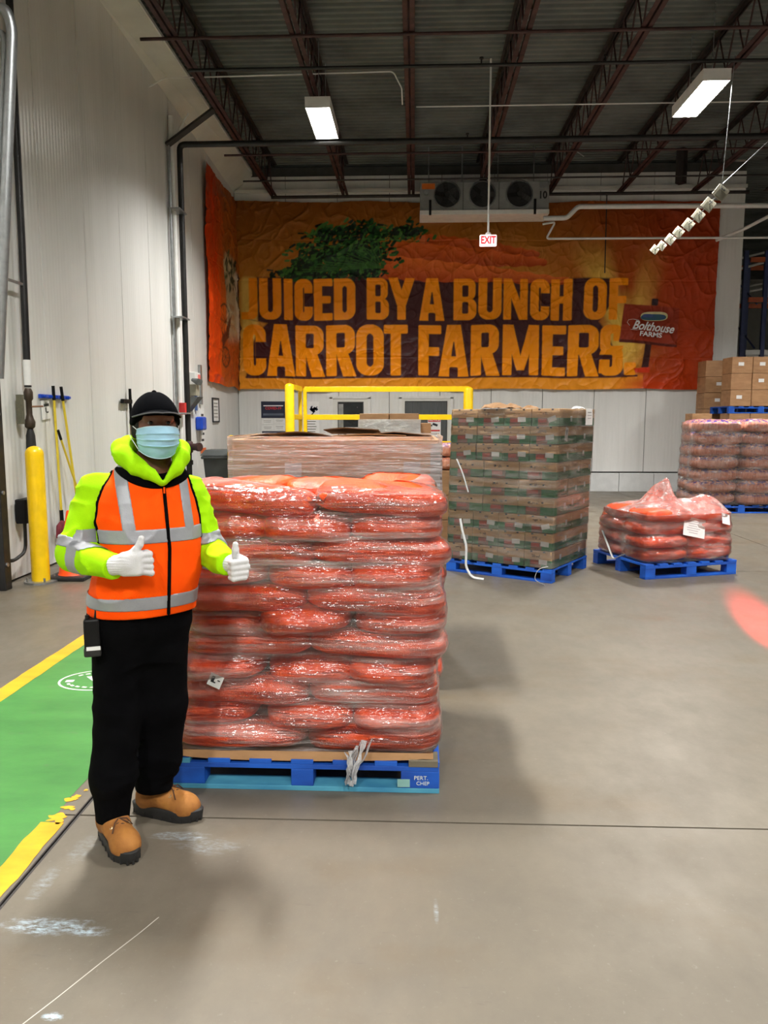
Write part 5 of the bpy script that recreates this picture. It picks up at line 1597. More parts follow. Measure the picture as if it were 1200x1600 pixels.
# broom rack
rk = thing('tool_rack', 'blue tool rack on the left wall holding broom handles', 'rack', (WX, 8.65, 1.90))
MB().box((0.015, 0, 0), (0.03, 0.70, 0.045)).build('rail', MAT['blue_plastic'], rk, bevel=0.004)
for k in range(5): MB().box((0.045, -0.28 + 0.14 * k, 0), (0.05, 0.05, 0.03)).build('clip', MAT['blue_plastic'], rk, bevel=0.006)
sg = thing('wall_sign', 'small white card hanging below the blue tool rack', 'sign', (WX + 0.012, 8.43, 1.755))
sg.rotation_euler = (math.radians(6), 0, 0)
MB().box((0, 0, 0), (0.006, 0.19, 0.21)).build('sheet', MAT['paper'], sg)
MB().box((0.004, 0.02, 0.05), (0.002, 0.12, 0.03)).box((0.004, 0, 0), (0.002, 0.02, 0.05)).box((0.004, 0.03, -0.03), (0.002, 0.05, 0.015)).build('print', MAT['gap'], sg)
MAT['pole_yellow'] = pm('yellow_fibreglass', srgb(232, 206, 60), 0.4, 0, 0.06, 10)
def pole(label, p0, p1, tip, head=None, r=0.014):
    t_ = thing('broom', label, 'broom', (0, 0, 0))
    p0, p1 = Vector(p0), Vector(p1)
    u_ = (p1 - p0).normalized()
    MB().cyl(p0, p1, r).build('handle', MAT['pole_yellow'], t_, smooth=50)
    MB().cyl(p1, p1 + u_ * tip, r * 1.25).build('grip', MAT['black_plastic'], t_, smooth=50)
    if head == 'mop':
        MB().cyl(p0, p0 - u_ * 0.14, r * 1.5).build('ferrule', MAT['black_plastic'], t_)
        m_ = MB()
        for k in range(26):
            r7 = random.Random(k)
            a = r7.uniform(0, 2 * PI); rr = r7.uniform(0.03, 0.12)
            b0 = p0 - u_ * 0.12
            m_.tube([b0, b0 + Vector((0.4 * rr * abs(math.cos(a)), rr * 0.9 * math.sin(a) - 0.03, -0.05)), b0 + Vector((0.6 * rr * abs(math.cos(a)), rr * 1.2 * math.sin(a) - 0.05, -0.16 - 0.04 * r7.random()))], [0.012, 0.02, 0.012], 6)
        m_.build('mop_head', pm('maroon_yarn', srgb(112, 32, 44), 0.9, 0, 0.2, 20), t_, smooth=60)
    return t_
pole('long yellow mop handle hanging straight from the rack', (WX + 0.07, 8.56, 0.62), (WX + 0.07, 8.52, 1.86), 0.16, 'mop')
pole('yellow broom handle slanting right from the blue rack', (WX + 0.08, 8.95, 0.75), (WX + 0.07, 8.74, 1.86), 0.16)
pole('short yellow pole leaning between the hanging handles', (WX + 0.14, 8.90, 0.75), (WX + 0.10, 8.58, 1.42), 0.12, None, 0.012)
sq = thing('squeegee', 'black squeegee hanging on the left wall behind the cap', 'squeegee', (WX, 10.9, 1.9))
MB().cyl((0.05, 0.0, -0.5), (0.05, 0.0, 0.18), 0.02).build('handle', MAT['black_plastic'], sq, smooth=50)
MB().box((0.04, -0.12, 0.0), (0.05, 0.34, 0.06)).build('blade', MAT['black_plastic'], sq, bevel=0.01)

# cone
cn = thing('traffic_cone', 'orange traffic cone on black base by the left wall', 'cone', (-3.575, 7.78, 0))
MB().box((0, 0, 0.022), (0.40, 0.40, 0.044)).build('base', MAT['rubber'], cn, bevel=0.012)
MB().lathe([(0.145, 0.044), (0.135, 0.06), (0.035, 0.70), (0.028, 0.71), (0.0, 0.712)], 24).build('cone_body', pm('orange_pvc', srgb(244, 82, 20), 0.45, 0, 0.06, 8), cn, smooth=50)
MB().lathe([(0.096, 0.34), (0.0955, 0.345), (0.073, 0.49), (0.0725, 0.49)], 24).build('reflective_collar', MAT['white_ink'], cn, smooth=50)

# riser, valve and rope at the far left
lp = thing('wall_riser', 'black riser pipe with hose valve at the far left wall', 'pipe', (WX + 0.08, 7.93, 0))
MB().tube([(-0.03, 0.12, 6.7), (-0.01, 0.06, 3.5), (0, 0, 1.98)], 0.036, 10).build('upper_pipe', MAT['black_pipe'], lp, smooth=50)
MB().cyl((0, 0, 2.0), (0, 0, 2.26), 0.038).build('white_band', MAT['paper'], lp, smooth=50)
MB().lathe([(0.03, 1.55), (0.05, 1.57), (0.055, 1.62), (0.04, 1.66), (0.03, 1.70), (0.03, 1.84), (0.045, 1.86), (0.045, 1.93), (0.03, 1.97)], 14).build('valve_body', pm('aged_brass', srgb(70, 58, 46), 0.5, 0.3), lp, smooth=50)
MB().cyl((0.02, 0, 1.78), (0.10, 0.10, 1.785), 0.009).build('valve_lever', pm('old_copper', srgb(150, 108, 80), 0.4, 0.4), lp)
MB().lathe([(0.022, 0.95), (0.045, 1.10), (0.052, 1.3), (0.045, 1.48), (0.026, 1.56)], 14).build('hose_sleeve', MAT['rubber'], lp, smooth=50)
MB().cyl((0, 0, 0.62), (0.0, 0, 0.96), 0.028).build('lower_pipe', MAT['rubber'], lp, smooth=50)
MB().box((-0.02, -0.14, 1.75), (0.05, 0.06, 0.30)).build('back_plate', MAT['tag_grey'], lp)
MB().box((0, -0.18, 1.02 + 2.0), (0.02, 0.36, 0.025)).build('standoff', MAT['galv'], lp)
sb_ = thing('switch_box', 'black switch box low on the far left wall with hose', 'box', (WX + 0.08, 7.76, 0.71))
MB().box((0, 0, 0), (0.12, 0.24, 0.25)).build('case', MAT['black_plastic'], sb_, bevel=0.012)
MB().tube(fillet([(0, -0.05, -0.12), (0, -0.06, -0.42), (0.02, -0.35, -0.47), (0.05, -0.55, -0.42)], 0.1, 6), 0.018, 8).build('hose', MAT['rubber'], sb_, smooth=60)
rp = thing('rope', 'black and orange twisted rope hanging beside the yellow bollard', 'rope', (WX + 0.14, 7.83, 0))
for k in range(2):
    pts = []
    for i in range(60):
        t = i / 59
        a = 2 * PI * 9 * t + PI * k
        pts.append((0.014 * math.cos(a), 0.014 * math.sin(a) - 0.03 * t, 0.62 - 0.58 * t))
    MB().tube(pts, 0.016, 6).build('strand', [MAT['rubber'], pm('orange_fibre', srgb(190, 110, 60), 0.8)][k], rp, smooth=60)
# dock door track at the left edge of the picture
dt = thing('door_track', 'galvanised overhead door track at the upper left edge', 'track', (0, 0, 0))
MB().tube(fillet([(-3.60, 6.6, 2.0), (-3.31, 6.6, 4.83), (-3.36, 6.6, 5.0), (-4.05, 6.6, 4.90)], 0.08), 0.045, 8).build('rail', MAT['galv'], dt, smooth=50)
MB().tube(fillet([(-3.68, 6.66, 2.0), (-3.40, 6.66, 4.83), (-4.05, 6.66, 4.86)], 0.08), 0.03, 8).build('inner_rail', MAT['galv'], dt, smooth=50)
MB().box((-3.80, 6.63, 3.98), (0.56, 0.03, 0.05)).build('tie_bar', MAT['galv'], dt)
MB().tube([(-4.06, 6.6, 2.05), (-3.62, 6.6, 2.02)], 0.025, 6).build('foot_bracket', MAT['galv'], dt)
jb = thing('dock_jamb', 'black steel dock door jamb at the lower left edge', 'jamb', (-4.02, 7.19, 0))
MB().box((0, 0, 1.2), (0.16, 0.12, 2.4)).build('channel', MAT['black_pipe'], jb, bevel=0.006)
for z in (0.25, 0.95, 1.7): MB().cyl((0.08, -0.02, z), (0.095, -0.02, z), 0.02, n=8).build('bolt', MAT['galv'], jb)
# ================================================================ loads and racks at the right rear
def pinkbag_mat():
    m, nt, N, L, P = nt_new('clear_bag_of_carrots')
    tc = N.new('ShaderNodeTexCoord')
    sx = N.new('ShaderNodeSeparateXYZ'); L.new(tc.outputs['Object'], sx.inputs[0])
    v = coords(N, L, 'Object', (26, 26, 3))
    f = ramp(N, L, noise_node(N, L, v, 1.4, 4, 0.6), [(0.3, 0.0), (0.7, 1.0)])
    c = mixc(N, L, f, srgb(244, 178, 150), srgb(206, 122, 92))
    pl = ramp(N, L, noise_node(N, L, coords(N, L, 'Object', (12, 12, 20)), 1.5, 4), [(0.45, 0.0), (0.55, 1.0)])
    hi = ramp(N, L, sx.outputs[2], [(0.02, 0.0), (0.075, 1.0)])
    c = mixc(N, L, mth(N, L, 'MULTIPLY', hi, pl), c, srgb(82, 66, 140))
    wh = ramp(N, L, noise_node(N, L, coords(N, L, 'Object', (6, 6, 12)), 1.8, 4), [(0.60, 0.0), (0.70, 1.0)])
    c = mixc(N, L, mth(N, L, 'MULTIPLY', wh, 0.7), c, srgb(238, 224, 222))
    L.new(c, P.inputs['Base Color'])
    P.inputs['Roughness'].default_value = 0.25
    bump(N, L, P, noise_node(N, L, v, 2.0, 4), 0.6, 0.02)
    return m
MAT['pinkbag'] = pinkbag_mat()
KX, KY = 5.75, 14.22
KRZ = math.radians(2)
make_pallet('blue pallet under the pink carrot bag stack', (KX, KY, 0), KRZ, 1.55, 1.05, (MAT['blue_wood'],) * 3)
pk = [bag_mesh('carrot_bag', 0.765, 0.52, 0.225, 80 + k, MAT['pinkbag'], 0.012, lf=(28, 28, 6)) for k in range(3)]
pk_all = []
for l in range(7):
    z = 0.145 + 0.213 * (l + 0.5)
    for i in range(2):
        for j in range(2):
            o = place('carrot_bag', pk[rb.randrange(3)], None, (KX - 0.385 + 0.77 * i + rb.uniform(-0.015, 0.015) - 0.06 + 0.012 * l, KY - 0.262 + 0.524 * j + rb.uniform(-0.01, 0.01), z), (rb.uniform(-0.03, 0.03), rb.uniform(-0.03, 0.03), KRZ + PI * rb.randrange(2)))
            tag(o, f'clear purple-topped bag of carrots in the right rear stack, {["lowest","second","third","fourth","fifth","sixth","top"][l]} layer, {["front","rear"][j]} {["left","right"][i]}', 'carrot bag', 'clear carrot bags at the right rear')
            pk_all.append(o)
fm, _ = hull_wrap(pk_all, KX, KY, KRZ, 0.77, 0.52, 0.15, 1.60, nu=90, nv=50, off=0.01, close=2, seed=4, wr=0.01)
tag(fm.build('stretch_film', film_mat('rear_film', (0.88, 0.80, 0.76), 0.03, 0.24, sc=(2, 2, 9), bstr=0.7, rough=0.15), smooth=180), 'film around the stack of clear carrot bags at right rear', 'stretch film')

# brown cartons behind
def card_box_mat(name, c1, c2):
    m, nt, N, L, P = nt_new(name)
    v = coords(N, L, 'Object', (1, 1, 3))
    f = ramp(N, L, noise_node(N, L, v, 5, 5), [(0.3, 0.0), (0.7, 1.0)])
    L.new(mixc(N, L, f, c1, c2), P.inputs['Base Color'])
    P.inputs['Roughness'].default_value = 0.6
    bump(N, L, P, noise_node(N, L, v, 30, 4), 0.1, 0.004)
    return m
MAT['brown_box'] = card_box_mat('brown_rear_carton', srgb(176, 136, 96), srgb(150, 110, 74))
def carton(w_, d_, h_):
    bx_ = MB().box((0, 0, 0), (w_ - 0.01, d_ - 0.01, h_ - 0.006)).mesh('carton', MAT['brown_box'])
    tp = MB().box((0, 0, h_ / 2 - 0.002), (w_ - 0.02, 0.055, 0.003)).mesh('tape', pm('packing_tape', srgb(192, 156, 112), 0.3))
    return bx_, tp
def brown_stack(x0, y0, z0, nx, ny, nl, w_, d_, h_, where, group, labelled=True):
    bm, tp = carton(w_, d_, h_)
    lb_ = MB().box((0, 0, 0), (0.11, 0.002, 0.07)).mesh('label', MAT['paper'])
    for l in range(nl):
        for i in range(nx):
            for j in range(ny):
                o = place('carton', bm, None, (x0 + w_ * (i + 0.5) + rb.uniform(-0.006, 0.006), y0 + d_ * (j + 0.5), z0 + h_ * (l + 0.5)), (0, 0, rb.uniform(-0.01, 0.01)), bevel=0.006)
                tag(o, f'brown carton in {where}, layer {["one","two","three","four","five","six","seven","eight"][l]} from below, column {["one","two","three","four"][i]}' + (f', {["front","back"][j]}' if ny > 1 else ''), 'carton', group)
                if l == nl - 1: place('tape', tp, o)
                if labelled and j == 0 and (l + i) % 3 != 1: place('label', lb_, o, (rb.uniform(-0.04, 0.04), -d_ / 2 + 0.002, 0.02))
# two pallets of brown cartons, one on the other
make_pallet('pallet under the lower brown cartons at right rear', (7.02, 16.5, 0), 0, 1.30, 1.0, (MAT['blue_wood'],) * 3)
brown_stack(6.39, 16.0, 0.143, 3, 1, 5, 0.42, 0.5, 0.325, 'the rear lower double stack', 'lower brown cartons')
make_pallet('blue pallet between the two tiers of brown cartons', (7.02, 16.5, 0.143 + 5 * 0.325), 0, 1.30, 1.0, (MAT['blue_wood'],) * 3)
brown_stack(6.39, 16.0, 0.286 + 5 * 0.325, 3, 1, 3, 0.42, 0.5, 0.33, 'the rear upper double stack', 'upper brown cartons')
make_pallet('pallet under the narrow brown carton tower at the wall end', (6.53, 17.25, 0), 0, 0.60, 0.9, (MAT['blue_wood'],) * 3)
brown_stack(6.24, 17.0, 0.143, 1, 1, 8, 0.58, 0.5, 0.345, 'narrow tower at wall end', 'tower of brown cartons')
make_pallet('pallet under the dark low brown carton pile', (5.75, 15.85, 0), 0, 0.5, 0.5, (MAT['blue_wood'],) * 3)
brown_stack(5.50, 15.6, 0.143, 1, 1, 6, 0.40, 0.4, 0.27, 'pile behind pink bags', 'pile of brown cartons', False)

# white-wrapped cartons seen over the bulk bin
make_pallet('pallet under the white-wrapped cartons behind the bulk bin', (-0.33, 9.95, 0), 0, 0.9, 0.9, (MAT['blue_wood'],) * 3)
brown_stack(-0.68, 9.55, 0.143, 2, 1, 5, 0.37, 0.6, 0.316, 'wrapped pile behind bulk bin', 'wrapped cartons')
wfP = []
for i in range(30):
    z = 0.15 + 1.50 * i / 29
    row = []
    for k in range(64):
        a = 2 * PI * k / 64
        s_ = 1 / max(abs(math.cos(a)), abs(math.sin(a)))
        e = 0.012 + 0.008 * abs(float(vnoise(k * 0.4, i * 0.7, 0, 4)))
        row.append((-0.31 + math.cos(a) * s_ * (0.37 + e), 9.85 + math.sin(a) * s_ * (0.30 + e), z))
    wfP.append(row)
tag(MB().grid(wfP, closed_u=True).build('stretch_film', film_mat('white_film', (0.95, 0.95, 0.93), 0.4, 0.95, sc=(3, 3, 7), bstr=1.0, rough=0.15), smooth=50), 'white crumpled film around cartons behind the bulk bin', 'stretch film')
tag(MB().box((0.14, 9.95, 0.80), (0.13, 0.5, 1.6)).build('card_sheet', MAT['card'], bevel=0.004), 'upright brown cardboard beside the white-wrapped cartons', 'cardboard')
# narrow pile glimpsed between bin and carton stack
make_pallet('pallet under the narrow pile between bin and carton stack', (0.52, 9.45, 0), 0, 0.6, 0.6, (MAT['blue_wood'],) * 3)
brown_stack(0.28, 9.2, 0.143, 1, 1, 3, 0.42, 0.5, 0.30, 'narrow pile beside carton stack', 'glimpsed cartons', False)
gb = bag_mesh('carrot_bag', 0.42, 0.45, 0.16, 95, MAT['pinkbag'], 0.012, lf=(28, 28, 6))
for k in range(2):
    o = place('carrot_bag', gb, None, (0.47, 9.42, 1.125 + 0.155 * k), (0, 0, 0.1 * k))
    tag(o, ['pink carrot bag on the narrow pile, lower of two', 'pink carrot bag topping the narrow pile, upper of two'][k], 'carrot bag', 'bags on the narrow pile')

# racks and the dark hall beyond the wall end
MAT['rack_blue'] = pm('rack_blue', srgb(34, 48, 96), 0.45)
MAT['rack_orange'] = pm('rack_orange', srgb(176, 84, 36), 0.5)
rkk = thing('pallet_rack', 'blue and orange pallet rack beyond the end of the wall', 'rack', (7.62, 18.6, 0))
for i in range(4):
    for yv in (0, 1.0):
        MB().box((0.47 * i if i < 2 else 0.47 + 2.4 * (i - 1), yv, 2.75), (0.09, 0.08, 5.5)).build('upright', MAT['rack_blue'], rkk)
for z in (3.2, 4.4, 5.3):
    for yv in (0.0, 1.0):
        MB().box((2.6, yv, z), (5.0, 0.05, 0.11)).build('beam', MAT['rack_orange'] if z > 4 else MAT['white_paint'], rkk)
for k in range(5):
    MB().tube([(0.3 + 0.0 * k, 0, 0.3 + 1.0 * k), (0.3, 1.0, 0.9 + 1.0 * k)], 0.02, 6).build('brace', MAT['rack_blue'], rkk)
for k, (x0, y0, z0, x1, y1, z1) in enumerate(((7.6, 19.5, 5.2, 13, 19.5, 6.6), (7.6, 21, 5.6, 13, 21, 6.9), (7.6, 20.2, 4.7, 13, 20.2, 5.7), (7.6, 23, 5.0, 14, 23, 6.4))):
    bar('conduit', f'pale conduit in the dark hall beyond the wall, {ordn[k]} from below', 'conduit', [(x0, y0, z0), (x1, y1, z1)], 0.03, 'white_paint', 'far conduits')
bar('post', 'dark roof column in the hall beyond the banner', 'column', [(5.6, 17.2, 6.6), (5.6, 17.2, 7.3)], 0.12, 'dark_steel', n=4)

# low red warning lamp on an added stand; its long narrow beam grazes the floor at the right
rl = bpy.data.lights.new('red_warning_light', 'SPOT')
rl.energy = 80000; rl.color = (1.0, 0.03, 0.03); rl.spot_size = math.radians(5.5); rl.spot_blend = 1.0; rl.shadow_soft_size = 0.03
lamp = thing('warning_lamp', 'red warning lamp on an added low stand outside the picture at right', 'lamp', (1.72, 1.98, 0))
rlo = link(bpy.data.objects.new('red_warning_light', rl))
rlo.location = (1.735, 2.06, 0.78)
d_ = Vector((2.84, 6.3, 0)) - Vector(rlo.location)
rlo.rotation_euler = d_.to_track_quat('-Z', 'Y').to_euler()
MB().cyl((0, -0.05, 0.78), (0.012, 0.055, 0.772), 0.045, 0.05).build('housing', MAT['black_plastic'], lamp, smooth=50)
MB().cyl((0, 0, 0.02), (0, 0, 0.75), 0.012, n=8).build('post', MAT['black_pipe'], lamp)  # stand added; an unseen forklift would carry this lamp
MB().lathe([(0.14, 0.0), (0.14, 0.015), (0.03, 0.03)], 20).build('base', MAT['black_pipe'], lamp)
# ================================================================ the worker
# local frame: x to the picture's right, y away from the camera, z up
WA = math.radians(19.25)
pers = thing('person', 'worker in orange safety vest, lime hoodie, black cap and face mask, both thumbs up', 'person', (-0.985, 2.82, 0), WA)
BYAW = math.radians(13)          # the body is turned a little further to the picture's right
cb_, sb__ = math.cos(BYAW), math.sin(BYAW)

def smin(a, b, k):
    h = np.clip(0.5 + 0.5 * (b - a) / k, 0, 1)
    return b * (1 - h) + a * h - k * h * (1 - h)
def rcone(X, Y, Z, a, b, ra, rb_):
    ax, ay, az = a; vx, vy, vz = b[0] - ax, b[1] - ay, b[2] - az
    t = np.clip(((X - ax) * vx + (Y - ay) * vy + (Z - az) * vz) / (vx * vx + vy * vy + vz * vz), 0, 1)
    return np.sqrt((X - ax - vx * t) ** 2 + (Y - ay - vy * t) ** 2 + (Z - az - vz * t) ** 2) - (ra + (rb_ - ra) * t)
def ell(X, Y, Z, c, r):
    k = np.sqrt(((X - c[0]) / r[0]) ** 2 + ((Y - c[1]) / r[1]) ** 2 + ((Z - c[2]) / r[2]) ** 2)
    return (k - 1) * min(r)
def chain(X, Y, Z, pts, rs, k=0.01):
    d = None
    for i in range(len(pts) - 1):
        e = rcone(X, Y, Z, pts[i], pts[i + 1], rs[i], rs[i + 1])
        d = e if d is None else smin(d, e, k)
    return d
def turn(X, Y, cx, cy, ang):
    c, s = math.cos(ang), math.sin(ang)
    return (X - cx) * c + (Y - cy) * s, -(X - cx) * s + (Y - cy) * c

# torso sections: z, centre x, centre y, half width, half depth
TS = np.array([(0.80, -0.055, 0.055, 0.165, 0.125), (0.90, -0.055, 0.05, 0.187, 0.145), (0.98, -0.045, 0.045, 0.190, 0.155), (1.08, -0.022, 0.04, 0.188, 0.160), (1.18, -0.014, 0.04, 0.186, 0.156),
               (1.28, -0.016, 0.045, 0.190, 0.150), (1.35, -0.020, 0.05, 0.186, 0.138), (1.41, -0.018, 0.05, 0.160, 0.118), (1.455, -0.008, 0.05, 0.122, 0.098), (1.50, 0.008, 0.05, 0.085, 0.085), (1.56, 0.015, 0.05, 0.07, 0.075)])
def torso(X, Y, Z, grow=0.0):
    cx = np.interp(Z, TS[:, 0], TS[:, 1]); cy = np.interp(Z, TS[:, 0], TS[:, 2])
    a = np.interp(Z, TS[:, 0], TS[:, 3]) + grow; b = np.interp(Z, TS[:, 0], TS[:, 4]) + grow
    u, v = (X - cx) * cb_ + (Y - cy) * sb__, -(X - cx) * sb__ + (Y - cy) * cb_
    k = (np.abs(u / a) ** 2.4 + np.abs(v / b) ** 2.4) ** (1 / 2.4)
    return (k - 1) * np.minimum(a, b)
SL, EL, WL = (-0.185, 0.045, 1.375), (-0.268, 0.00, 1.165), (-0.135, -0.185, 1.135)
SR_, ER, WR = (0.140, 0.085, 1.365), (0.208, 0.06, 1.135), (0.262, -0.10, 1.112)
def armL(X, Y, Z, g=0.0): return smin(rcone(X, Y, Z, SL, EL, 0.080 + g, 0.070 + g), rcone(X, Y, Z, EL, WL, 0.068 + g, 0.046 + g), 0.03)
def armR(X, Y, Z, g=0.0): return smin(rcone(X, Y, Z, SR_, ER, 0.074 + g, 0.062 + g), rcone(X, Y, Z, ER, WR, 0.062 + g, 0.048 + g), 0.03)

SKIN = pm('dark_brown_skin', srgb(122, 78, 54), 0.48, 0, 0.1, 14, 0.1, 90, col2=srgb(100, 62, 42))
LIME = pm('lime_fleece', srgb(168, 228, 6), 0.85, 0, 0.06, 7, 0.35, 240, col2=srgb(146, 210, 4), spec=0.15)
VEST = pm('orange_vest_cloth', srgb(255, 88, 2), 0.8, 0, 0.05, 6, 0.3, 300, col2=srgb(250, 74, 1), spec=0.12)
SILV = pm('silver_reflective_tape', srgb(152, 154, 160), 0.42, 0.15, 0.06, 14, 0.15, 200)
BLK = pm('black_cloth', (0.0025, 0.0025, 0.0032), 0.95, 0, 0.2, 9, 0.2, 200, spec=0.05)
CAPM = pm('black_cap_twill', (0.0022, 0.0026, 0.0036), 0.95, 0, 0.15, 9, 0.3, 400, spec=0.04)
GLOV = pm('white_knit_glove', srgb(214, 214, 216), 0.8, 0, 0.06, 20, 0.5, 420)
MASK = pm('light_blue_mask', srgb(160, 204, 226), 0.65, 0, 0.05, 12, 0.15, 200)

# --- body under the clothes: one continuous figure
HC = (0.026, 0.03)
HY = math.radians(9)
def head(X, Y, Z):
    u, v = turn(X, Y, HC[0], HC[1], HY)
    d = ell(u, v, Z, (0, 0.01, 1.652), (0.078, 0.098, 0.092))
    d = smin(d, ell(u, v, Z, (0, -0.02, 1.585), (0.064, 0.074, 0.086)), 0.03)
    d = smin(d, ell(u, v, Z, (0, -0.045, 1.535), (0.036, 0.034, 0.028)), 0.02)
    d = smin(d, rcone(u, v, Z, (0, -0.085, 1.63), (0, -0.108, 1.592), 0.009, 0.016), 0.014)       # nose
    d = smin(d, rcone(u, v, Z, (-0.045, -0.075, 1.658), (0.045, -0.075, 1.658), 0.012, 0.012), 0.015)  # brow
    for s in (-1, 1):
        d = np.maximum(d, -ell(u, v, Z, (s * 0.031, -0.098, 1.637), (0.015, 0.012, 0.009)))
        d = smin(d, ell(u, v, Z, (s * 0.079, 0.012, 1.612), (0.011, 0.022, 0.033)), 0.008)       # ears
        d = smin(d, ell(u, v, Z, (s * 0.040, -0.060, 1.605), (0.022, 0.018, 0.02)), 0.02)
    return d
def body_fn(X, Y, Z):
    d = np.minimum(torso(X, Y, Z, -0.03), 9)
    d = np.maximum(d, 0.82 - Z); d = np.maximum(d, Z - 1.52)
    d = smin(d, rcone(X, Y, Z, (0.012, 0.05, 1.42), (0.024, 0.032, 1.56), 0.062, 0.056), 0.03)
    d = smin(d, head(X, Y, Z), 0.02)
    d = smin(d, armL(X, Y, Z, -0.028), 0.02); d = smin(d, armR(X, Y, Z, -0.028), 0.02)
    d = smin(d, chain(X, Y, Z, [(-0.13, 0.05, 0.86), (-0.16, 0.035, 0.52), (-0.18, 0.03, 0.10)], [0.075, 0.05, 0.035], 0.02), 0.03)
    d = smin(d, chain(X, Y, Z, [(0.02, 0.08, 0.86), (0.015, 0.12, 0.52), (-0.03, 0.215, 0.10)], [0.075, 0.05, 0.035], 0.02), 0.03)
    return d
body = net_obj('body', body_fn, (-0.36, -0.24, 0.06), (0.34, 0.28, 1.77), 0.0055, SKIN, pers, 2)
MAT_beard = pm('black_beard', (0.010, 0.008, 0.007), 0.85, 0, 0.2, 40, 0.6, 260)
def beard_fn(X, Y, Z):
    u, v = turn(X, Y, HC[0], HC[1], HY)
    d = head(X, Y, Z) - 0.003
    side = np.maximum(np.abs(v + 0.02) - 0.05, 1.54 - Z)                                            # sideburns
    reg = np.minimum(Z - 1.572 + 0.25 * np.maximum(np.abs(u) - 0.04, 0) * -3, 9)
    reg = np.maximum(Z - 1.655, np.where(np.abs(u) > 0.058, np.maximum(v + 0.002, -0.045 - v), Z - 1.55))
    reg = np.maximum(reg, 1.49 - Z)
    return np.maximum(d, reg)
net_obj('beard', beard_fn, (-0.08, -0.12, 1.48), (0.14, 0.14, 1.67), 0.004, MAT_beard, body, 2)
for s in (-1, 1):
    c_, s_ = math.cos(HY), math.sin(HY)
    u, v = s * 0.031, -0.084
    ex_, ey_ = HC[0] + u * c_ - v * s_, HC[1] + u * s_ + v * c_
    e_ = MB()
    e_.lathe([(0.0001, -0.0062), (0.006, -0.0052), (0.0098, -0.0026), (0.0105, 0), (0.0098, 0.0026), (0.006, 0.0052), (0.0001, 0.0062)], 14)
    e_.build('eye', pm('eye_white', (0.30, 0.24, 0.20), 0.25), body, smooth=180, loc=(ex_, ey_, 1.637))
    MB().lathe([(0.0001, -0.0012), (0.0066, -0.001), (0.0058, 0.0012), (0.0001, 0.0018)], 14).build('iris', pm('dark_iris', (0.012, 0.007, 0.004), 0.15), body, smooth=180, loc=(ex_ + 0.002, ey_ - 0.0098, 1.637), rot=(PI / 2, 0, HY))

# --- hooded sweatshirt
def folds(X, Y, Z, amp, seed, fz=26.0, fx=7.0):
    return amp * (1 - np.abs(vnoise(X * fx, Y * fx, Z * fz, seed))) ** 3
def hood_ring(X, Y, Z):
    pts = [(0.047, -0.082, 1.432), (0.088, -0.062, 1.472), (0.113, -0.02, 1.508), (0.112, 0.05, 1.535), (0.07, 0.115, 1.545), (0.0, 0.135, 1.55), (-0.066, 0.11, 1.55), (-0.098, 0.045, 1.54), (-0.088, -0.015, 1.515), (-0.040, -0.065, 1.475), (0.035, -0.088, 1.430)]
    rs = [0.016, 0.026, 0.031, 0.034, 0.036, 0.038, 0.038, 0.036, 0.034, 0.028, 0.016]
    return chain(X, Y, Z, pts, rs, 0.012)
def hoodie_fn(X, Y, Z):
    d = torso(X, Y, Z, -0.012)
    d = np.maximum(d, 0.95 - Z); d = np.maximum(d, Z - 1.49)
    aL = armL(X, Y, Z) - folds(X, Y, Z, 0.010, 3, 24, 11) + 0.004
    aR = armR(X, Y, Z) - folds(X, Y, Z, 0.010, 4, 25, 12) + 0.004
    # cuffs end cleanly at the wrists
    cutL = (X - WL[0]) * 0.59 + (Y - WL[1]) * -0.80 - 0.008
    cutR = (X - WR[0]) * 0.32 + (Y - WR[1]) * -0.94 - 0.012
    aL = np.where((Z < 1.25), np.maximum(aL, cutL), aL)
    aR = np.where((Z < 1.25), np.maximum(aR, cutR), aR)
    d = smin(d, aL, 0.035); d = smin(d, aR, 0.035)
    h = hood_ring(X, Y, Z) - folds(X, Y, Z, 0.006, 6, 16, 22)
    d = smin(d, h, 0.012)
    neck = np.maximum(rcone(X, Y, Z, (0.02, 0.03, 1.40), (0.03, 0.015, 1.62), 0.05, 0.075), -9)
    vcut = np.maximum(np.maximum(np.abs(X - 0.045) - (Z - 1.425) * 0.55, Y + 0.02), 1.425 - Z)
    d = np.maximum(d, -np.maximum(neck, 1.44 - Z))
    return np.maximum(d, -vcut)
hood = net_obj('hoodie', hoodie_fn, (-0.37, -0.28, 0.93), (0.34, 0.24, 1.60), 0.0055, LIME, pers, 2)
# grey tape on the sleeves
def sleeve_tape(name, arm, a, b, t0, t1, seed):
    a = np.array(a); b = np.array(b); L_ = np.linalg.norm(b - a); u = (b - a) / L_
    def fn(X, Y, Z):
        t = ((X - a[0]) * u[0] + (Y - a[1]) * u[1] + (Z - a[2]) * u[2]) / L_
        d = arm(X, Y, Z) - folds(X, Y, Z, 0.010, seed, 24 if seed == 3 else 25, 11 if seed == 3 else 12) + 0.004 - 0.0035
        d = np.maximum(d, (np.abs(t - (t0 + t1) / 2) - (t1 - t0) / 2) * L_)
        return np.maximum(d, torso(X, Y, Z, 0.0) * -1) if False else d
    return fn
net_obj('sleeve_tape', sleeve_tape('a', lambda X, Y, Z: armL(X, Y, Z), SL, EL, 0.80, 0.98, 3), (-0.37, -0.12, 1.08), (-0.15, 0.12, 1.28), 0.005, SILV, hood, 1)
net_obj('sleeve_tape', sleeve_tape('b', lambda X, Y, Z: armL(X, Y, Z), EL, WL, 0.16, 0.36, 3), (-0.35, -0.16, 1.05), (-0.14, 0.10, 1.26), 0.005, SILV, hood, 1)
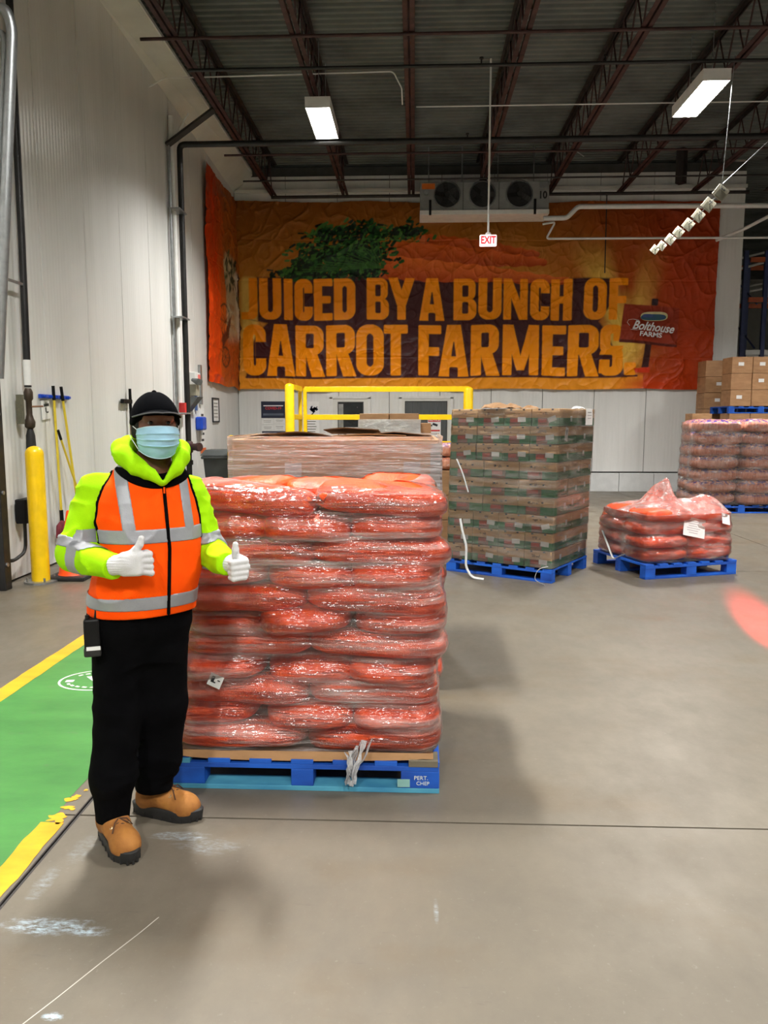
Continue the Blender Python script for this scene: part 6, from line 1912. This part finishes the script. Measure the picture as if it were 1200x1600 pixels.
net_obj('sleeve_tape', sleeve_tape('c', lambda X, Y, Z: armR(X, Y, Z), SR_, ER, 0.70, 0.86, 4), (0.10, -0.04, 1.08), (0.30, 0.17, 1.28), 0.005, SILV, hood, 1)
net_obj('sleeve_tape', sleeve_tape('d', lambda X, Y, Z: armR(X, Y, Z), ER, WR, 0.08, 0.27, 4), (0.12, -0.08, 1.04), (0.30, 0.15, 1.22), 0.005, SILV, hood, 1)

# --- vest
def vest_base(X, Y, Z, g=0.0):
    d = torso(X, Y, Z, 0.006 + g) - 0.011 * (1 - np.abs(vnoise(X * 5 + Z * 2.5, Y * 5, Z * 7 - X * 3, 12))) ** 4
    return d
def armcut(X, Y, Z):
    a = rcone(X, Y, Z, (SL[0] - 0.03, SL[1], SL[2] + 0.02), (EL[0] + 0.02, EL[1], EL[2]), 0.098, 0.085)
    b = rcone(X, Y, Z, (SR_[0] + 0.045, SR_[1], SR_[2] + 0.02), (ER[0] + 0.025, ER[1], ER[2]), 0.085, 0.072)
    # arm holes end below the armpit
    a = np.maximum(a, 1.205 - Z); b = np.maximum(b, 1.205 - Z)
    return np.minimum(a, b)
def neckcut(X, Y, Z):
    return np.maximum(ell(X, Y, Z, (0.022, 0.0, 1.53), (0.115, 0.16, 0.098)), -9)
def front(X, Y):
    return -(X - 0.0) * math.sin(BYAW) + (Y - 0.045) * math.cos(BYAW)      # negative on the chest side
def vest_fn(X, Y, Z):
    d = vest_base(X, Y, Z)
    d = np.maximum(d, 0.926 - Z); d = np.maximum(d, Z - 1.50)
    d = np.maximum(d, -armcut(X, Y, Z)); d = np.maximum(d, -neckcut(X, Y, Z))
    return d
BB = ((-0.27, -0.16, 0.89), (0.22, 0.25, 1.52))
vest = net_obj('vest', vest_fn, *BB, 0.0055, VEST, pers, 2)
def band(reg):
    def fn(X, Y, Z):
        d = vest_base(X, Y, Z, 0.0035)
        d = np.maximum(d, -armcut(X, Y, Z) - 0.001); d = np.maximum(d, -neckcut(X, Y, Z))
        return np.maximum(d, reg(X, Y, Z))
    return fn
def zline(Z): return np.interp(Z, [0.90, 1.18, 1.43], [0.047, 0.060, 0.046])
net_obj('reflective_stripe', band(lambda X, Y, Z: np.abs(Z - 1.230) - 0.026), (-0.27, -0.17, 1.19), (0.22, 0.25, 1.27), 0.004, SILV, vest, 1)
net_obj('reflective_stripe', band(lambda X, Y, Z: np.abs(Z - 0.984 - 0.05 * (X - 0.0) * -0.3) - 0.027), (-0.27, -0.17, 0.93), (0.22, 0.25, 1.01), 0.004, SILV, vest, 1)
net_obj('reflective_stripe', band(lambda X, Y, Z: np.maximum(np.maximum(np.abs(X + 0.070 + (Z - 1.2) * 0.13) - 0.0235, 1.23 - Z), Y - 0.10)), (-0.20, -0.17, 1.17), (0.0, 0.12, 1.52), 0.004, SILV, vest, 1)
net_obj('reflective_stripe', band(lambda X, Y, Z: np.maximum(np.maximum(np.abs(X - 0.140 + (Z - 1.2) * 0.10) - 0.017, 1.23 - Z), Y - 0.12)), (0.06, -0.17, 1.17), (0.20, 0.14, 1.52), 0.004, SILV, vest, 1)
def edge_fn(X, Y, Z):
    d = vest_base(X, Y, Z, 0.004)
    d = np.maximum(d, np.abs(armcut(X, Y, Z) - 0.003) - 0.006)
    return np.maximum(np.maximum(d, 1.20 - Z), -neckcut(X, Y, Z))
net_obj('arm_binding', edge_fn, (-0.27, -0.16, 1.19), (0.0, 0.25, 1.52), 0.0045, BLK, vest, 1)
net_obj('arm_binding', edge_fn, (0.0, -0.16, 1.19), (0.22, 0.25, 1.52), 0.0045, BLK, vest, 1)
def zip_fn(X, Y, Z):
    d = vest_base(X, Y, Z, 0.006)
    return np.maximum(np.maximum(np.maximum(d, np.abs(X - zline(Z)) - 0.0065), Y), np.maximum(0.928 - Z, Z - 1.425))
net_obj('zipper', zip_fn, (0.02, -0.18, 0.90), (0.09, 0.02, 1.44), 0.0035, BLK, vest, 1)
def collar_fn(X, Y, Z):
    nc = ell(X, Y, Z, (0.022, 0.0, 1.53), (0.115, 0.16, 0.098))
    d = vest_base(X, Y, Z, 0.008)
    d = np.maximum(d, np.maximum(nc - 0.042, -nc - 0.012))
    return np.maximum(np.maximum(d, np.maximum(Z - 1.475, 1.395 - Z)), Y - 0.03)
net_obj('collar', collar_fn, (-0.14, -0.17, 1.38), (0.18, 0.06, 1.50), 0.0045, BLK, vest, 1)
MB().box((0.048, -0.112, 1.395), (0.006, 0.005, 0.022)).build('zipper_pull', VEST, vest)

# --- trousers
def trousers_fn(X, Y, Z):
    d = np.maximum(torso(X, Y, Z, -0.004) + 0.25 * np.maximum(0.86 - Z, 0), np.maximum(0.74 - Z, Z - 0.98))
    l = chain(X, Y, Z, [(-0.135, 0.05, 0.86), (-0.150, 0.035, 0.55), (-0.176, 0.03, 0.28), (-0.186, 0.042, 0.105)], [0.100, 0.090, 0.084, 0.066], 0.02)
    r = chain(X, Y, Z, [(0.022, 0.075, 0.86), (0.022, 0.115, 0.52), (0.0, 0.175, 0.28), (-0.034, 0.208, 0.115)], [0.100, 0.092, 0.086, 0.066], 0.02)
    low = np.clip((0.5 - Z) / 0.35, 0, 1)
    fl_ = 0.004 + 0.014 * low
    l = l - fl_ * (1 - np.abs(vnoise(X * 5, Y * 5, Z * 17, 5))) ** 3 + 0.004
    r = r - fl_ * (1 - np.abs(vnoise(X * 5 + 4, Y * 5, Z * 17, 7))) ** 3 + 0.004
    d = smin(d, l, 0.07); d = smin(d, r, 0.07)
    seat = smin(l, r, 0.03)
    hem = np.where(X < -0.09 + 0.0 * Y, np.where(Y < 0.13, 0.098 - Z, 0.125 - Z), 0.125 - Z)
    return np.maximum(np.maximum(d, hem), Z - 0.96)
net_obj('trousers', trousers_fn, (-0.30, -0.14, 0.07), (0.17, 0.32, 0.98), 0.0055, BLK, pers, 2)

# --- boots: local frame, toe toward -y, origin under the foot
TAN = pm('tan_nubuck', srgb(158, 104, 42), 0.8, 0, 0.12, 14, 0.25, 160, col2=srgb(130, 80, 30))
def boot(loc, ang):
    def up(X, Y, Z):
        d = ell(X, Y, Z, (0, -0.098, 0.05), (0.053, 0.064, 0.054))
        d = smin(d, rcone(X, Y, Z, (0, -0.08, 0.055), (0, 0.0, 0.085), 0.048, 0.047), 0.03)
        d = smin(d, rcone(X, Y, Z, (0, 0.0, 0.085), (0, 0.06, 0.10), 0.047, 0.047), 0.03)
        d = smin(d, ell(X, Y, Z, (0, 0.085, 0.062), (0.042, 0.048, 0.06)), 0.03)
        d = smin(d, rcone(X, Y, Z, (0, 0.06, 0.08), (0, 0.068, 0.19), 0.048, 0.052), 0.03)
        return np.maximum(d, np.maximum(0.030 - Z, Z - 0.175))
    # the upper is the boot's own mesh, other pieces hang on it
    b = net_obj('boot', up, (-0.07, -0.18, 0.02), (0.07, 0.15, 0.19), 0.0042, TAN, pers, 2)
    b.location = loc; b.rotation_euler = (0, 0, ang)
    def out(t):
        a = 2 * PI * t
        y_ = -0.012 - 0.155 * math.cos(a)
        w_ = np.interp(y_, [-0.17, -0.13, -0.08, 0.0, 0.06, 0.11, 0.145], [0.03, 0.052, 0.058, 0.046, 0.044, 0.044, 0.028])
        return (float(w_) * math.copysign(abs(math.sin(a)) ** 0.55, math.sin(a)), y_)
    pts = [out(k / 40) for k in range(40)]
    so = MB()
    P_ = []
    for z, g_ in ((0.0, 0.97), (0.006, 1.01), (0.034, 1.04), (0.046, 1.05), (0.050, 1.01)):
        P_.append([(x * g_, -0.012 + (y_ + 0.012) * g_, z + (0.008 * max(0, (-y_ - 0.09) / 0.08) ** 2 if z < 0.02 else 0.004 * max(0, (-y_ - 0.09) / 0.08))) for x, y_ in pts])
    so.grid(P_, closed_u=True)
    so.f.append(tuple(reversed(range(40)))); so.f.append(tuple(range(160, 200))); so.mi += [0, 0]
    sole = so.build('sole', MAT['rubber'], b, smooth=40)
    tr_ = MB()
    for k in range(0, 40, 2):
        x, y_ = pts[k]
        tr_.box((x * 0.98, y_ * 0.99, 0.012), (0.008, 0.008, 0.018))
    tag(tr_.build('tread', MAT['rubber'], b), kind='stuff')
    la = MB()
    def ztop(y_): return 0.055 + (y_ + 0.08) / 0.08 * 0.03 + 0.048
    rows = (-0.070, -0.046, -0.022)
    for k, yv in enumerate(rows):
        z = ztop(yv)
        la.tube([(-0.030, yv, z - 0.008), (-0.012, yv - 0.004, z + 0.002), (0.012, yv + 0.002, z + 0.003), (0.030, yv + 0.004, z - 0.007)], 0.0028, 6)
        if k < 2:
            y2 = rows[k + 1]
            la.tube([(0.030, yv, z - 0.008), (0.004, (yv + y2) / 2, ztop((yv + y2) / 2) + 0.005), (-0.030, y2, ztop(y2) - 0.008)], 0.0028, 6)
    la.tube([(0, -0.03, 0.128), (0.024, -0.05, 0.128), (0.040, -0.066, 0.104), (0.02, -0.055, 0.118), (0, -0.034, 0.128)], 0.0026, 6)
    la.tube([(0, -0.03, 0.128), (-0.024, -0.055, 0.126), (-0.042, -0.075, 0.098)], 0.0026, 6)
    la.build('laces', pm('brown_laces', srgb(70, 42, 22), 0.8), b, smooth=60)
    for s in (-1, 1):
        for k, yv in enumerate(rows):
            c0 = Vector((s * 0.034, yv, ztop(yv) - 0.012))
            nx_ = Vector((s * 0.71, 0, 0.70))
            t1 = Vector((0, 1, 0)); t2 = nx_.cross(t1)
            MB().tube([c0 + nx_ * 0.002 + t1 * (0.0048 * math.cos(q)) + t2 * (0.0048 * math.sin(q)) for q in [2 * PI * i / 10 for i in range(10)]], 0.0020, 5, closed=True).build('eyelet', pm('brass', (0.75, 0.6, 0.35), 0.3, 0.6), b)
    return b
boot((-0.172, 0.008, 0), math.radians(22))
boot((0.012, 0.200, 0), math.radians(58))

# --- gloves
def glove(name, loc, fingers, thumb, palm, wrist, extra=None):
    def fn(X, Y, Z):
        d = palm(X, Y, Z)
        for f_ in fingers: d = smin(d, chain(X, Y, Z, f_[0], f_[1], 0.004), 0.005)
        d = smin(d, chain(X, Y, Z, thumb[0], thumb[1], 0.006), 0.010)
        w_ = rcone(X, Y, Z, wrist[0], wrist[1], wrist[2], wrist[3])
        ax = np.array(wrist[1]) - np.array(wrist[0]); ax = ax / np.linalg.norm(ax)
        t = (X - wrist[0][0]) * ax[0] + (Y - wrist[0][1]) * ax[1] + (Z - wrist[0][2]) * ax[2]
        w_ = w_ + 0.0012 * np.cos(np.arctan2(Z - wrist[0][2], (Y - wrist[0][1]) * ax[0] - (X - wrist[0][0]) * ax[1]) * 22)
        w_ = np.maximum(w_, -t - 0.004)
        return smin(d, w_, 0.012)
    o = net_obj(name, fn, (-0.11, -0.11, -0.08), (0.11, 0.11, 0.13), 0.0028, GLOV, pers, 2)
    o.location = loc
    return o
# picture-left hand: back of the hand to the camera, fingers curled at the right, thumb up
def palmL(X, Y, Z):
    u, v = turn(X, Y, 0, 0, math.radians(-8))
    qx, qy, qz = np.abs(u) - 0.024, np.abs(v) - 0.004, np.abs(Z + 0.002) - 0.026
    return np.sqrt(np.maximum(qx, 0) ** 2 + np.maximum(qy, 0) ** 2 + np.maximum(qz, 0) ** 2) - 0.017
fl_L = []
for k, (z, r_, e) in enumerate(((0.028, 0.0125, 0.0), (0.008, 0.0128, 0.003), (-0.012, 0.0122, 0.002), (-0.031, 0.0112, -0.001))):
    dz = -0.003 * k
    fl_L.append(([(0.034 + e, -0.004, z), (0.060 + e + (0.006 if k == 3 else 0), 0.012, z + dz), (0.052 + e, 0.042, z + dz), (0.022 + e, 0.042, z + dz * 0.6)], [r_, r_, r_ * 0.95, r_ * 0.85]))
thL = ([(-0.012, 0.002, 0.020), (0.016, 0.000, 0.046), (0.030, -0.002, 0.066), (0.036, -0.002, 0.088)], [0.018, 0.014, 0.0125, 0.0105])
glove('glove', (-0.072, -0.205, 1.150), fl_L, thL, palmL, ((-0.066, 0.022, -0.008), (-0.02, 0.004, 0.0), 0.035, 0.034))
# picture-right hand: fist toward the camera, finger backs stacked, thumb up
def palmR(X, Y, Z):
    u, v = turn(X, Y, 0.012, 0.0, math.radians(14))
    qx, qy, qz = np.abs(u) - 0.006, np.abs(v) - 0.024, np.abs(Z + 0.002) - 0.026
    return np.sqrt(np.maximum(qx, 0) ** 2 + np.maximum(qy, 0) ** 2 + np.maximum(qz, 0) ** 2) - 0.017
fl_R = []
for k, (z, r_) in enumerate(((0.027, 0.0122), (0.007, 0.0126), (-0.013, 0.0120), (-0.032, 0.0108))):
    dx = -0.004 * abs(k - 1)
    fl_R.append(([(0.022, -0.028, z), (0.030 + dx, -0.048, z), (-0.018, -0.058, z - 0.002), (-0.028, -0.030, z - 0.003)], [r_, r_, r_, r_ * 0.85]))
thR = ([(0.006, 0.006, 0.022), (-0.006, -0.018, 0.046), (-0.007, -0.028, 0.066), (-0.007, -0.032, 0.088)], [0.018, 0.014, 0.0125, 0.0105])
glove('glove', (0.296, -0.158, 1.110), fl_R, thR, palmR, ((-0.022, 0.066, 0.002), (0.006, 0.02, 0.0), 0.036, 0.034))

# --- cap
def crown_fn(X, Y, Z):
    u, v = turn(X, Y, HC[0], HC[1], HY)
    z = np.clip((Z - 1.628) / 0.126, 0, 1)
    a = 0.0905 * (1 - z ** 2.1) ** (1 / 1.9); b = 0.112 * (1 - z ** 2.1) ** (1 / 1.9)
    a = np.maximum(a, 1e-4); b = np.maximum(b, 1e-4)
    k = (np.abs(u / a) ** 2.15 + np.abs((v - 0.006) / b) ** 2.15) ** (1 / 2.15)
    d = (k - 1) * np.minimum(a, b)
    return np.maximum(d, np.maximum(1.628 + np.maximum(-v - 0.02, 0) * 0.5 - Z, Z - 1.753))
cap = net_obj('cap', crown_fn, (-0.09, -0.12, 1.615), (0.145, 0.18, 1.762), 0.0045, CAPM, pers, 2)
MB().lathe([(0.009, 0), (0.008, 0.004), (0.003, 0.007), (0.0005, 0.0075)], 12).build('button', CAPM, cap, smooth=180, loc=(HC[0], HC[1], 1.750))
bl = MB()
P_ = []
for i in range(17):
    t = -1.25 + 2.5 * i / 16
    row = []
    for j in range(5):
        q = j / 4
        ru, rv = 0.089 + 0.004 * q, 0.098 + 0.072 * q
        uu, vv_ = ru * math.sin(t), 0.006 - rv * math.cos(t)
        zz_ = 1.684 - 0.028 * abs(math.sin(t)) ** 2.2 - 0.012 * q * (1 - abs(math.sin(t)))
        row.append((uu, vv_, zz_))
    P_.append(row)
c_, s_ = math.cos(HY), math.sin(HY)
P_ = [[(HC[0] + u * c_ - v * s_, HC[1] + u * s_ + v * c_, z) for u, v, z in row] for row in P_]
bl.grid(P_)
bo = bl.build('bill', CAPM, cap, smooth=60)
sm = bo.modifiers.new('thick', 'SOLIDIFY'); sm.thickness = 0.005
ed = MB().tube([row[4] for row in P_], 0.0028, 6)
ed.build('bill_edge', pm('grey_piping', (0.10, 0.10, 0.11), 0.7), cap, smooth=60)

# --- face mask
def mpt(a, z, out=0.0):
    """point over the lower face at angle a, height z"""
    w_ = np.interp(z, [1.505, 1.53, 1.56, 1.60, 1.628], [0.070, 0.082, 0.092, 0.094, 0.090])
    nb_ = np.interp(z, [1.505, 1.55, 1.59, 1.628], [0.012, 0.022, 0.028, 0.012])
    r_ = float(w_) + 0.006 + out + float(nb_) * max(0, math.cos(a * 1.5)) ** 2
    u, v = r_ * 0.86 * math.sin(a), -0.006 - r_ * math.cos(a)
    return (HC[0] + u * c_ - v * s_, HC[1] + u * s_ + v * c_, z)
P_ = []
for i in range(41):
    q = i / 40
    row = []
    for j in range(25):
        a = -1.12 + 2.24 * j / 24
        e = abs(a) / 1.12
        ztop = 1.625 - 0.012 * e ** 2
        zbot = 1.507 + 0.030 * e ** 2
        z = zbot + (ztop - zbot) * q
        pl = 0.0
        for pq in (0.30, 0.50, 0.70):
            dq = q - pq - 0.03 * math.cos(a)
            pl += 0.0085 * max(0, 1 - abs(dq - 0.05) / 0.055) * (1 - 0.5 * e) * (1 if dq < 0.05 else 0.25)
        pl += 0.0015 * float(vnoise(a * 6, q * 9, 0, 3))
        row.append(mpt(a, z, pl))
    P_.append(row)
mk = mo = MB().grid(P_).build('face_mask', MASK, pers, smooth=60)
sm = mo.modifiers.new('thick', 'SOLIDIFY'); sm.thickness = 0.0015
for row in (P_[0], P_[-1]):
    MB().tube(row, 0.0018, 5).build('seam', pm('pale_mask_seam', srgb(196, 222, 236), 0.7), mk, smooth=60)
for s in (-1, 1):
    j = 0 if s < 0 else 24
    er = (HC[0] + s * 0.090 * c_ - 0.02 * s_, HC[1] + s * 0.088 * s_ + 0.02 * c_, 1.635)
    er2 = (er[0], er[1], 1.588)
    MB().tube(fillet([P_[40][j], er, er2, P_[2][j]], 0.012), 0.0016, 5).build('ear_loop', MAT['white_ink'], mk, smooth=60)

# --- two-way radio on the belt
wt = thing('two_way_radio', 'black two-way radio clipped to the worker belt', 'radio', (-0.985, 2.82, 0), WA)
def rloc(x, y_, z): return (x, y_, z)
RX, RY = -0.222, -0.062
MB().box((RX, RY, 0.872), (0.056, 0.036, 0.115)).build('case', MAT['black_plastic'], wt, bevel=0.008)
MB().box((RX, RY, 0.806), (0.060, 0.042, 0.034)).build('pouch', MAT['rubber'], wt, bevel=0.006)
MB().box((RX + 0.004, RY - 0.0225, 0.822), (0.048, 0.003, 0.014)).build('label', MAT['white_ink'], wt)
MB().tube([(RX + 0.015, RY, 0.925), (RX + 0.018, RY - 0.004, 0.955), (RX + 0.024, RY - 0.01, 1.03)], [0.008, 0.006, 0.004], 8).build('antenna', MAT['black_plastic'], wt, smooth=60)
MB().cyl((RX - 0.014, RY, 0.925), (RX - 0.014, RY, 0.942), 0.008).build('knob', MAT['black_plastic'], wt)
